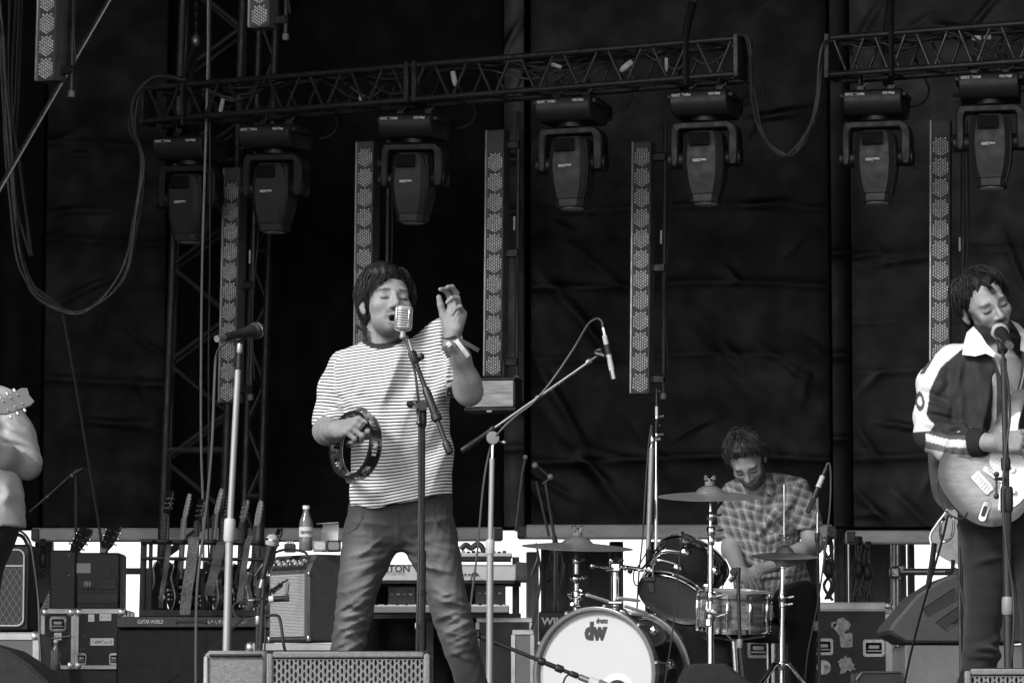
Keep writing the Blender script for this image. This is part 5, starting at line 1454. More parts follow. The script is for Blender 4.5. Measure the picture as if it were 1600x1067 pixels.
sh.cutfn(lambda Q: (lambda u, v, w: np.maximum((np.interp(u, [0, 40, 62], [703, 708, 728]) - v) * B.m, np.maximum(w - .3, (-5 - u) * B.m)) + np.where(w > .13, .1, 0))(*B.uv(Q)) * np.where(True, 1, 1), .004)
sh.fn(B.body([(690, -132, 24, .03, .125), (760, -134, 32, .03, .128), (800, -135, 36, .03, .13), (824, -136, 38, .03, .13)], 2.3), .004)
sh.disp(B.folds([(10, 660, 50, 690, .012, 6), (0, 680, 55, 700, .012, 5), (5, 690, 40, 715, -.008, 5), (15, 640, 40, 670, .008, 7), (0, 750, 25, 780, .008, 7), (0, 790, 30, 770, .008, 7), (20, 740, 10, 810, .006, 8), (0, 640, 12, 690, -.008, 7), (25, 700, 58, 715, .010, 5)]))
sh.disp(wav(41, .005, 24))
v, q = surface(sh, (OFF.x - .25, 12.6, pt(0, 826).z), (OFF.x + .34, 13.25, pt(0, 585).z), .006)
link_mesh('pale_shirt', np_mesh('pale_shirt', v, q, OFF, dict(tone=np.full(len(v), .42)), 1), CLOTH, t)
pa = Field()
pa.fn(B.body([(800, -132, 30, .03, .12), (850, -132, 18, .03, .11), (950, -128, -60, .03, .08), (1210, -120, -70, .04, .07)], 2.2), .03)
pa.fn(B.body([(830, -50, 22, .03, .1), (870, -48, 8, .03, .09), (950, -45, -5, .03, .08), (1210, -40, 0, .04, .07)], 2.2), .03)
v, q = surface(pa, (OFF.x - .3, 12.7, STAGE + .02), (OFF.x + .3, 13.2, pt(0, 795).z), .009)
link_mesh('trousers', np_mesh('trousers', v, q, OFF, dict(tone=np.full(len(v), .012)), 1), DENIM, t)
gx = (pt(30, 620, -.2) - pt(-60, 668, -.22)).normalized(); gz = Vector((0.1, -.95, .25)); gz = (gz - gx * gz.dot(gx)).normalized(); gy = gz.cross(gx)
GM = Matrix((gx, gy, gz)).transposed().to_4x4(); GM.translation = pt(8, 648, -.2) - gx * .402
guitar('electric_guitar', 'guitar neck and grey headstock with shiny tuners in front of the pale shirt', GM, 'paul', MT['ggrey'], MT['ggrey'], None, False, None, head='three', pickups=2, sc=.8)

# ------------------------------------------------------------------ DRUMMER
t, B = person('bearded drummer in a plaid shirt bending his head down over the snare drum', 17.2, 1205)
t.location.z = RISER; OFF = t.location; pt = B.pt
hc = pt(1165, 721, -.12); HR = rot(-6, 47, 13); HS = 1.05; hcv = nparr(hc)
bd = Field(); head(bd, hc, HR, HS)
bd.cap(pt(1172, 735, -.06), pt(1190, 785, .03), .06, .07, .03)
bd.cap(pt(1195, 800, .04), pt(1205, 920, .06), .10, .11, .03)
elR_, wrR_ = pt(1270, 850, -.02), pt(1205, 886, -.28)
bd.chain([pt(1252, 780, .05), elR_], [.052, .047], .02, .02)
bd.chain([elR_, pt(1245, 866, -.12), wrR_], [.046, .045, .030], .02, .03)
hand(bd, wrR_, Vector((-.86, -.32, -.22)), Vector((-.1, .35, -.9)), 1, [(30, 55, 40), (38, 60, 40), (44, 60, 40), (50, 60, 40)], (30, 20, 20), 1.05, 5)
elL_, wrL_ = pt(1143, 858, .0), pt(1152, 898, -.28)
bd.chain([pt(1146, 790, .06), elL_], [.050, .045], .02, .02)
bd.chain([elL_, wrL_], [.045, .031], .02, .03)
hand(bd, wrL_, Vector((.45, -.7, -.4)), Vector((.1, .3, -.9)), -1, [(35, 55, 40)] * 4, (30, 20, 20), 1.0, 4)
v, q = surface(bd, (OFF.x - .30, 16.7, pt(0, 935).z), (OFF.x + .30, 17.45, hc.z + .17), .0042)
link_mesh('body', np_mesh('body', v, q, OFF, dict(tone=np.where(v[:, 2] > pt(0, 775).z, face_tone(v, hcv, HR, HS, .28, .78), .27)), 1), SKIN, t)
hf = Field(); HL = lambda x, y, z: hcv + HS * (HR @ nparr((x, y, z)))
hf.ell(HL(0, .026, .050), [.083, .095, .086], HR, .02); hf.ell(HL(0, -.025, .102), [.052, .04, .026], HR, .03)
hf.cut(HL(0, -.115, .01), [.066, .06, .07], HR, .015); hf.cut(HL(0, -.05, -.075), [.11, .09, .09], HR, .02)
hf.disp(wav(6, .009, 75))
v, q = surface(hf, hcv - .17, hcv + .17, .005)
link_mesh('hair', np_mesh('hair', v, q, OFF, dict(tone=np.full(len(v), .022)), 1), HAIR, t)
mb, tt = hair_strands(hcv, HR, HS, 1100, (.1, .45, .9), lambda az: float(np.interp(abs(az), [0, .5, .9, 1.2, 1.6, 2, 3.2], [.080, .076, .052, .02, .01, -.05, -.06])), 19, lift=(.004, .022), width=.0026, wave=.005, lmax=.12, sway=.3, rad=(.081, .098, .09), keep=lambda p_: not any(a.y < .0 and a.z < -.0 for a in p_))
strands_obj(mb, [.030 * a for a in tt], OFF, HAIR, t, 'hair_locks')
sh = Field()
sh.fn(B.body([(738, 1168, 1228, .05, .06), (748, 1146, 1250, .05, .09), (764, 1134, 1262, .05, .115), (800, 1134, 1262, .05, .13), (850, 1142, 1252, .05, .13), (885, 1146, 1258, .04, .14), (920, 1148, 1268, .03, .15), (936, 1150, 1272, .02, .16)], 2.3), .03)
sh.chain([pt(1244, 768, .05), pt(1256, 795, .03), pt(1263, 822, .01)], [.070, .068, .068], .03, .03)
sh.chain([pt(1146, 775, .05), pt(1142, 805, .04), pt(1143, 835, .02)], [.062, .060, .058], .03, .03)
sh.cutfn(lambda Q: sh._ell(Q, HL(0, .0, -.135), [.058, .07, .06], HR), .006)
def sl(Q):
    u, v, w = B.uv(Q); line = np.interp(u, [1125, 1160, 1170, 1230, 1240, 1276], [842, 846, 990, 990, 830, 822]); return (line - v) * B.m
sh.cutfn(sl, .004)
sh.fn(B.body([(800, 1148, 1254, .05, .125), (850, 1146, 1250, .05, .13), (885, 1146, 1258, .04, .14), (920, 1148, 1268, .03, .15), (936, 1150, 1272, .02, .16)], 2.3), .01)
sh.disp(B.folds([(1175, 790, 1225, 830, .014, 6), (1160, 800, 1195, 850, .014, 6), (1215, 800, 1170, 850, .010, 6), (1240, 780, 1205, 820, .012, 6), (1180, 850, 1240, 835, .010, 6), (1170, 880, 1230, 865, .012, 6), (1160, 905, 1250, 895, .016, 6), (1170, 920, 1262, 905, .014, 5), (1245, 830, 1215, 800, -.01, 5), (1200, 770, 1185, 800, .010, 5), (1250, 850, 1262, 915, .012, 7), (1152, 850, 1165, 900, .010, 6)]))
sh.disp(B.tents([(1178, 786, 1232, 836, .012, 10, 10), (1160, 800, 1196, 862, .012, 9, 12), (1218, 790, 1176, 846, .010, 8, 10), (1170, 884, 1240, 868, .012, 6, 8), (1160, 908, 1255, 896, .014, 6, 8), (1245, 800, 1268, 826, .010, 7, 7)]))
sh.disp(wav(51, .006, 22))
v, q = surface(sh, (OFF.x - .30, 16.85, pt(0, 942).z), (OFF.x + .30, 17.5, pt(0, 730).z), .006)
u_, v_, w_ = B.uv(v); wr_ = wav(77, .02, 14)(v)
pu = (u_ - 1200) * B.m + .3 * (v_ - 800) * B.m * np.clip((u_ - 1200) / 60, -1, 1) + wr_; pv = (v_ - 800) * B.m + .25 * np.abs(u_ - 1195) * B.m + wr_
sle = (u_ > 1238) & (v_ < 832) & (v_ > 755)
pu = np.where(sle, (u_ - 1200) * B.m * .9 + .35 * (v_ - 800) * B.m, pu); pv = np.where(sle, (v_ - 800) * B.m - .3 * (u_ - 1250) * B.m, pv)
pk_ = (u_ > 1194) & (u_ < 1228) & (v_ > 793) & (v_ < 834) & (w_ < .02)
pu, pv = np.where(pk_, (pu + pv) * .72, pu), np.where(pk_, (pv - pu) * .72, pv)
link_mesh('plaid_shirt', np_mesh('plaid_shirt', v, q, OFF, dict(pu=pu, pv=pv), 1), PLAID, t)
pcol = [(1196, 752, -.06), (1206, 744, -.03), (1213, 760, -.06), (1206, 778, -.10), (1196, 772, -.105), (1190, 764, -.09)]
o = plate('collar', pcol, .01, PLAID, t, B)
for nm in ('pu', 'pv'):
    a = o.data.attributes.new(nm, 'FLOAT', 'POINT'); a.data.foreach_set('value', [(vv.co.x if nm == 'pu' else vv.co.z) for vv in o.data.vertices])
pa = Field()
kn1, kn2 = pt(1243, 938, -.42), pt(1128, 968, -.30)
pa.chain([pt(1225, 945, .05), kn1], [.095, .075], .03, .03); pa.chain([pt(1185, 945, .05), kn2], [.095, .075], .03, .03)
f1 = Vector((kn1.x + .0, kn1.y + .04, RISER + .09)); f2 = Vector((kn2.x - .05, kn2.y - .06, RISER + .09))
pa.chain([kn1, f1], [.075, .055], .03, .03); pa.chain([kn2, f2], [.075, .055], .03, .03)
pa.disp(wav(61, .005, 22))
v, q = surface(pa, (OFF.x - .30, 16.5, RISER + .03), (OFF.x + .30, 17.45, pt(0, 905).z), .008)
link_mesh('trousers', np_mesh('trousers', v, q, OFF, dict(tone=np.full(len(v), .012)), 1), DENIM, t)
for fo in (f1, f2): MB(OFF).loft([[fo + Vector((math.cos(k * .785) * w_, y_, math.sin(k * .785) * h_ + h_ - .09)) for k in range(8)] for y_, w_, h_ in ((.08, .03, .05), (.04, .045, .055), (-.08, .045, .04), (-.18, .04, .025))]).build('shoe', MT['shoe'], t)
dwr = (pt(1245, 866, -.12) - wrR_).normalized()
for k in range(2):
    MB(OFF).lathe([(.034, -.004), (.0365, -.004), (.0365, .004), (.034, .004), (.034, -.004)], 20, frame(wrR_ + dwr * (.008 + .014 * k), z=dwr), cap=False).build('wristband', MT['paper'], t)
st = thing('drum_stool', 'black round drum stool under the drummer', 'stool', (OFF.x, 17.25, RISER))
zt = pt(0, 945).z - RISER - .09
MB().lathe([(.02, zt - .09), (.17, zt - .085), (.18, zt - .05), (.17, zt - .01), (.05, zt)], 24).build('seat', MT['tolex'], st)
MB().rod((0, 0, .12), (0, 0, zt - .08), .02).build('post', MT['chrome'], st)
for k in range(3):
    a = k * 2.094 + .5; MB().rod((0, 0, .22), (.25 * math.cos(a), .25 * math.sin(a), .01), .012).build('leg', MT['chrome'], st)
# ================================================================== BACKLINE
def boxthing(name, label, cat, x0, y0, x1, y1, Y, depth, mat, yaw=0, group=None, part='body', bev=.006, zb=None):
    """front face spans the photo rectangle at distance Y; returns (thing, width, height); local x right, y back, z up from its foot"""
    a, b = P(x0, y0, Y), P(x1, y1, Y); w = (b.x - a.x) / max(.2, math.cos(math.radians(yaw))); z0 = b.z if zb is None else zb; h = a.z - z0
    t = thing(name, label, cat, ((a.x + b.x) / 2, Y, z0), (0, 0, math.radians(yaw)), group)
    MB().box((0, depth / 2, h / 2), (w, depth, h), b=bev).build(part, mat, t)
    return t, w, h
def latch(t, x, z, w=.105, h=.085, y=0):
    o = MB().prism(rrect(w, h, .014), 0, .006, frame((x, y, z), x=(1, 0, 0), z=(0, -1, 0)), .002).build('latch_dish', MT['zinc'], t)
    MB().prism(rrect(w * .72, h * .62, .006), .006, .0075, frame((x, y, z), x=(1, 0, 0), z=(0, -1, 0))).build('dish_recess', MT['lampd'], o)
    MB().box((x, y - .011, z + h * .06), (w * .5, .006, h * .22), b=.002).box((x, y - .0105, z - h * .16), (w * .66, .004, h * .1), b=.0015).build('handle', MT['steel'], o)
    m = MB()
    for sx in (-1, 1):
        for sz in (-1, 1): m.ball((x + sx * w * .42, y - .007, z + sz * h * .4), .003, 6)
    m.build('rivet', MT['steel'], o)
def case_trim(t, w, h, d, e=.03, lid=None, mat=None, corners=True):
    mat = mat or MT['alu']
    for sx in (-1, 1):
        MB().box((sx * (w / 2 - e / 2 + .002), -.002, h / 2), (e, .006, h - 2 * e), b=.0015).build('edge_strip', mat, t)
        MB().box((sx * (w / 2 + .0018), e / 2, h / 2), (.005, e, h - 2 * e), b=.001).build('edge_strip', mat, t)
    for z in (e / 2, h - e / 2): MB().box((0, -.0025, z), (w - .002, .007, e), b=.0015).build('edge_strip', mat, t)
    MB().box((0, e / 2, h + .002), (w - .004, e, .005), b=.001).build('edge_strip', mat, t)
    if lid:
        MB().box((0, -.0045, lid), (w, .009, .012), b=.002).build('lid_seam', MT['steel'], t)
        MB().box((0, -.0055, lid - .014), (w, .007, .004)).build('lid_gap', MT['blackp'], t)
    if corners:
        for sx in (-1, 1):
            for z in (0, h): MB().ball((sx * (w / 2 - .018), .012, z + (.016 if z == 0 else -.016)), (.028, .024, .028), 10).build('ball_corner', MT['zinc'], t)
def patch(t, x, z, w, h, mat, name='sticker', rotz=0, y=-.003, ragged=0, seed=1):
    r_ = random.Random(seed); pts = []
    n = 26 if ragged else 4
    if ragged:
        for k in range(n):
            a = 2 * math.pi * k / n; s = 1 - ragged * r_.random()
            c_, s_ = math.cos(a), math.sin(a); q = 1 / max(abs(c_), abs(s_))
            pts.append((c_ * q * w / 2 * s, s_ * q * h / 2 * s))
    else: pts = [(-w / 2, -h / 2), (w / 2, -h / 2), (w / 2, h / 2), (-w / 2, h / 2)]
    M = frame((x, y, z), x=(1, 0, 0), z=(0, -1, 0)) @ Matrix.Rotation(rotz, 4, 'Z')
    n_ = len(pts); vs = [Vector((p_[0], p_[1], 0)) for p_ in pts] + [Vector((p_[0], p_[1], .0012)) for p_ in pts] + [Vector((0, 0, .0012))]
    fs = [(i, (i + 1) % n_, n_ + (i + 1) % n_, n_ + i) for i in range(n_)] + [(n_ + i, n_ + (i + 1) % n_, 2 * n_) for i in range(n_)] + [tuple(range(n_))[::-1]]
    return MB().add(vs, fs, M).build(name, mat, t, angle=20)
def scribble(t, x, z, w, h, mat, seed, y=-.003, name='handwriting'):
    r_ = random.Random(seed); m = MB(); k = int(w / h * 1.5)
    for i in range(k):
        x0 = x - w / 2 + w * i / k
        pts = [(x0 + r_.uniform(0, .7) * w / k, y, z + r_.uniform(-.5, .5) * h) for _ in range(4)]
        m.tube(spline(pts, 3), .0011, 4)
    return m.build(name, mat, t)
def grille(mb, x0, x1, z0, z1, nx, nz, th, M):
    """perforated sheet with staggered upright slots"""
    dx = (x1 - x0) / nx; dz = (z1 - z0) / nz; K = 8
    for i in range(nx):
        for j in range(-1, nz + 1):
            zc = z0 + (j + .5 + (.5 if i % 2 else 0)) * dz; xc = x0 + (i + .5) * dx
            lo, hi = max(z0, zc - dz / 2), min(z1, zc + dz / 2)
            if hi - lo < dz * .1: continue
            hc_ = (lo + hi) / 2; hw = dx * .30; hh = max(.1 * dz, (hi - lo) / 2 - dz * .10)
            O = [(xc - dx / 2, lo), (xc, lo), (xc + dx / 2, lo), (xc + dx / 2, hc_), (xc + dx / 2, hi), (xc, hi), (xc - dx / 2, hi), (xc - dx / 2, hc_)]
            I_ = [(xc - hw * .7, hc_ - hh * .75), (xc, hc_ - hh), (xc + hw * .7, hc_ - hh * .75), (xc + hw, hc_), (xc + hw * .7, hc_ + hh * .75), (xc, hc_ + hh), (xc - hw * .7, hc_ + hh * .75), (xc - hw, hc_)]
            vs = [(x, 0, z) for x, z in O] + [(x, 0, z) for x, z in I_] + [(x, th, z) for x, z in I_]
            fs = [(k, (k + 1) % 8, 8 + (k + 1) % 8, 8 + k) for k in range(8)] + [(8 + k, 8 + (k + 1) % 8, 16 + (k + 1) % 8, 16 + k) for k in range(8)]
            mb.add(vs, fs, M)
# ------------------------------------------------------------------ monitors along the stage edge
def grille_monitor(label, x0, x1, ytop, Y, slope, side=True, nx=32, nz=8):
    a, b = P(x0, ytop, Y), P(x1, ytop, Y); w = b.x - a.x; h = a.z - STAGE
    t = thing('stage_monitor', label, 'monitor', ((a.x + b.x) / 2, Y, STAGE), group='floor monitors')
    prof = [(0, 0), (-.012, h - .012), (.006, h), (.055, h), (.16, h - .03), (.42, .12), (.42, 0)]
    # cabinet profile (depth y, height z) swept across the width, front left open for the grille
    MB().prism([(-(-y) , z) for y, z in prof], -w / 2, w / 2, None, .006, 'x').build('cabinet', MT['wedge'], t)
    fr = MB(); e = .017
    for sx in (-1, 1): fr.box((sx * (w / 2 - e / 2), -.018, h / 2 - .004), (e, .03, h - .01), b=.004)
    fr.box((0, -.018, h - .012), (w - 2 * e - .001, .03, .018), b=.004)
    fr.build('front_frame', MT['wedgeg'], t)
    MB().box((0, -.008, h / 2), (w - 2 * e, .006, h - .03)).build('foam', MT['rubber'], t)
    gm = MB(); grille(gm, -w / 2 + e, w / 2 - e, .012, h - .024, nx, nz, .004, Matrix.Translation((0, -.024, 0))); g_ = gm.build('grille', MT['wedgeg'], t, angle=50)
    return t
grille_monitor('worn floor monitor with slotted grille in front of the singer', 418, 672, 1016, 10.5, 0, nx=36, nz=19)
grille_monitor('floor monitor with slotted grille at the bottom right corner before the guitarist', 1506, 1700, 1043, 10.9, 0, nx=26, nz=16)
t, w, h = boxthing('stage_monitor', 'speckled grey back of a floor monitor left of the grille monitor', 'monitor', 320, 1016, 416, 1060, 10.6, .4, MT['wedgeg'], group='floor monitors', part='cabinet', bev=.012, zb=STAGE)
MB().box((0, -.004, h - .014), (w * .86, .014, .008), b=.003).build('edge_groove', MT['rubber'], t)
MB().box((-w / 2 + .004, -.003, h / 2), (.014, .012, h - .03), b=.004).build('edge_strip', MT['alu'], t)
def sil_monitor(label, pts, Y, depth, mat, extras=None, zb=STAGE, name='stage_monitor'):
    q = [P(u, v, Y) for u, v in pts]; base = Vector((sum(p_.x for p_ in q) / len(q), Y, zb))
    t = thing(name, label, 'monitor', base, group='floor monitors')
    MB().prism([(p_.x - base.x, p_.z - zb) for p_ in q], -depth, 0, None, .012, 'y').build('cabinet', mat, t, angle=30)
    return t, base
def fl(u, Y): return (u, 1100 - (STAGE - EYE) * FPX / Y)
sil_monitor('black rounded floor monitor at the bottom left corner', [fl(-90, 10.5), (-90, 1000), (-30, 1003), (10, 1014), (45, 1036), (78, 1068), fl(95, 10.5)], 10.5, .4, MT['wedge'])
sil_monitor('small black floor monitor in front of the bass drum and cymbal stand', [fl(1040, 13.5), (1066, 1060), (1076, 1040), (1084, 1036), (1132, 1036), (1140, 1040), (1185, 1075), fl(1195, 13.5)], 13.5, .4, MT['wedge'])
t, base = sil_monitor('large black side monitor with recessed handles beside the guitarist', [(1416, 1004), (1393, 990), (1390, 984), (1393, 976), (1432, 930), (1470, 905), (1512, 889), (1560, 880), (1600, 880), (1600, 1004)], 15.0, .55, M_('side_monitor_paint', .04, .5, var=.15, bump=.3, bs=400, scratch=.03), zb=P(1416, 1004, 15).z)
def recess(pts, d=.012):
    q = [P(u, v, 15.0) for u, v in pts]; n = len(q); c = sum(q, Vector()) / n
    m = MB(base); vs = [p_ + Vector((0, -.0035, 0)) for p_ in q] + [c + (p_ - c) * .86 + Vector((0, -.001, 0)) for p_ in q]
    m.add(vs, [(i, (i + 1) % n, n + (i + 1) % n, n + i) for i in range(n)] + [tuple(range(n, 2 * n))])
    o = m.build('handle_recess', MT['rubber'], t, angle=10); return o, c
recess([(1441, 951), (1449, 963), (1497, 934), (1496, 928), (1491, 918)])
o, c = recess([(1461, 972), (1478, 986), (1509, 963), (1508, 955), (1501, 944)])
MB(base).lathe([(.0, 0), (.014, 0), (.016, .004)], 16, frame(P(1488, 966, 15.0) + Vector((0, -.006, 0)), z=(0, -1, 0))).build('socket', MT['rubber'], t)
boxthing('subwoofer', 'grey box under the large side monitor right of the sticker covered case', 'speaker', 1414, 1007, 1600, 1060, 15.02, .5, MT['caseg'], zb=STAGE, part='cabinet')

# ------------------------------------------------------------------ cases and amplifiers, stage right
t, w, h = boxthing('flight_case', 'grey topped road case under the diamond grille amplifier', 'road case', -70, 989, 60, 1060, 16.6, .45, MT['caseg'], zb=STAGE, group='road cases')
case_trim(t, w, h, .45, .030); 
a = boxthing('guitar_amplifier', 'combo amplifier with diamond pattern grille cloth and white piping at the left edge', 'amplifier', -95, 850, 46, 986, 16.65, .30, MT['tolex'], part='cabinet', bev=.012)
t, w, h = a
gx0, gx1, gz0, gz1 = -w / 2 + .03, w / 2 - .032, .03, h - .03
MB().box(((gx0 + gx1) / 2, -.002, (gz0 + h * .74) / 2), (gx1 - gx0, .012, h * .74 - gz0), b=.002).build('grille_cloth', M_('amp_grille_cloth', .045, .8, var=.3, vs=120, bump=.3, bs=400), t)
MB().box(((gx0 + gx1) / 2, -.002, (h * .76 + gz1) / 2), (gx1 - gx0, .01, gz1 - h * .76), b=.002).build('upper_panel', MT['tolex'], t)
dm = MB(); sp = .030; lo, hi = gz0, h * .735
def clipseg(x0, z0, x1, z1):
    # Liang-Barsky on the grille rectangle
    dx, dz = x1 - x0, z1 - z0; t0, t1 = 0, 1
    for p_, q_ in ((-dx, x0 - gx0), (dx, gx1 - x0), (-dz, z0 - lo), (dz, hi - z0)):
        if p_ == 0:
            if q_ < 0: return None
        else:
            r_ = q_ / p_
            if p_ < 0: t0 = max(t0, r_)
            else: t1 = min(t1, r_)
    return (x0 + t0 * dx, z0 + t0 * dz, x0 + t1 * dx, z0 + t1 * dz) if t0 < t1 else None
for s_ in (-1, 1):
    k = -40
    while k < 60:
        c_ = clipseg(gx0 + k * sp, lo, gx0 + k * sp + s_ * (hi - lo) * .62, hi); k += 1
        if c_: dm.rod((c_[0], -.009, c_[1]), (c_[2], -.009, c_[3]), .0012, 4)
o = dm.build('diamond_thread', MT['grey'], t); o['kind'] = 'stuff'
pp = MB(); out = [(gx0 - .004 + x_, z_) for x_, z_ in ()]
rr = rrect(gx1 - gx0 + .008, gz1 - gz0 + .008, .03, 5); cx, cz = (gx0 + gx1) / 2, (gz0 + gz1) / 2
pp.tube([(cx + x_, -.008, cz + z_) for x_, z_ in rr + rr[:1]], .0042, 6, False); pp.rod((gx0, -.009, h * .75), (gx1, -.009, h * .75), .004, 6)
pp.build('white_piping', MT['lgrey'], t)
MB().tube(spline([(w / 2 - .16, .12, h), (w / 2 - .13, .12, h + .05), (w / 2 - .06, .12, h + .045), (w / 2 - .03, .12, h)], 5), .012, 8, flat=.5).build('carry_handle', MT['tolex'], t)
for i, xx in enumerate((.0, .03, .055, .08)):
    MB().lathe([(.009, 0), (.008, .018)], 10, Matrix.Translation((w / 2 - .19 + xx, .05, h))).build('knob', MT['alu'], t)
cable('amp_lead', [(30, 835, 16.8), (22, 828, 16.75), (36, 832, 16.7), (47, 848, 16.62), (53, 880, 16.6), (60, 940, 16.58), (62, 1000, 16.5), (66, 1070, 16.4)], .006, MT['cab'], 'black lead running down the side of the diamond grille amplifier', 'cable')
# black amplifier in the middle
t, w, h = boxthing('guitar_amplifier', 'black open backed amplifier standing on two road cases before the bright gap', 'amplifier', 119, 863, 187, 952, 18.0, .30, MT['tolex'], part='cabinet', bev=.01)
s_ = m_px(18)
for (x, z, ww, hh, nm, mm) in ((-.07, .205, .07, .05, 'badge', 'grey'), (-.055, .125, .08, .05, 'valve_opening', 'rubber'), (.05, .125, .08, .05, 'valve_opening', 'rubber'), (0, .055, .20, .05, 'rear_slot', 'rubber')):
    MB().box((x * w / .217, -.001, z), (ww * w / .217, .006, hh), b=.002).build(nm, MT[mm], t)
for k in range(3): MB().lathe([(.006, 0), (.007, .01), (.006, .026), (.001, .03)], 10, Matrix.Translation((-.062 + .012 * k, -.006, .112))).build('valve', MT['glass'], t)
t, w, h = boxthing('speaker_cabinet', 'plain matt black cabinet left of the open backed amplifier', 'speaker', 78, 859, 118, 952, 18.0, .30, MT['tolex'], part='cabinet', bev=.008)
for z in (.2, .1): MB().ball((.03, -.002, z + .07), .004, 6).build('screw', MT['steel'], t)
for (x0, x1, lab, wh) in ((65, 116, 'narrow road case with a white label and a bottle standing before it', 0), (118, 195, 'black road case with a paper name label beside the long black trunk', 1)):
    t, w, h = boxthing('flight_case', lab, 'road case', x0, 952, x1, 1045, 17.9, .45, MT['casel'], group='road cases')
    case_trim(t, w, h, .45, .020, mat=MT['alu'])
    if wh == 0:
        latch(t, 0, h * .76, .085, .075); patch(t, .0, h * .55, .036, .036, MT['paper'], 'label'); scribble(t, 0, h * .55, .03, .02, MT['blackp'], 4, -.006)
        MB().rod((-.06, -.005, h * .5), (.07, -.012, h * .56), .003, 5).build('tape_strip', MT['grey'], t)
    else:
        patch(t, .01, h * .46, .115, .036, MT['paper'], 'name_label'); scribble(t, .01, h * .46, .1, .018, MT['blackp'], 5, -.006)
        patch(t, -.045, h * .86, .03, .036, MT['paper'], 'label'); patch(t, .025, h * .87, .058, .034, MT['paper'], 'label'); scribble(t, .025, h * .87, .045, .018, MT['grey'], 6, -.006); scribble(t, -.045, h * .86, .02, .02, MT['grey'], 7, -.006)
        for x in (-.09, .07): latch(t, x, .05, .05, .06)
boxthing('low_platform', 'dark low platform under the two left hand road cases', 'platform', 40, 1046, 200, 1090, 17.6, .9, MT['blackm'], part='deck')
def bottle(label, u, v0, v1, Y, lab, cap_=True, lq=.45):
    a = P(u, v1, Y); h = (v1 - v0) * m_px(Y); r_ = h * .155
    t = thing('bottle', label, 'bottle', a, group='bottles')
    MB().lathe([(r_ * .85, 0), (r_, h * .03), (r_, h * .28), (r_ * .95, h * .31), (r_, h * .34), (r_, h * .55), (r_ * .92, h * .66), (r_ * .6, h * .78), (r_ * .42, h * .86), (r_ * .42, h * .93)], 20).build('body', MT['glass'], t)
    MB().lathe([(r_ * .5, h * .92), (r_ * .5, h * .995), (r_ * .4, h)], 16).build('cap', MT['white'], t)
    MB().lathe([(r_ * 1.012, h * .30), (r_ * 1.015, h * .52)], 20, cap=False).build('label_band', MT['paper'] if lab else MT['grey'], t)
    if lab:
        lettering('GOOD', r_ * .55, MT['blackp'], t, Matrix.Translation((r_ * .1, -r_ * 1.03, h * .40)) @ Matrix.Rotation(math.pi / 2, 4, 'X'), off=.0006)
    return t
bottle('water bottle standing in front of the narrow road case', 87, 1000, 1047, 17.5, False)
bottle('large clear drink bottle with white cap on the pale grille amplifier', 478, 790, 860, 16.55, True)

# long black trunk and the guitar rack in it
t, w, h = boxthing('equipment_trunk', 'long black trunk with chalk writing on its lid edge under the guitars', 'trunk', 182, 980, 415, 1060, 17.0, .5, M_('trunk_vinyl', .0045, .6, var=.3, bump=.2, bs=120, spec=.25), zb=STAGE, bev=.012)
MB().box((0, .226, h + .0245), (w, .50, .052), b=.006).build('lid_edge', M_('trunk_lid_edge', .022, .5, var=.3, scratch=.04), t)
MB().box((0, -.026, h + .028), (.13, .008, .012), b=.003).build('handle', MT['rubber'], t)
for sx in (-1, 1): MB().box((sx * .068, -.026, h + .028), (.014, .01, .022), b=.003).build('handle_mount', MT['blackm'], t)
lettering('GUITAR WORLD', .026, MT['lgrey'], t, Matrix.Translation((-.19, -.0245, h + .026)) @ Matrix.Rotation(math.pi / 2, 4, 'X'), sx=.62, name='chalk_writing')
scribble(t, .13, h + .026, .10, .022, MT['lgrey'], 12, -.0245, 'chalk_writing'); scribble(t, .245, h + .024, .045, .02, MT['lgrey'], 13, -.0245, 'chalk_writing')
for x, z in ((-.29, .27), (-.07, .30)): MB().box((x, -.006, z), (.035, .012, .018), b=.003).build('catch', MT['alu'], t)
MB().rod((-.34, -.004, .245), (.08, -.004, .325), .003, 5).build('edge_bead', MT['grey'], t)
# rack frame
rk = thing('guitar_rack', 'black guitar rack frame holding a row of guitars above the trunk', 'rack', P(318, 960, 17.9))
off = rk.location
for (a_, b_, r_) in (((225, 842), (222, 965), .016), ((236, 842), (234, 965), .01), ((412, 846), (410, 965), .014)):
    MB(off).rod(P(*a_, 17.95), P(*b_, 17.95), r_, 8).build('post', MT['blackm'], rk)
for (a_, b_, r_) in (((220, 846), (416, 848), .013), ((222, 872), (412, 874), .009)):
    MB(off).rod(P(*a_, 17.93), P(*b_, 17.93), r_, 8).build('rail', MT['blackm'], rk)
MB(off).box(P(318, 958, 18.0), (.62, .2, .03)).build('tray', MT['rubber'], rk)
MB(off).box(P(318, 925, 18.22), (.60, .02, .24)).build('back_panel', MT['blackm'], rk)
for i in range(8): MB(off).ball(P(240 + 24 * i, 846, 17.9), (.014, .03, .014), 8).build('padded_hook', MT['rubber'], rk)
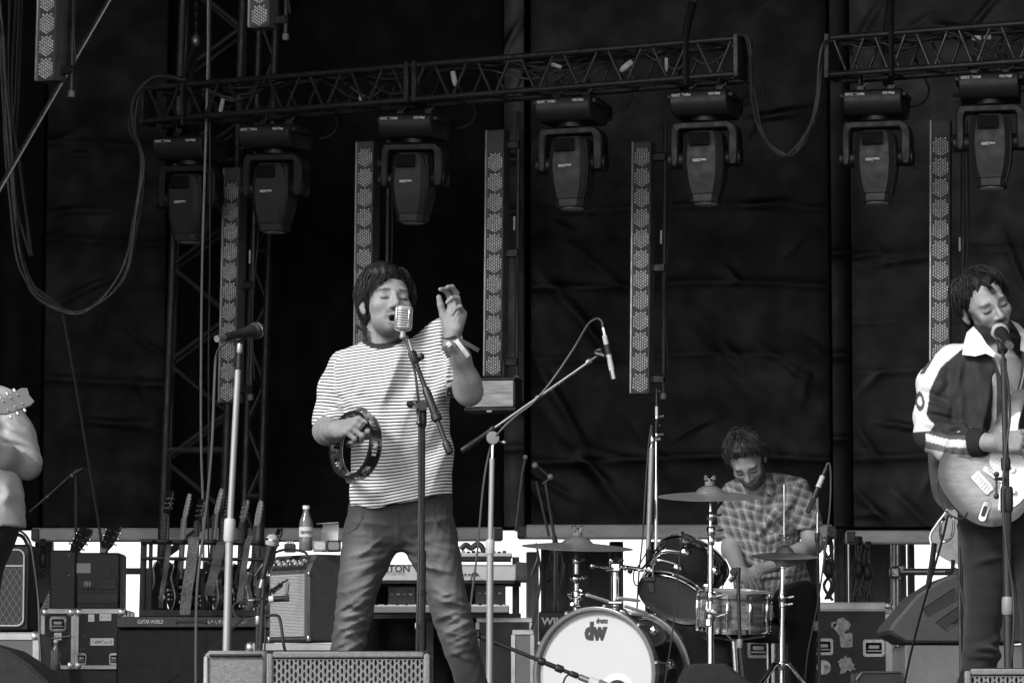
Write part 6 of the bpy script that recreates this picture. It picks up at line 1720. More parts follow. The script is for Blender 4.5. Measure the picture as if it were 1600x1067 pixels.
GL = [(252, 262, 764, 'paul', 'gdark', 'wood', 'three', None, 'dark guitar with black headstock, leftmost in the rack', 'binding'),
      (278, 291, 772, 'strat', 'gdark', 'woodl', 'six', 'strap', 'guitar with maple neck and patterned woven strap, second in the rack', None),
      (303, 311, 776, 'paul', 'gdark', 'wood', 'three', None, 'black guitar with three a side tuners beside the hanging ropes', None),
      (325, 341, 764, 'tele', 'wood', 'woodl', 'six', 'strapd', 'guitar with tall maple headstock and dark leather strap in the rack', 'binding'),
      (345, 352, 772, 'strat', 'gdark', 'wood', 'six', None, 'dark guitar half hidden behind the silver mic stand', None),
      (373, 380, 778, 'paul', 'ggrey', 'wood', 'three', 'strap', 'grey guitar with studded strap right of the silver mic stand', None),
      (394, 403, 783, 'tele', 'ggrey', 'woodl', 'six', None, 'pale grey guitar at the right end of the rack', None),
      (415, 433, 822, 'strat', 'gdark', 'wood', 'three', None, 'shorter dark guitar whose headstock shows above the upright ball mic', None)]
for i, (ub, uh, vt, ol, bm, nm_, hd_, st_, lab, bi) in enumerate(GL):
    Yg = 18.03 + .012 * (i % 3)
    bot = P(ub, 962, Yg); top = P(uh, vt, Yg); x_ = (top - bot); Lpx = x_.length; x_.normalize()
    ya = math.radians(62 if i % 2 else 52)
    gz = Vector((-math.sin(ya), -math.cos(ya), 0)); gz = (gz - x_ * gz.dot(x_)).normalized(); gy = gz.cross(x_)
    M = Matrix((x_, gy, gz)).transposed().to_4x4()
    sc_ = max(.70, min(.95, Lpx / .89)); M.translation = top - x_ * (.675 * sc_)
    sp_ = None
    if st_: sp_ = (MT[st_], [(.14, .0, .03), (.05, -.01, .05), (-.06, -.03, .055), (-.2, -.05, .05)] if i != 5 else [(.2, 0, .03), (.1, -.01, .05), (-.02, -.02, .05), (-.15, -.03, .045)])
    guitar('rack_guitar', lab, M, ol, MT[bm], MT[nm_], None, False, sp_, hd_, hy=-1, pickups=2, sc=sc_, binding=MT['alu'] if bi else None, group='guitars standing in the rack')
def ribbon(name, lab, pts, wpx, Yr, mat, cat='strap', group='straps hanging on the racked guitars'):
    q = spline(pxs([(u, v, Yr) for u, v in pts]), 5); o_ = q[0].copy(); h_ = wpx / 2 * m_px(Yr); m = MB(o_); rg = []
    for k, c in enumerate(q): y_ = .006 * math.sin(k * .9); rg.append([c + Vector((-h_, y_, 0)), c + Vector((h_, y_ - .01, 0)), c + Vector((h_, y_ - .007, 0)), c + Vector((-h_, y_ + .003, 0))])
    o = m.loft(rg).build(name, mat, None); o.location = o_; return tag(o, lab, cat, group)
MT['stud'] = M_('studded_strap', .06, .7, var=1.0, vs=170)
ribbon('guitar_strap', 'wide patterned woven strap hanging down the second racked guitar', [(303, 838), (301, 862), (296, 900), (291, 935), (289, 960)], 17, 17.75, MT['strap'])
ribbon('guitar_strap', 'dark leather strap hanging on the tall maple necked guitar', [(346, 846), (341, 870), (333, 900), (326, 930)], 15, 17.75, M_('brown_strap', .05, .7, var=.5, vs=40))
ribbon('guitar_strap', 'narrow studded strap hanging right of the silver mic stand', [(393, 834), (387, 850), (382, 880), (378, 912), (374, 942)], 10, 17.75, MT['stud'])
ribbon('guitar_strap', 'narrow dark strap hanging on the leftmost racked guitar', [(264, 850), (260, 885), (254, 920), (251, 950)], 8, 17.75, MT['strapd'])
for (u0, v0, u1, v1, Yg, lab) in ((116, 860, 134, 822, 18.55, 'short guitar neck leaning right behind the black amplifier'), (164, 862, 178, 814, 18.6, 'guitar neck with pale tuners rising behind the open backed amplifier')):
    bot = P(u0, v0, Yg); top = P(u1, v1, Yg); x_ = (top - bot).normalized(); gz = Vector((-.5, -.86, 0)); gz = (gz - x_ * gz.dot(x_)).normalized(); gy = gz.cross(x_)
    M = Matrix((x_, gy, gz)).transposed().to_4x4(); M.translation = top - x_ * .60
    guitar('leaning_guitar', lab, M, 'paul', MT['gdark'], MT['wood'], None, False, None, 'three', pickups=2, sc=.9, group='guitars leaning behind the amplifier')

# pale grille amplifier on its case
t, w, h = boxthing('flight_case', 'flat road case with metal lid edge under the pale grille amplifier', 'road case', 385, 1006, 542, 1060, 16.35, .6, MT['casel'], zb=STAGE, group='road cases'); case_trim(t, w, h, .6, .028)
zt = STAGE + h
am = thing('guitar_amplifier', 'amplifier with pale ribbed grille cloth, chrome knobs and grey sides', 'amplifier', (P(478, 1000, 16.5).x, 16.62, zt + .012), (0, 0, math.radians(-52)))
W_, D_, H_ = .325, .215, P(478, 866, 16.5).z - zt - .012
yy = -D_ / 2
prof = [(yy + .012, 0), (yy, .012), (yy, H_ - .075), (yy + .035, H_ - .004), (yy + .045, H_), (-yy, H_), (-yy, 0)]
MB().prism(prof, -W_ / 2, W_ / 2, None, .008, 'x').build('cabinet', MT['tolexg'], am)
gc = MB(); nrib = 42
for i in range(nrib): gc.rod((-W_ / 2 + .026, yy - .004, .028 + i * (H_ - .118) / nrib), (W_ / 2 - .026, yy - .004, .028 + i * (H_ - .118) / nrib), .0036, 5)
gc.box((0, yy - .001, .028 + (H_ - .118) / 2), (W_ - .052, .006, H_ - .118)); o = gc.build('grille_cloth', M_('pale_grille_cloth', .34, .8, var=.12, vs=90), am); o['kind'] = 'stuff'
cpn = frame((0, yy + .016, H_ - .040), x=(1, 0, 0), y=(0, .42, .9))
MB().box((0, 0, 0), (W_ - .05, .066, .006), cpn, .002).build('control_panel', MT['blackp'], am)
for i in range(12): MB().lathe([(.009, .003), (.008, .018), (.006, .020)], 12, cpn @ Matrix.Translation((-W_ / 2 + .045 + i * .0215, -.008 + .014 * (i % 2), 0))).build('knob', MT['lgrey'] if i % 3 else MT['chrome'], am)
for i in range(4): MB().rod((0, 0, 0), (0, .004, .014), .003, 6, cpn @ Matrix.Translation((-W_ / 2 + .06 + i * .06, .018, 0))).build('switch', MT['chrome'], am)
lettering('Fender', .042, MT['gdark'], am, frame((-.085, yy - .0095, H_ - .150), x=(1, 0, .45), z=(0, -1, 0)), shear=.35, off=.001, name='script_badge')
MB().box((-.045, yy - .012, H_ - .155), (.022, .005, .06), Matrix.Rotation(.2, 4, 'Y'), .002).build('hang_tag', MT['grey'], am)
for sx in (-1, 1): MB().box((sx * (W_ / 2 - .004), yy + .004, .015), (.02, .02, .03), b=.004).box((sx * (W_ / 2 - .004), yy + .004, H_ - .09), (.014, .014, .02), b=.004).build('corner', MT['zinc'], am)
# things on top of it
def ontop(u): return P(u, 862, 16.5)
ca = thing('card_box', 'open white card box behind the small boxes on the pale grille amplifier', 'box', P(516, 862, 16.62))
for (x, y, z, sx, sy, sz, rx) in ((0, .03, .065, .075, .002, .13, 0),): MB().box((x, y, z), (sx, sy, sz)).build('back_wall', MT['paper'], ca)
MB().box((-.037, 0, .05), (.002, .06, .10)).build('side_wall', MT['paper'], ca); MB().box((.037, 0, .05), (.002, .06, .10)).build('side_wall', MT['paper'], ca)
MB().box((-.005, .01, .133), (.10, .045, .002), Matrix.Rotation(-.06, 4, 'Y')).build('flap', MT['paper'], ca)
MB().box((0, -.028, .02), (.075, .002, .04)).build('front_wall', MT['lgrey'], ca)
for (u, lab, m_) in ((500, 'small grey printed box beside the bottle', 'grey'), (522, 'small dark box with pale rim in front of the card box', 'blackp')):
    b_ = boxthing('small_box', lab, 'box', u - 11, 844, u + 10, 861, 16.45, .05, MT[m_], part='carton', bev=.003)
    MB().prism(rrect(b_[1] * .8, b_[2] * .7, .01), 0, .002, frame((0, 0, b_[2] / 2), x=(1, 0, 0), z=(0, -1, 0))).build('printed_oval', MT['lgrey'] if m_ == 'grey' else MT['grey'], b_[0])
pb = boxthing('tuner_pedal', 'small black pedal left of the bottle on the amplifier', 'pedal', 444, 849, 461, 862, 16.5, .07, MT['blackp'], part='housing', bev=.003)
for k in range(3): MB().lathe([(.006, 0), (.005, .012)], 10, Matrix.Translation((-.012 + .012 * k, .02, pb[2]))).build('knob', MT['alu'], pb[0])
cable('amp_lead', [(398, 900, 16.3), (412, 880, 16.3), (428, 864, 16.35), (450, 858, 16.4), (475, 862, 16.4), (480, 868, 16.4)], .006, MT['cab'], 'black lead arching over the top left corner of the pale grille amplifier', 'cable')

# ------------------------------------------------------------------ keyboards
kb = thing('keyboard', 'silver keyboard seen from behind between the legs of the singer', 'keyboard', P(690, 905, 17.4))
off = kb.location; a, b = P(545, 906, 17.4), P(806, 906, 17.4); zt = P(0, 881, 17.4).z; z0 = a.z
MB(off).prism([(0, z0), (0, zt - .012), (.02, zt), (.30, zt + .004), (.30, z0)], a.x, b.x, Matrix.Translation((0, 17.4, 0)), .004, 'x').build('case', MT['silver'], kb)
c_ = MB(off)
ed = [(b.x, 17.40), (b.x + .055, 17.5), (b.x + .055, 17.72), (b.x, 17.72)]
c_.prism(ed, z0 - .002, zt + .012, None, .006).build('end_cheek', MT['lgrey'], kb)
lettering('TRITON', .047, MT['blackp'], kb, Matrix.Translation(P(613, 888.5, 17.4) - off + Vector((0, -.002, 0))) @ Matrix.Rotation(math.pi / 2, 4, 'X'), off=.0008)
lettering('STUDIO', .024, MT['grey'], kb, Matrix.Translation(P(616, 895.5, 17.4) - off + Vector((0, -.002, 0))) @ Matrix.Rotation(math.pi / 2, 4, 'X'), sx=1.2)
for i, u in enumerate((722, 727, 733, 738, 742, 746)): MB(off).lathe([(.005, 0), (.005, .005)], 10, frame(P(u, 897, 17.395), z=(0, -1, 0))).build('socket', MT['blackp'], kb)
MB(off).box(P(675, 908, 17.46), (.8, .09, .02)).build('under_tray', MT['blackm'], kb)
for k, (u0, v0, u1, v1, u2, v2) in enumerate(((742, 897, 736, 905, 730, 906), (746, 897, 741, 908, 735, 907))): cable('jack_lead', [(u0, v0, 17.38), (u0 - 3, v0 - 2, 17.33), (u1, v1, 17.33), (u2, v2 + 8, 17.4)], .003, MT['cab'], ['black plug lead in the back of the silver keyboard', 'second black plug lead in the silver keyboard, to its right'][k], 'cable')
k2 = thing('keyboard', 'second keyboard on the upper tier right of the singer', 'keyboard', P(758, 875, 17.6)); off = k2.location
MB(off).box(P(757, 868, 17.6), (.27, .25, .018), b=.004).build('case', MT['lgrey'], k2); MB(off).box(P(757, 873, 17.62), (.26, .24, .02)).build('under_side', MT['blackp'], k2)
for i in range(9): MB(off).box(P(724 + i * 8, 862 + (i % 2), 17.55), (.02, .03, .012), b=.003).build('control', MT['lgrey'] if i % 3 == 0 else MT['blackp'], k2)
MB(off).tube(spline([P(*q) for q in ((720, 858, 17.5), (728, 851, 17.5), (736, 856, 17.5), (745, 850, 17.5), (752, 853, 17.5), (756, 862, 17.5))], 4), .014, 8).build('coiled_lead', MT['cab'], k2)
k3 = thing('keyboard', 'lower keyboard with bright front edge under the silver one', 'keyboard', P(690, 955, 17.3)); off = k3.location
MB(off).box(P(688, 953, 17.3), (.66, .3, .032), b=.004).build('case', MT['grey'], k3); MB(off).box(P(688, 947.5, 17.28), (.66, .26, .008), b=.002).build('key_bed', MT['lgrey'], k3)
for i in range(46):
    MB(off).box(P(585 + i * 4.6, 945.8, 17.24), (.0125, .12, .008), b=.002).build('key', MT['white'] if i % 7 not in (1, 4) else MT['blackp'], k3)
for (u0, u1, v0, v1, lab, zz) in ((606, 650, 915, 940, 'small black rack unit under the silver keyboard', 1), (655, 690, 918, 942, 'black sound module with bright indicator between the keyboards', 2), (742, 790, 912, 940, 'black effects unit on the lower tier right of the singer', 3)):
    b_ = boxthing('rack_unit', lab, 'rack unit', u0, v0, u1, v1 + 4, 17.5, .2, MT['blackp'], part='housing', bev=.004)
    for k in range(4): MB().box((-b_[1] * .35 + k * b_[1] * .22, -.002, b_[2] * .55), (b_[1] * .1, .004, .006)).build('indicator', MT['lgrey'] if k % 2 else MT['grey'], b_[0])
ks = thing('keyboard_stand', 'black keyboard stand with upright posts behind the singer', 'stand', P(690, 1060, 17.6)); ks.location.z = STAGE; off = ks.location
for u in (560, 672, 806):
    q = P(u, 870, 17.75); MB(off).box((q.x, 17.75, (q.z + STAGE) / 2), (.035, .05, q.z - STAGE)).build('post', MT['blackm'], ks)
for v in (912, 962): MB(off).box(P(683, v, 17.7), (.82, .04, .025)).build('beam', MT['blackm'], ks)
MB(off).box((P(665, 0, 17.9).x, 17.9, (P(0, 906, 17.9).z + STAGE) / 2), (.72, .02, P(0, 906, 17.9).z - STAGE)).build('cloth_skirt', MT['drape'], ks)
for (x0, y0, x1, Y, lab, m_) in ((744, 966, 832, 17.35, 'dark equipment case behind the chrome boom stand', 'casel'), (800, 985, 834, 16.9, 'plain grey box left of the bass drum', 'caseg')):
    t, w, h = boxthing('flight_case', lab, 'road case', x0, y0, x1, 1070, Y, .4, MT[m_], zb=STAGE, group='road cases'); case_trim(t, w, h, .4, .018, corners=False)

# ------------------------------------------------------------------ right hand flight cases
t, w, h = boxthing('flight_case', 'black road case with torn stickers and two dish latches behind the drum mic stand', 'road case', 1256, 942, 1394, 1070, 17.9, .5, MT['casel'], zb=STAGE, group='road cases')
case_trim(t, w, h, .5, .034, lid=h - .035)
px_ = lambda u: (P(u, 0, 17.9).x - t.location.x); pz_ = lambda v: P(0, v, 17.9).z - STAGE
latch(t, px_(1277), pz_(1010), .105, .085); latch(t, px_(1355), pz_(1012), .11, .088)
patch(t, px_(1306), pz_(978), .085, .075, MT['wear'], 'torn_sticker', .78, ragged=.25, seed=3); patch(t, px_(1313), pz_(1000), .065, .075, MT['wear'], 'torn_sticker', .05, ragged=.12, seed=4)
patch(t, px_(1313), pz_(1037), .085, .09, MT['wear'], 'torn_sticker', .2, ragged=.42, seed=5); patch(t, px_(1294), pz_(975), .03, .03, MT['wear'], 'torn_sticker', .2, ragged=.5, seed=8)
o = MB().prism(circ(.035, 24), 0, .0012, frame((px_(1278), -.003, pz_(1042)), x=(1, 0, 0), z=(0, -1, 0))).build('round_sticker', MT['wear'], t)
MB().prism(circ(.012, 16), .0012, .0018, frame((px_(1282), -.003, pz_(1042)), x=(1, 0, 0), z=(0, -1, 0))).build('sticker_centre', MT['grey'], t)
MB().box((px_(1365), .02, -.0 + pz_(975)), (.001, .001, .001)).build('rivet', MT['steel'], t)
t, w, h = boxthing('flight_case', 'low dark road case with one dish latch under the snare drum', 'road case', 1128, 992, 1206, 1070, 17.95, .4, MT['caseg2'] if 'caseg2' in MT else MT['casel'], zb=RISER, group='road cases')
latch(t, P(1178, 0, 17.95).x - t.location.x, P(0, 1014, 17.95).z - RISER, .11, .09); case_trim(t, w, h, .4, .02, corners=False)
t, w, h = boxthing('flight_case', 'wide dark road case behind the bass drum and the rack tom', 'road case', 985, 968, 1132, 1070, 18.3, .4, MT['casel'], zb=STAGE, group='road cases')
t, w, h = boxthing('flight_case', 'low case marked with white stencil letters behind the left cymbal stand', 'road case', 842, 955, 905, 1070, 18.2, .4, MT['casel'], zb=STAGE, group='road cases')
lettering('WILF', .05, MT['lgrey'], t, Matrix.Translation((-.025, -.004, h - .05)) @ Matrix.Rotation(math.pi / 2, 4, 'X'), off=.0015, name='stencil_letters', sx=1.1)

# ------------------------------------------------------------------ rope bundles hanging from the ledger beam
def ropes(u, v0, v1, n, label, seed, spread=9, Y=23.0):
    r_ = random.Random(seed); base = P(u, v0, Y); t = thing('rope_bundle', label, 'rope', base, group='rope bundles hanging from the beams')
    for i in range(n):
        x0 = u + r_.uniform(-4, 4); pts = [(x0, v0, Y)]
        xx = x0
        for k in range(1, 5):
            xx = u + r_.uniform(-spread, spread) * (.5 + k * .18); pts.append((xx, v0 + (v1 - v0) * k / 4 * r_.uniform(.85, 1), Y - .02 * k))
        MB(base).tube(spline(pxs(pts), 5), r_.uniform(.006, .010), 6).build('rope', MT['rubber'], t)
    MB(base).ball(P(u + 1, v0 + (v1 - v0) * .5, Y - .06), (.03, .025, .06), 10).build('knot', MT['rubber'], t)
    MB(base).ball(P(u, v0 + 6, Y - .04), (.018, .02, .03), 8).build('knot', MT['rubber'], t)
ropes(1341, 838, 942, 7, 'thick bunch of black ropes left of the scaffold post', 1, 11)
ropes(1294, 838, 942, 6, 'black ropes hanging behind the drum microphone stand', 2, 10)
ropes(66, 842, 905, 4, 'short bunch of black ropes between the two left amplifiers', 3, 6)
ropes(868, 842, 920, 5, 'black ropes and cables under the left crash cymbal', 4, 12)
ropes(1355, 846, 942, 4, 'loose black ropes nearest the scaffold post', 5, 7)
cable('hanging_rope', [(1335, 826, 23.1), (1340, 600, 23.1), (1338, 838, 23.0)], .008, MT['rubber'], 'x', 'rope') if False else None
# ================================================================== MICROPHONES AND STANDS
def tripod(t, c, zf, mat, r=.30, h=.16, n=3, a0=.6, rt=.010, off=None):
    for k in range(n):
        a = a0 + k * 2 * math.pi / n
        MB(t.location).rod((c.x, c.y, zf + h), (c.x + r * math.cos(a), c.y + r * math.sin(a), zf + .012), rt, 8).build('leg', mat, t)
        MB(t.location).ball((c.x + r * math.cos(a), c.y + r * math.sin(a), zf + .014), .014, 8).build('rubber_foot', MT['rubber'], t)
def ball_mic(t, tip, d, s=1.0, ballmat='zinc', name='microphone', own=None):
    """d points from the handle to the ball; tip is the ball centre"""
    d = Vector(d).normalized(); F_ = frame(tip, z=d)
    o = MB(t.location).lathe([(.011 * s, -.165 * s), (.0125 * s, -.16 * s), (.014 * s, -.10 * s), (.0175 * s, -.045 * s), (.021 * s, -.03 * s), (.021 * s, -.022 * s)], 18, F_).build('handle', MT['blackm'], t)
    m = MB(t.location).lathe([(.0225 * s, -.022 * s), (.0255 * s, -.012 * s), (.0262 * s, 0), (.0245 * s, .011 * s), (.019 * s, .020 * s), (.010 * s, .025 * s), (0, .0265 * s)], 20, F_)
    m.build('mesh_ball', MT[ballmat], t)
    MB(t.location).lathe([(.0264 * s, -.004 * s), (.0272 * s, -.003 * s), (.0272 * s, .003 * s), (.0264 * s, .004 * s)], 20, F_, cap=False).build('ball_band', MT['chrome'] if ballmat != 'blackm' else MT['alu'], t)
    MB(t.location).lathe([(.011 * s, -.20 * s), (.011 * s, -.165 * s)], 12, F_).build('plug', MT['zinc'], t)
    return F_
MT['meshg'] = M_('pale_mic_mesh', .5, .5, metal=.1, var=.15, vs=200, bump=.6, bs=900)
MT['meshd'] = M_('dark_mic_mesh', .06, .45, metal=.4, var=.2, vs=200, bump=.6, bs=900)
def stand(name, label, foot, zf, segs, mat, base='tripod', group='microphone stands', br=.30, a0=.6):
    """segs: list of (a, b, radius, material, part name)"""
    t = thing(name, label, 'mic stand' if 'mic' in name else 'stand', (foot.x, foot.y, zf), group=group)
    for a, b, r_, m_, nm in segs: MB(t.location).rod(a, b, r_, 12).build(nm, MT[m_], t)
    c = Vector((foot.x, foot.y, zf))
    if base == 'tripod': tripod(t, c, zf, MT[mat], br, .17, a0=a0)
    elif base == 'round': MB(t.location).lathe([(.14, zf), (.145, zf + .012), (.13, zf + .022), (.03, zf + .035)], 28, Matrix.Translation((c.x, c.y, 0))).build('base', MT['blackm'], t)
    return t
def collar(t, a, b, r_, mat, name='collar'): MB(t.location).tube([a, a.lerp(b, .12), a.lerp(b, .88), b], [r_ * .85, r_, r_, r_ * .85], 14).build(name, MT[mat], t)
def knob(t, c, d, mat='blackp', r_=.011, L=.03): 
    d = Vector(d).normalized(); MB(t.location).rod(c, c + d * L, r_ * .4).build('clamp_screw', MT['steel'], t); MB(t.location).lathe([(r_ * .7, 0), (r_, .004), (r_, .014), (r_ * .8, .018)], 10, frame(c + d * L, z=d)).build('knob', MT[mat], t)

# A: silver stand at the left with a dark ball mic
Y = 12.6; s_ = m_px(Y)
ft = P(349, 1100, Y); 
MT['stalu'] = M_('satin_silver_tube', .40, .45, metal=.5, var=.08, stretch=(6, 6, .3))
t = stand('mic_stand', 'straight silver microphone stand left of the singer', ft, STAGE, [(Vector((ft.x, Y, STAGE)), P(359, 822, Y), .0140, 'stalu', 'lower_tube'), (P(359, 824, Y), P(372, 578, Y), .0112, 'stalu', 'upper_tube'), (P(372.5, 578, Y), P(374, 548, Y), .0095, 'blackm', 'top_tube')], 'blackm', 'round')
collar(t, P(357.8, 846, Y), P(359.5, 810, Y), .0205, 'lgrey', 'clutch'); collar(t, P(374, 552, Y), P(375, 537, Y), .011, 'alu', 'clip_thread')
MB(t.location).box((0, 0, 0), (.05, .03, .028), frame(P(377, 526, Y), x=P(395, 518, Y) - P(360, 534, Y), z=(0, -1, 0)), .006).build('mic_clip', MT['blackp'], t)
t = thing('microphone', 'dark ball microphone on the silver stand, pointing up to the right', 'microphone', P(378, 524, Y))
ball_mic(t, P(401, 516, Y), P(401, 516, Y) - P(362, 531, Y) + Vector((0, .125, 0)), 1.12, 'meshd')
cable('mic_lead', [(357, 533, Y - .13), (346, 541, Y - .1), (338, 556, Y), (335, 600, Y), (332, 680, Y), (326, 760, Y), (318, 830, Y), (308, 920, Y), (306, 1010, Y), (306, 1090, Y)], .0048, MT['cabg'], 'grey microphone lead hanging from the dark ball microphone', 'cable')
cable('floor_lead', [(450, 905, 16.0), (420, 925, 15.5), (380, 965, 15), (340, 1005, 14.5), (300, 1038, 14), (262, 1068, 13.6), (240, 1090, 13.3)], .004, MT['cab2'], 'thin black lead slanting from the amplifier down across the trunk', 'cable')

# B: the singer's boom stand with a chrome vintage microphone
Y = 11.62
b0, b1 = P(635, 528, Y + .02), P(703, 708, Y - .06); cl = P(659, 628, Y - .02)
ft = P(655, 1100, Y)
t = stand('mic_stand', 'black boom stand in front of the singer', ft, STAGE, [(Vector((ft.x, Y, STAGE)), P(659, 860, Y), .0145, 'blackm', 'lower_tube'), (P(659, 865, Y), P(660, 650, Y), .0100, 'blackm2' if 'blackm2' in MT else 'blackm', 'upper_tube'), (b0, b1, .0078, 'blackm', 'boom')], 'blackm', 'round')
collar(t, P(658, 930, Y), P(659, 922, Y), .017, 'blackp', 'clutch'); collar(t, P(660, 668, Y), P(660, 640, Y), .014, 'blackp', 'clutch')
bd_ = (b1 - b0).normalized()
collar(t, b0.lerp(b1, .44), b0.lerp(b1, .70), .0135, 'blackm', 'boom_sleeve'); collar(t, b0.lerp(b1, .66), b0.lerp(b1, .72), .017, 'blackp'); collar(t, b0.lerp(b1, .90), b1, .013, 'blackp', 'counterweight')
collar(t, b0.lerp(b1, .12), b0.lerp(b1, .22), .0145, 'blackp'); MB(t.location).lathe([(.016, -.012), (.018, 0), (.016, .012)], 16, frame(P(660, 634, Y - .02), z=(0, -1, 0))).build('swivel', MT['blackp'], t)
knob(t, P(657, 634, Y - .02), (-.8, -.5, .1)); knob(t, b0.lerp(b1, .18), (.8, -.4, .2), r_=.012, L=.015); MB(t.location).rod(P(650, 630, Y), P(655, 660, Y - .03), .004).build('lever', MT['blackp'], t); MB(t.location).ball(P(655, 661, Y - .03), .010, 8).ball(P(649, 630, Y), .009, 8).build('lever_knob', MT['blackp'], t)
MB(t.location).box(P(651, 977, Y - .016), (.010, .004, .018), b=.002).build('tag', MT['tape'], t)
ml = thing('microphone', 'chrome vintage microphone with ribbed grille in front of the singer\'s mouth', 'microphone', P(634, 520, Y)); off = ml.location
MF = frame(P(630.5, 497, Y), z=(.06, -.05, 1), x=(1, .35, 0))
def sq(z, hx, hy, n=20, p_=3.2):
    return [MF @ Vector((hx * math.copysign(abs(math.cos(2 * math.pi * k / n)) ** (2 / p_), math.cos(2 * math.pi * k / n)), hy * math.copysign(abs(math.sin(2 * math.pi * k / n)) ** (2 / p_), math.sin(2 * math.pi * k / n)), z)) for k in range(n)]
MB(off).loft([sq(-.040, .012, .011), sq(-.038, .021, .018), sq(-.030, .0255, .022), sq(.0, .0262, .0225), sq(.026, .0255, .022), sq(.036, .021, .019), sq(.041, .012, .012)]).build('inner_screen', MT['meshd'], ml)
rb = MB(off)
MT['mchr'] = M_('satin_chrome', .78, .3, metal=.75, var=.05)
for k in range(8):
    z = -.0275 + k * .0077; rb.loft([sq(z - .0023, .0262, .0232), sq(z - .0015, .0275, .0243), sq(z + .0015, .0275, .0243), sq(z + .0023, .0262, .0232)])
o = rb.build('chrome_rib', MT['mchr'], ml); o['kind'] = 'stuff'
sh_ = MB(off)
sh_.loft([sq(.0305, .0275, .0243), sq(.034, .0265, .0235), sq(.039, .021, .019), sq(.0425, .012, .011)]); sh_.build('chrome_cap', MT['mchr'], ml); sh_ = MB(off)
sh_.loft([sq(-.0425, .013, .012), sq(-.040, .022, .019), sq(-.034, .0268, .0238), sq(-.0305, .0275, .0245)])
sh_.build('chrome_shell', MT['mchr'], ml)
for sx in (-1, 1): MB(off).box((sx * .0265, 0, 0), (.004, .016, .068), MF, .0015).build('side_bar', MT['mchr'], ml)
MB(off).box((.010, -.0238, 0), (.004, .004, .064), MF, .001).build('front_bar', MT['chrome'], ml)
MB(off).rod(MF @ Vector((0, 0, -.042)), MF @ Vector((.001, 0, -.062)), .010, 14).rod(MF @ Vector((-.004, 0, -.058)), b0, .0085, 12).build('swivel_mount', MT['zinc'], ml)
MB(off).rod(b0.lerp(b1, .02), b0.lerp(b1, .12), .0105, 14).build('plug', MT['chrome'], ml)
cable('mic_lead', [(634, 527, Y), (640, 550, Y - .03), (648, 580, Y - .03), (652, 610, Y - .03), (655, 640, Y - .02), (655, 700, Y - .02), (655, 780, Y - .02), (654, 880, Y - .03), (652, 960, Y - .03), (650, 1090, Y)], .0042, MT['cab2'], 'black microphone lead running down the boom stand of the singer', 'cable')

# C: chrome boom stand with overhead microphone
Y = 14.6; ft = P(764, 1100, Y)
c0, c1 = P(721, 704, Y - .05), P(943, 549, Y + .1)
t = stand('mic_stand', 'chrome boom stand beside the singer reaching up to the right', ft, STAGE, [(Vector((ft.x, Y, STAGE)), P(766, 850, Y), .0145, 'stalu', 'lower_tube'), (P(766, 850, Y), P(769, 716, Y), .0112, 'stalu', 'upper_tube'), (P(769, 718, Y), P(770, 690, Y), .0075, 'chrome', 'neck'), (c0, c0.lerp(c1, .2), .0095, 'blackm', 'boom_tail'), (c0.lerp(c1, .12), c0.lerp(c1, .90), .0074, 'chrome', 'boom'), (c0.lerp(c1, .89), c1, .0048, 'steel', 'boom_tip')], 'blackm', 'tripod')
collar(t, P(765.6, 866, Y), P(766, 843, Y), .019, 'lgrey', 'clutch'); collar(t, c0, c0.lerp(c1, .09), .0115, 'blackp', 'grip'); collar(t, c0.lerp(c1, .20), c0.lerp(c1, .23), .012, 'blackp'); collar(t, c0.lerp(c1, .88), c0.lerp(c1, .91), .0115, 'steel'); collar(t, c0.lerp(c1, .52), c0.lerp(c1, .54), .0095, 'steel')
MB(t.location).lathe([(.014, -.014), (.026, -.012), (.026, .012), (.014, .014)], 18, frame(P(770, 684, Y - .02), z=(0, -1, 0))).build('swivel', MT['grey'], t)
knob(t, P(773, 688, Y), (.9, -.3, -.2), 'steel', .007)
t = thing('microphone', 'slim silver overhead microphone hanging from the tip of the chrome boom', 'microphone', P(947, 545, Y + .08)); off = t.location
d0, d1 = P(942, 512, Y + .08), P(959, 592, Y + .08)
for (q0, q1, rr, mm, nm) in ((0, .16, .0095, 'chrome', 'plug'), (.15, .34, .0105, 'lgrey', 'plug_shell'), (.33, .52, .0130, 'blackp', 'shock_clip'), (.50, .84, .0112, 'lgrey', 'body'), (.83, 1, .0122, 'zinc', 'capsule')):
    MB(off).tube([d0.lerp(d1, q0), d0.lerp(d1, q1)], rr, 14).build(nm, MT[mm], t)
MB(off).tube(spline([c1, P(938, 547, Y + .07), P(930, 551, Y + .08), P(944, 556, Y + .06)], 4), .008, 8).build('clip_arm', MT['blackp'], t)
cable('mic_lead', [(942, 512, Y + .08), (940, 502, Y + .08), (932, 498, Y + .08), (918, 508, Y + .06), (896, 545, Y), (862, 595, Y - .03), (832, 630, Y - .03), (806, 650, Y - .04), (780, 675, Y - .04), (766, 700, Y), (755, 760, Y), (746, 860, Y), (736, 940, Y), (730, 1000, Y), (724, 1090, Y)], .0042, MT['cabg'], 'lead arching from the overhead microphone back along the chrome boom', 'cable')

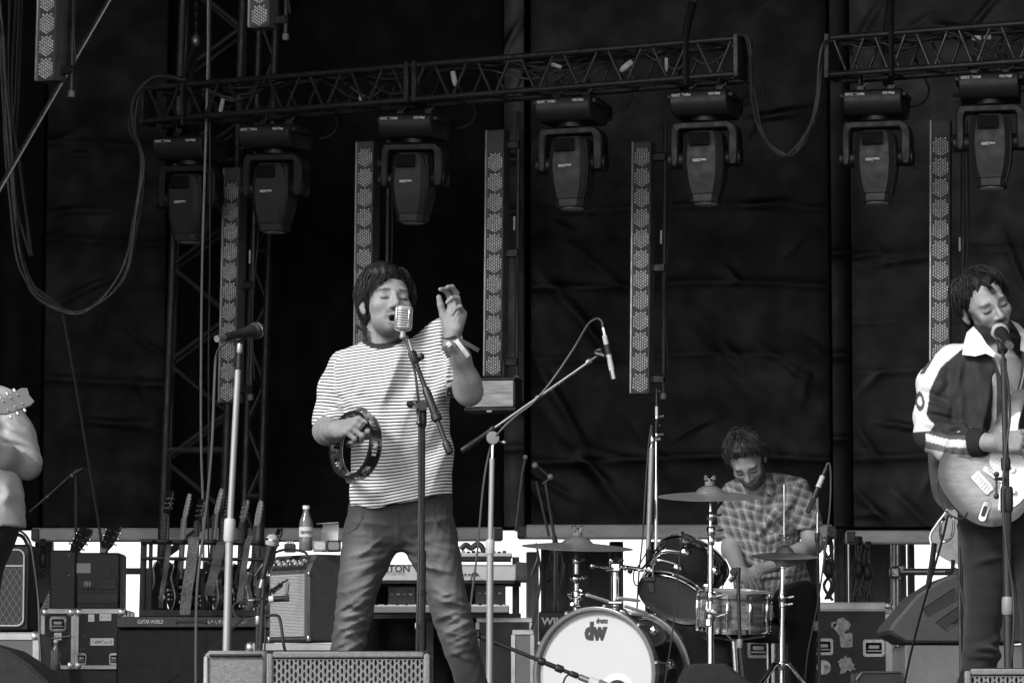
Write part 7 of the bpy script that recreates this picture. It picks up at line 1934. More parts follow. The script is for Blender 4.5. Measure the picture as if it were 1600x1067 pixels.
# F: right hand guitarist's stand
Y = 11.85; ft = P(1576, 1100, Y)
t = stand('mic_stand', 'black microphone stand in front of the guitarist in the dark jacket', ft, STAGE, [(Vector((ft.x, Y, STAGE)), P(1573, 775, Y), .0150, 'blackm', 'lower_tube'), (P(1573, 780, Y), P(1568, 560, Y), .0102, 'blackm', 'upper_tube'), (P(1568, 562, Y), P(1566, 540, Y), .007, 'zinc', 'thread')], 'blackm', 'round')
collar(t, P(1573, 800, Y), P(1573, 760, Y), .021, 'blackp', 'clutch'); collar(t, P(1575, 960, Y), P(1575, 932, Y), .0205, 'grey', 'clutch'); collar(t, P(1572, 735, Y), P(1571, 715, Y), .016, 'blackp')
MB(t.location).rod(P(1571, 748, Y - .02), P(1555, 748, Y - .03), .006).rod(P(1557, 742, Y - .03), P(1557, 775, Y - .03), .0035).build('lever', MT['blackp'], t)
for v in (741, 775): MB(t.location).ball(P(1557, v, Y - .03), .0095, 10).build('lever_knob', MT['blackp'], t)
MB(t.location).box((0, 0, 0), (.034, .034, .05), frame(P(1566, 541, Y - .005), z=(0, .4, 1), x=(1, 0, 0)), .008).build('mic_clip', MT['blackp'], t)
t = thing('microphone', 'ball microphone with pale mesh at the mouth of the guitarist in the dark jacket', 'microphone', P(1564, 528, Y))
ball_mic(t, P(1562, 518, Y + .02), Vector((-.02, .93, .30)), 1.12, 'meshg')
cable('mic_lead', [(1566, 548, Y - .06), (1571, 575, Y - .05), (1576, 610, Y - .04), (1578, 650, Y - .03), (1573, 690, Y - .03), (1569, 730, Y - .03), (1567, 790, Y - .03), (1572, 850, Y - .03), (1582, 920, Y - .02), (1584, 980, Y - .02), (1578, 1060, Y), (1576, 1120, Y)], .0045, MT['cab2'], 'black lead wound round the stand of the guitarist in the dark jacket', 'cable')

# G: grille mic and upright mic at the pale amplifier
Y = 16.1
t = stand('mic_stand', 'short black stand holding the amplifier microphone', P(402, 1100, Y), STAGE, [(Vector((P(402, 0, Y).x, Y, STAGE)), P(404, 948, Y), .010, 'blackm', 'tube'), (P(404, 950, Y), P(412, 938, Y), .007, 'blackp', 'arm')], 'blackm', 'tripod', br=.2)
collar(t, P(403, 975, Y), P(403, 962, Y), .014, 'alu', 'clutch')
t = thing('microphone', 'black microphone with a white ring pointing at the pale grille', 'microphone', P(425, 936, Y)); off = t.location
for (u0, u1, rr, mm, nm) in ((388, 398, .009, 'zinc', 'plug'), (396, 421, .0125, 'blackm', 'handle'), (420, 427, .0155, 'tape', 'white_ring'), (426, 446, .0135, 'blackm', 'barrel'), (445, 452, .0150, 'meshd', 'head')):
    MB(off).tube([P(u0, 938 - (u0 - 388) * .06, Y), P(u1, 938 - (u1 - 388) * .06, Y)], rr, 14).build(nm, MT[mm], t)
cable('mic_lead', [(388, 938, Y), (372, 940, Y), (364, 948, Y), (368, 962, Y), (380, 968, Y), (400, 964, Y), (414, 962, Y), (414, 1000, Y), (412, 1090, Y)], .0045, MT['cab2'], 'black lead looping from the amplifier microphone', 'cable')
cable('wire_loop', [(414, 962, Y - .02), (432, 961, Y - .02), (438, 970, Y - .02), (443, 1005, Y - .02), (446, 1018, Y)], .007, MT['cab2'], 'thick black loop in front of the pale amplifier grille', 'cable')
Y = 15.6; t = stand('mic_stand', 'black stand left of the pale amplifier under the upright ball mic', P(405, 1100, Y), STAGE, [(Vector((P(404, 0, Y).x, Y, STAGE)), P(413, 890, Y), .011, 'blackm', 'tube')], 'blackm', 'tripod', br=.22)
t = thing('microphone', 'ball microphone with pale mesh pointing up in front of the rack', 'microphone', P(419, 862, Y))
ball_mic(t, P(425, 844, Y), P(425, 844, Y) - P(413, 893, Y), 1.05, 'meshg')

# ================================================================== DRUM KIT
o = boxthing('drum_riser', 'low black riser that carries the drum kit', 'platform', 780, 1141, 1460, 1200, 15.9, 2.4, MT['floor'], part='deck', zb=STAGE)[0]
for c in [o]: pass
RZ = RISER
kids = KIDS[o.name][0]; 
# make the deck reach the riser height exactly
me = kids.data; zmax = max(v.co.z for v in me.vertices)
for v in me.vertices: v.co.z *= (RISER - STAGE) / zmax
def chrome_tube(t, a, b, r_, m_='chrome', nm='tube', n=14): return MB(t.location).rod(a, b, r_, n).build(nm, MT[m_], t)
# bass drum
Yk = 16.45; kc = P(929, 1052, Yk); kr = .300
kx = Vector((-.42, -.9, .02)).normalized()                # the way the front head faces
t = thing('bass_drum', 'bass drum with white front head and dark logo facing the audience', 'drum', (kc.x, Yk, RISER))
KF = frame(kc, z=kx, x=(kx.y * -1, kx.x, 0)); off = t.location
MB(off).lathe([(kr - .012, -.42), (kr - .012, -.03)], 48, KF, cap=False).build('shell', MT['drumw'], t)
MB(off).lathe([(kr - .014, -.022), (kr * .6, -.020), (0, -.020)], 48, KF).build('front_head', MT['headw'], t)
for z0, nm in ((-.035, 'front_hoop'), (-.455, 'rear_hoop')):
    MB(off).lathe([(kr - .018, z0), (kr + .004, z0), (kr + .004, z0 + .045), (kr - .002, z0 + .048), (kr - .014, z0 + .046), (kr - .018, z0 + .03), (kr - .018, z0)], 56, KF, cap=False).build(nm, M_('grey_lacquer_hoop_' + nm, .11, .3, var=.15, coat=.4), t)
MB(off).lathe([(kr - .02, -.0185), (kr - .028, -.0185), (kr - .03, -.02)], 48, KF, cap=False).build('head_collar', MT['lgrey'], t)
for k in range(10):
    a = math.radians(36 * k + 9); rad = Vector((math.cos(a), math.sin(a), 0))
    m = MB(off); m.box((0, 0, 0), (.022, .018, .045), KF @ frame(rad * (kr + .006) + Vector((0, 0, -.012)), z=(0, 0, 1), x=rad), .004); m.rod(rad * (kr + .012) + Vector((0, 0, -.02)), rad * (kr + .010) + Vector((0, 0, -.17)), .004, 8, KF)
    m.build('claw_hook', MT['steel'], t)
    MB(off).lathe([(.026, -.02), (.030, -.012), (.024, .008), (.010, .016), (0, .018)], 16, KF @ frame(rad * (kr - .008) + Vector((0, 0, -.21)), z=rad)).build('lug', MT['chrome'], t)
fz = lambda x, y, z=-.0185: KF @ Matrix.Translation((x, y, z))
# local x of KF points to the picture's right when seen from the front?
sx_ = 1 if (KF.to_3x3() @ Vector((1, 0, 0))).x > 0 else -1
FLP = Matrix.Diagonal((1, 1, 1, 1)) if sx_ > 0 else Matrix.Rotation(math.pi, 4, 'Z')
TF = frame(kc + kx * -.0185, x=(-kx.y, kx.x, 0), z=kx); TF.translation -= off
lg = M_('logo_print', .03, .6, var=.05)
lettering('dw', .104, lg, t, TF @ Matrix.Translation((-.006, .190, 0)), off=.0075, name='logo', sx=.80)
lettering('drums', .036, lg, t, TF @ Matrix.Translation((.026, .240, 0)), off=.0008, name='logo', shear=.15, sx=.62)
ho = frame(kc + kx * -.0183, x=(-kx.y, kx.x, 0), z=kx)
hcx, hcy = .105, -.085
MB(off).prism(circ(.088, 40, (hcx, hcy)), 0, .001, ho).build('port_ring', MT['white'], t)
MB(off).prism(circ(.058, 36, (hcx, hcy)), .001, .0016, ho).build('port_hole', MT['rubber'], t)
for sx in (-1, 1):
    q = TF @ Vector((sx * kr * .93, -.05, -.03)); 
    MB().rod(q, q + Vector((sx * .07, -.06, -(q.z + 0) + .012)), .009, 10).build('spur', MT['chrome'], t)
# tom holder on the bass drum
hb = KF @ Vector((0, 0, 0)); tp = P(961, 946, 16.6)
t = thing('tom_holder', 'chrome tom holder post rising from the bass drum', 'holder', tp)
chrome_tube(t, tp - Vector((0, 0, .02)), P(961, 900, 16.6), .0165); chrome_tube(t, P(961, 905, 16.6), P(961, 880, 16.6), .0135)
MB(tp).box(P(961, 886, 16.6), (.05, .05, .045), b=.008).build('clamp_block', MT['chrome'], t); MB(tp).box(P(961, 941, 16.6), (.07, .06, .02), b=.006).build('base_plate', MT['chrome'], t)
chrome_tube(t, P(958, 888, 16.55), P(928, 884, 16.5), .006, nm='t_handle'); MB(tp).ball(P(925, 884, 16.5), .012, 10).build('handle_ball', MT['chrome'], t)
chrome_tube(t, P(965, 884, 16.6), P(1005, 890, 16.65), .010, nm='l_arm'); chrome_tube(t, P(1003, 890, 16.65), P(1022, 870, 16.7), .009, nm='l_arm')
for (u, v) in ((947, 890), (975, 888), (984, 893), (955, 878), (968, 877)): MB(tp).lathe([(.008, 0), (.013, .006), (.010, .02), (.005, .024)], 10, frame(P(u, v, 16.56), z=(rng.uniform(-.6, .6), -.7, .3))).build('wing_nut', MT['chrome'] if u % 2 else MT['blackm'], t)
for (u0, v0, u1, v1, lab, i) in ((916, 929, 958, 942, 'pale drumstick lying at the foot of the tom holder, tip to the left', 0), (975, 946, 1012, 958, 'pale drumstick lying on the bass drum under the rack tom', 1), (985, 958, 1010, 961, 'shorter looking drumstick nearest the rack tom head', 2), (965, 934, 1000, 938, 'drumstick lying behind the tom holder post', 3)):
    a, b = P(u0, v0, 16.5), P(u1, v1, 16.6); o = MB(a).tube([a, a.lerp(b, .06), a.lerp(b, .8), b], [.006, .0085, .0085, .005], 10).build('drumstick', MT['woodl2'] if 'woodl2' in MT else MT['lgrey'], None); o.location = a; tag(o, lab, 'drumstick', 'drumsticks on the kit')
# rack tom
ax = Vector((.40, .50, .77)).normalized(); bc = P(1053, 936, 16.65); tr_, td = .172, .225
TFm = frame(bc, z=ax, x=Vector((1, 0, 0)))
t = thing('rack_tom', 'black sparkle tom drum tilted towards the drummer, dark lower head showing', 'drum', bc); off = bc
MB(off).lathe([(tr_ - .006, .012), (tr_ - .006, td)], 48, TFm, cap=False).build('shell', MT['drumw'], t)
for z0 in (-.008, td - .010):
    MB(off).lathe([(tr_ - .004, z0), (tr_ + .006, z0), (tr_ + .007, z0 + .004), (tr_ + .003, z0 + .008), (tr_ + .003, z0 + .022), (tr_ + .008, z0 + .026), (tr_ - .004, z0 + .028), (tr_ - .004, z0)], 56, TFm, cap=False).build('hoop', MT['chrome'], t)
MB(off).lathe([(0, .004), (tr_ - .004, .004)], 48, TFm).build('lower_head', MT['headd'], t); MB(off).lathe([(tr_ - .004, td + .006), (0, td + .006)], 48, TFm).build('upper_head', MT['headw'], t)
for k in range(6):
    a = math.radians(60 * k + 25); rad = Vector((math.cos(a), math.sin(a), 0))
    for zc in (.065, td - .065): MB(off).lathe([(.021, -.006), (.024, .0), (.020, .012), (.009, .018), (0, .019)], 18, TFm @ frame(rad * (tr_ - .004) + Vector((0, 0, zc)), z=rad)).build('lug', MT['chrome'], t)
    for zc, z1 in ((.05, .012), (td - .05, td)): MB(off).rod(rad * (tr_ + .008) + Vector((0, 0, zc)), rad * (tr_ + .008) + Vector((0, 0, z1)), .0028, 6, TFm).build('tension_rod', MT['chrome'], t)
    MB(off).rod(rad * (tr_ - .002) + Vector((0, 0, .02)), rad * (tr_ - .002) + Vector((0, 0, td - .02)), .0018, 5, TFm).build('seam_bead', MT['grey'], t) if k in (1, 3) else None
MB(off).tube(spline([P(1022, 878, 16.5), P(1026, 866, 16.45), P(1040, 860, 16.42), P(1062, 862, 16.42)], 5), .010, 10).build('mount_frame', MT['chrome'], t)
MB(off).tube(spline([P(1020, 902, 16.42), P(1022, 880, 16.40), P(1032, 875, 16.38), P(1058, 882, 16.38)], 5), .0045, 8).build('mic_gooseneck', MT['chrome'], t)
MB(off).box(P(1015, 905, 16.42), (.06, .03, .025), b=.006).box(P(1018, 918, 16.40), (.03, .02, .05), b=.005).build('rim_clip', MT['blackp'], t)
t = thing('microphone', 'small black clip microphone above the rim of the rack tom', 'microphone', P(1075, 845, 16.6)); off = t.location
MB(off).tube([P(1066, 830, 16.6), P(1068, 842, 16.6)], .008, 10).build('gooseneck', MT['blackp'], t); MB(off).box((0, 0, 0), (.045, .03, .03), frame(P(1075, 840, 16.58), x=(1, 0, -.35), z=(0, -1, 0)), .007).build('body', MT['blackp'], t); MB(off).ball(P(1082, 843, 16.57), .015, 10).build('head', MT['meshd'], t)
cable('mic_lead', [(1066, 832, 16.45), (1064, 850, 16.35), (1061, 880, 16.3), (1058, 910, 16.3), (1055, 950, 16.3), (1049, 1000, 16.3), (1041, 1050, 16.3), (1036, 1090, 16.3)], .0035, MT['cab2'], 'black lead hanging straight down in front of the rack tom', 'cable')
# snare drum
t = thing('snare_drum', 'snare drum with streaked pearl wrap and chrome hoops', 'drum', P(1146, 988, 16.5)); off = t.location
SF = frame(P(1146, 985, 16.5), z=Vector((.03, -.10, 1)), x=(1, 0, 0)); hs = .170; sr = .165
MB(off).lathe([(sr - .006, .01), (sr - .006, hs)], 48, SF, cap=False).build('shell', MT['pearl'], t)
for z0 in (-.004, hs - .014): MB(off).lathe([(sr - .006, z0), (sr + .006, z0), (sr + .006, z0 + .004), (sr + .002, z0 + .008), (sr + .002, z0 + .020), (sr + .007, z0 + .024), (sr - .006, z0 + .026), (sr - .006, z0)], 56, SF, cap=False).build('hoop', MT['chrome'], t)
MB(off).lathe([(sr - .006, hs + .004), (0, hs + .004)], 40, SF).build('upper_head', MT['headw'], t)
for k in range(10):
    a = math.radians(36 * k + 4); rad = Vector((math.cos(a), math.sin(a), 0))
    MB(off).tube([rad * (sr + .004) + Vector((0, 0, z)) for z in (.05, .06, .125, .135)], [.006, .011, .011, .006], 10, True, SF).build('lug', MT['chrome'], t)
    MB(off).rod(rad * (sr + .006) + Vector((0, 0, .0)), rad * (sr + .006) + Vector((0, 0, hs)), .0026, 6, SF).build('tension_rod', MT['chrome'], t)
MB(off).box((sr * .98, -.06, .10), (.03, .03, .07), SF, .006).build('strainer', MT['chrome'], t)
ss = stand('snare_stand', 'chrome snare stand under the pearl snare drum', P(1146, 1100, 16.5), RISER, [(Vector((P(1146, 0, 16.5).x, 16.5, RISER + .1)), P(1146, 1000, 16.5), .012, 'chrome', 'tube')], 'chrome', 'tripod', 'drum hardware', .22)
for k in range(3):
    a = .3 + k * 2.094; c = P(1146, 1000, 16.5); MB(ss.location).tube([c, c + Vector((.15 * math.cos(a), .15 * math.sin(a), .02)), c + Vector((.165 * math.cos(a), .165 * math.sin(a), .05))], .007, 8).build('basket_arm', MT['chrome'], ss)
# small percussion hardware seen between the legs of the kit
pdl = thing('drum_pedal', 'chrome bass drum pedal parts behind the black floor monitor', 'pedal', P(1110, 1070, 16.7)); pdl.location.z = RISER; off = pdl.location
for (u0, v0, u1, v1, rr) in ((1122, 980, 1118, 1040, .006), (1134, 1000, 1132, 1060, .009), (1138, 1010, 1150, 1052, .005), (1120, 1005, 1145, 1000, .007), (1098, 995, 1128, 1012, .005)): MB(off).rod(P(u0, v0, 16.9), P(u1, v1, 16.9), rr, 10).build('rod', MT['chrome'], pdl)
for (u, v) in ((1134, 1014), (1146, 1028), (1132, 1042), (1150, 1040), (1140, 1052)): MB(off).box(P(u, v, 16.88), (.022, .02, .03), Matrix.Identity(4), .005).build('clamp', MT['chrome'], pdl)
MB(off).box((P(1125, 0, 16.9).x, 16.8, RISER + .03), (.1, .3, .02)).build('footboard', MT['zinc'], pdl)
# cymbals: lathe grooves round the centre
_m = MT['cymbal']; _t = _m.node_tree; _N = _t.nodes; _L = _t.links
_tc = _N.new('ShaderNodeTexCoord'); _sp = _N.new('ShaderNodeSeparateXYZ'); _L.new(_tc.outputs['Object'], _sp.inputs[0]); _cb = _N.new('ShaderNodeCombineXYZ'); _L.new(_sp.outputs[0], _cb.inputs[0]); _L.new(_sp.outputs[1], _cb.inputs[1])
_ln = _N.new('ShaderNodeVectorMath'); _ln.operation = 'LENGTH'; _L.new(_cb.outputs[0], _ln.inputs[0])
_no = _N.new('ShaderNodeTexNoise'); _no.noise_dimensions = '1D'; _no.inputs['Scale'].default_value = 190; _no.inputs['Detail'].default_value = 4; _L.new(_ln.outputs['Value'], _no.inputs['W'])
_bp = _N.new('ShaderNodeBump'); _bp.inputs['Strength'].default_value = .5; _bp.inputs['Distance'].default_value = .004; _L.new(_no.outputs['Fac'], _bp.inputs['Height']); _L.new(_bp.outputs[0], _N['Principled BSDF'].inputs['Normal'])
def cymbal(name, label, u, v, Y, r_, tilt, roll=0, bell=.22, h=.022, group='cymbals'):
    c = P(u, v, Y); t = thing(name, label, 'cymbal', c, (math.radians(tilt), math.radians(roll), 0), group)
    prof = [(0, .0)]
    prof = [(r_, 0), (r_ * .8, h * .35), (r_ * .5, h * .75), (r_ * .30, h), (r_ * .27, h + .004), (r_ * .22, h + .018), (r_ * .12, h + .030), (.008, h + .033)]
    full = prof + [(.008, h + .0315), (r_ * .12, h + .0285), (r_ * .22, h + .016), (r_ * .30, h - .002), (r_ * .5, h * .75 - .0015), (r_ * .8, h * .35 - .0013), (r_, -.0012), (r_, 0)]
    MB().lathe(full, 64, cap=False).build('bronze_plate', MT['cymbal'], t)
    MB().lathe([(.022, h + .034), (.022, h + .052)], 16).build('felt', MT['grey'], t)
    m = MB().lathe([(.013, h + .052), (.013, h + .066), (.008, h + .07)], 14)
    for sx in (-1, 1): m.box((sx * .018, 0, h + .07), (.018, .008, .024), Matrix.Rotation(0, 4, 'Y'), .003)
    m.build('wing_nut', MT['chrome'], t)
    return t
cymbal('crash_cymbal', 'crash cymbal right of centre in front of the drummer\'s chest', 1109, 776, 16.3, .235, 8, 0, h=.018)
cymbal('crash_cymbal', 'crash cymbal to the left above the bass drum', 902, 855, 16.9, .262, 6, 2, h=.020)
hh = cymbal('hi_hat', 'hi hat cymbals on a chrome stand in front of the plaid shirt', 1226, 869, 16.5, .155, 7, 1, h=.018, group=None)
MB().lathe([(.155, -.004), (.12, -.010), (.05, -.024), (.035, -.045), (.008, -.048)], 48).build('lower_plate', MT['cymbal'], hh)
def cstand(label, u, vt, Y, segs, clamps, tri=.30, name='cymbal_stand', a0=.4):
    t = stand(name, label, P(u, 1100, Y), RISER, [], 'chrome', 'tripod', 'drum hardware', tri, a0)
    for (u0, v0, u1, v1, rr, mm) in segs: chrome_tube(t, P(u0, v0, Y), P(u1, v1, Y), rr, mm)
    for (u0, v0, rr, hh_) in clamps:
        c = P(u0, v0, Y); MB(t.location).tube([c - Vector((0, 0, hh_)), c - Vector((0, 0, hh_ * .7)), c + Vector((0, 0, hh_ * .7)), c + Vector((0, 0, hh_))], [rr * .8, rr, rr, rr * .8], 14).build('clamp', MT['chrome'], t)
        MB(t.location).rod(c, c + Vector((rr * 2.2, -.02, .002)), .0045).rod(c + Vector((rr * 2.2 - .012, -.02, .0)), c + Vector((rr * 2.2 + .012, -.02, .005)), .007).build('wing_screw', MT['chrome'], t)
    return t
t = cstand('thick chrome stand carrying the right crash cymbal before the rack tom', 1110, 778, 16.3, [(1110, 772, 1110, 800, .0055, 'chrome'), (1110, 796, 1110, 835, .0085, 'chrome'), (1110, 830, 1110, 965, .0125, 'chrome'), (1110, 955, 1110, 1150, .0155, 'chrome')], [(1111, 806, .016, .02), (1111, 830, .020, .022), (1111, 845, .016, .02), (1110, 932, .017, .02), (1110, 962, .024, .024)])
MB(t.location).rod(P(1114, 802, 16.3), P(1133, 776, 16.28), .007).build('tilter_handle', MT['blackm'], t); MB(t.location).rod(P(1110, 776, 16.3), P(1110, 784, 16.3), .012).build('sleeve', MT['blackp'], t)
MB(t.location).box(P(1106, 972, 16.27), (.03, .03, .04), Matrix.Identity(4), .006).rod(P(1104, 955, 16.27), P(1118, 958, 16.27), .012).build('multi_clamp', MT['chrome'], t)
t = cstand('chrome stand under the left crash cymbal with a ball tilter', 900, 858, 16.9, [(901, 852, 900, 890, .0055, 'chrome'), (900, 880, 900, 930, .009, 'chrome'), (900, 925, 900, 1150, .0125, 'chrome')], [(900, 876, .014, .016), (900, 928, .022, .016)])
MB(t.location).ball(P(899, 904, 16.88), .024, 14).build('ball_tilter', MT['chrome'], t); MB(t.location).rod(P(903, 875, 16.88), P(911, 860, 16.86), .006).rod(P(899, 870, 16.88), P(901, 858, 16.88), .010).build('handle', MT['blackm'], t)
for (u, v) in ((893, 935), (908, 934), (890, 928), (906, 922), (912, 903), (896, 945), (905, 946)): MB(t.location).lathe([(.007, 0), (.012, .006), (.008, .02)], 10, frame(P(u, v, 16.86), z=(rng.uniform(-1, 1), -.6, rng.uniform(-.4, .6)))).build('wing_nut', MT['chrome'], t)
t = cstand('chrome hi hat stand with three folded legs at the bottom edge', 1222, 870, 16.5, [(1225, 757, 1225, 872, .0035, 'chrome'), (1223, 880, 1222, 930, .0105, 'chrome'), (1222, 925, 1221, 1130, .0135, 'chrome')], [(1223, 884, .015, .012), (1222, 934, .018, .018), (1222, 945, .016, .012)], .02)
MB(t.location).rod(P(1224, 855, 16.5), P(1224, 866, 16.5), .011).build('clutch', MT['chrome'], t)
for sx in (-1, 1):
    c = P(1221, 1040, 16.5); MB(t.location).tube([c, c + Vector((sx * .035, -.04, .006)), c + Vector((sx * .13, -.15, -.12)), Vector((c.x + sx * .2, c.y - .24, RISER + .015))], [.014, .014, .011, .010], 10).build('leg', MT['chrome'], t)
    MB(t.location).tube([c + Vector((0, 0, -.09)), c + Vector((sx * .10, -.11, -.09))], .006, 8).build('leg_strut', MT['chrome'], t)
MB(t.location).lathe([(.017, -.02), (.022, -.012), (.022, .012), (.017, .02)], 16, Matrix.Translation(P(1221, 1040, 16.5))).build('collar', MT['chrome'], t)
t = cstand('tall chrome stand with a black upper tube behind the rack tom', 1024, 610, 17.1, [(1026, 608, 1026, 650, .0062, 'blackm'), (1026, 635, 1026, 652, .007, 'tape'), (1026, 650, 1025, 685, .0068, 'blackm'), (1025, 680, 1025, 760, .0062, 'chrome'), (1025, 755, 1024, 1150, .0085, 'chrome')], [(1026, 652, .010, .008), (1026, 680, .010, .010)], .3, name='mic_stand')
for v in (612, 665, 680): MB(t.location).ball(P(1031, v, 17.08), .008, 8).build('knob', MT['blackp'], t)
t = cstand('grey stand leaning against the tall chrome stand behind the rack tom', 1014, 672, 17.0, [(1019, 690, 1017, 702, .0065, 'chrome'), (1018, 700, 1013, 860, .012, 'stalu'), (1013, 858, 1010, 1150, .013, 'blackm')], [(1019, 688, .012, .018)], .25, name='mic_stand', a0=1.2)
MB(t.location).rod(P(1018, 664, 17), P(1019, 690, 17), .008).build('clip', MT['blackp'], t)
cable('mic_lead', [(1017, 668, 16.95), (1013, 700, 16.95), (1009, 760, 16.95), (1004, 840, 16.95), (998, 900, 16.95), (995, 960, 16.95)], .004, MT['cab'], 'black lead down the grey leaning stand', 'cable')
cable('mic_lead', [(1022, 690, 17.0), (1021, 760, 17.0), (1024, 800, 17.0), (1015, 850, 16.9), (1000, 880, 16.9), (990, 895, 16.8), (992, 912, 16.8), (1000, 915, 16.8)], .0035, MT['cab'], 'black lead curling between the tall chrome stand and the tom holder', 'cable')
# side mic stand
Y = 16.7
t = stand('mic_stand', 'slim stand right of the drummer with a black lower tube', P(1272, 1100, Y), RISER, [(P(1277, 800, Y), P(1277, 776, Y), .006, 'lgrey', 'top_tube'), (P(1277, 835, Y), P(1277, 798, Y), .0048, 'chrome', 'upper_tube'), (P(1277, 870, Y), P(1277, 835, Y), .0055, 'chrome', 'upper_tube'), (Vector((P(1272, 0, Y).x, Y, RISER)), P(1277, 838, Y), .0085, 'blackm', 'lower_tube')], 'blackm', 'tripod', br=.25)
collar(t, P(1276.8, 846, Y), P(1277, 832, Y), .012, 'blackp', 'clutch'); collar(t, P(1275, 985, Y), P(1275, 970, Y), .0125, 'grey', 'clutch')
MB(t.location).rod(P(1277, 778, Y), P(1272, 768, Y), .007).build('clip', MT['blackp'], t)
t = thing('microphone', 'slim microphone with pale band right of the drummer, pointing down left', 'microphone', P(1281, 750, Y)); off = t.location
d0, d1 = P(1291, 731, Y), P(1262, 800, Y - .05)
for (q0, q1, rr, mm, nm) in ((0, .2, .0095, 'blackp', 'plug'), (.19, .40, .0125, 'lgrey', 'plug_shell'), (.39, .48, .0125, 'blackm', 'ring'), (.40, .44, .0130, 'tape', 'white_band'), (.47, .72, .0115, 'blackm', 'handle'), (.71, 1, .0122, 'meshd', 'head')):
    MB(off).tube([d0.lerp(d1, q0), d0.lerp(d1, q1)], rr, 14).build(nm, MT[mm], t)
cable('mic_lead', [(1290, 732, Y), (1293, 724, Y), (1297, 728, Y), (1298, 760, Y), (1296, 800, Y), (1290, 850, Y), (1284, 900, Y - .03), (1278, 940, Y - .03), (1270, 980, Y - .03), (1262, 1020, Y - .03), (1256, 1080, Y)], .004, MT['cabg'], 'grey lead arching from the slim microphone down beside its stand', 'cable')
# snare mic on short boom
Y = 16.2
t = stand('mic_stand', 'short black stand in front of the snare drum', P(1160, 1100, Y), RISER, [(Vector((P(1162, 0, Y).x, Y, RISER)), P(1156, 1000, Y), .011, 'blackm', 'lower_tube'), (P(1156, 1002, Y), P(1153, 895, Y), .0085, 'blackm', 'upper_tube')], 'blackm', 'tripod', br=.2)
collar(t, P(1156, 1012, Y), P(1156, 998, Y), .014, 'grey', 'clutch')
t = thing('microphone', 'black ball microphone over the snare drum', 'microphone', P(1150, 896, Y)); off = t.location
MB(off).tube([P(1154, 886, Y), P(1153, 905, Y)], .011, 10).build('body', MT['blackm'], t); MB(off).ball(P(1147, 893, Y), .020, 12).build('head', MT['meshd'], t); MB(off).rod(P(1154, 893, Y), P(1140, 908, Y), .011).build('clip', MT['blackp'], t)
# bass drum mic boom
Y = 15.3
a, b = P(742, 990, Y), P(908, 1058, Y)
t = stand('mic_stand', 'low black boom stand reaching to the port of the bass drum', P(700, 1100, Y), STAGE, [(a, b, .0085, 'blackm', 'boom'), (Vector((P(742, 0, Y).x, Y, STAGE)), P(742, 992, Y), .012, 'blackm', 'tube')], 'blackm', 'tripod', br=.22)
MB(t.location).box(a, (.05, .04, .04), b=.008).build('swivel', MT['blackp'], t)
for q0, q1, rr in ((.0, .22, .0125), (.60, .66, .0165), (.76, .83, .0165), (.66, .78, .011), (.9, .97, .013)): collar(t, a.lerp(b, q0), a.lerp(b, q1), rr, 'blackp')
t = thing('microphone', 'square microphone with white band at the bass drum port', 'microphone', P(915, 1056, Y)); off = t.location; dd = (b - a).normalized()
for q0, q1, rr, mm, nm in ((-.01, .035, .013, 'zinc', 'plug'), (.035, .075, .020, 'tape', 'white_band'), (.075, .13, .024, 'grey', 'body')): MB(off).tube([b + dd * q0, b + dd * q1], rr, 16).build(nm, MT[mm], t)
cable('mic_lead', [(905, 1056, Y), (895, 1053, Y), (885, 1056, Y), (879, 1070, Y), (876, 1090, Y)], .004, MT['cab'], 'black lead looping from the bass drum microphone', 'cable')
# small dark stands in the background
def far_boom(label, pts, Y, foot, mics=()):
    t = stand('mic_stand', label, P(*foot, Y), STAGE, [], 'blackm', 'tripod', br=.25)
    for (u0, v0, u1, v1, rr) in pts: MB(t.location).rod(P(u0, v0, Y), P(u1, v1, Y), rr, 8).build('tube', MT['blackm'], t)
    for (u, v, rr) in mics: MB(t.location).ball(P(u, v, Y - .02), rr, 10).build('joint', MT['grey'], t)
    c = P(foot[0], 1000, Y); MB(t.location).rod((P(foot[0], 0, Y).x, Y, STAGE), P(foot[0], 860, Y), .012).build('tube', MT['blackm'], t)
far_boom('dark boom stand with two joints left of the drum kit', [(821, 716, 815, 745, .008), (832, 722, 862, 748, .008), (848, 756, 862, 746, .008), (838, 752, 858, 838, .007), (852, 752, 866, 838, .008), (816, 740, 806, 830, .008), (866, 836, 868, 870, .012)], 18.5, (868, 1100), ((821, 714, .013), (836, 727, .017), (860, 745, .017)))
far_boom('dark thin boom stand behind the black amplifier at the left', [(46, 800, 122, 733, .007), (118, 742, 119, 862, .0085), (108, 745, 130, 732, .011)], 19.5, (119, 1100), ((74, 776, .008), (112, 743, .012)))
cable('hanging_lead', [(830, 900, 17.2), (840, 870, 17.2), (838, 850, 17.3), (845, 900, 17.2), (836, 960, 17.1), (826, 1010, 17), (822, 1080, 17)], .0055, MT['cab2'], 'black lead hanging at the left end of the drum kit', 'cable')
cable('hanging_lead', [(868, 846, 18.4), (880, 880, 18.2), (872, 930, 18.2), (860, 980, 18.2), (850, 1040, 18)], .0055, MT['cab2'], 'black lead hanging under the left crash cymbal', 'cable')
low = boxthing('footswitch_tray', 'low chrome framed tray at the foot of the side monitor', 'tray', 1336, 1050, 1412, 1062, 14.2, .2, MT['blackp'], part='tray', zb=STAGE)[0]
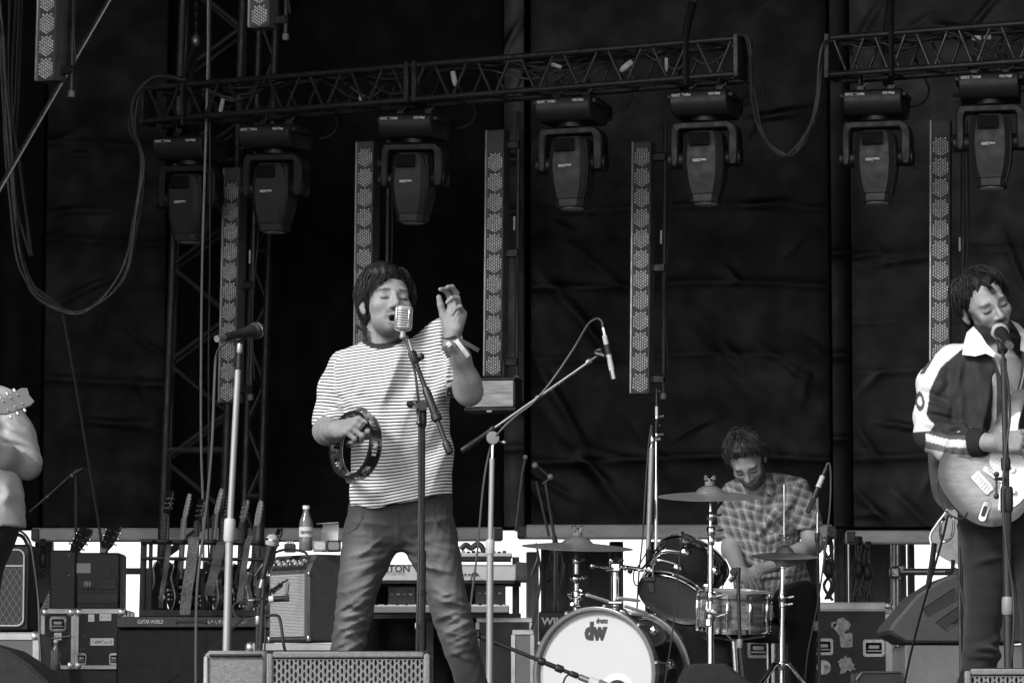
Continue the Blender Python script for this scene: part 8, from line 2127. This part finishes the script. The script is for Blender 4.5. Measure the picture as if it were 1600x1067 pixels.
for (u0, v0, u1, v1) in ((1338, 1062, 1347, 1050), (1347, 1050, 1408, 1050), (1408, 1050, 1412, 1062)): MB(low.location).rod(P(u0, v0, 14.2), P(u1, v1, 14.2), .005).build('rail', MT['tower'], low)
# second guitar on a stand behind the right hand guitarist
gx = Vector((.20, .1, 1)).normalized(); gz = Vector((-.35, -.94, .1)); gz = (gz - gx * gz.dot(gx)).normalized(); gy = gz.cross(gx)
GM = Matrix((gx, gy, gz)).transposed().to_4x4(); GM.translation = P(1522, 806, 14.6)
tg = guitar('standing_guitar', 'dark guitar with bright edge on a stand behind the guitarist in the dark jacket', GM, 'paul', MT['wood'], MT['wood'], None, False, None, 'three', pickups=2, binding=MT['white'])
MB(tg.location).tube(spline([P(*q) for q in ((1470, 836, 14.12), (1470, 818, 14.1), (1482, 806, 14.1), (1490, 812, 14.1), (1487, 838, 14.1), (1474, 846, 14.1), (1470, 836, 14.12))], 4), .006, 8).build('tailpiece_frame', MT['chrome'], tg)
MB(tg.location).tube(spline([P(*q) for q in ((1460, 848, 14.2), (1456, 880, 14.2), (1452, 905, 14.2), (1450, 918, 14.2))], 4), .018, 8, flat=.3).build('strap', MT['strapd'], tg)
gs = thing('guitar_stand', 'black guitar stand under the dark guitar behind the guitarist', 'stand', P(1510, 1100, 14.3)); gs.location.z = STAGE; off = gs.location
zt = P(0, 890, 14.3).z
for sx in (-1, 1): MB(off).rod((off.x + sx * .02, 14.3, zt + .3), (off.x + .03 + sx * .07, 14.15, STAGE + .01), .006).build('leg', MT['rubber'], gs)
MB(off).rod((off.x, 14.35, zt + .4), (off.x, 14.5, STAGE + .01), .006).build('leg', MT['rubber'], gs)
for sx in (-1, 1): MB(off).tube([(off.x + sx * .07, 14.32, zt - .01), (off.x + sx * .07, 14.12, zt - .01), (off.x + sx * .07, 14.10, zt + .03)], .008).build('cradle_arm', MT['rubber'], gs)
cable('strap_end', [(1492, 886, 14.1), (1498, 905, 14.1), (1506, 940, 14.1), (1510, 960, 14.1)], .005, MT['cab2'], 'black cord hanging under the standing guitar', 'cord')
print('built in %.1f s' % (time.time() - T0), len(bpy.data.objects))
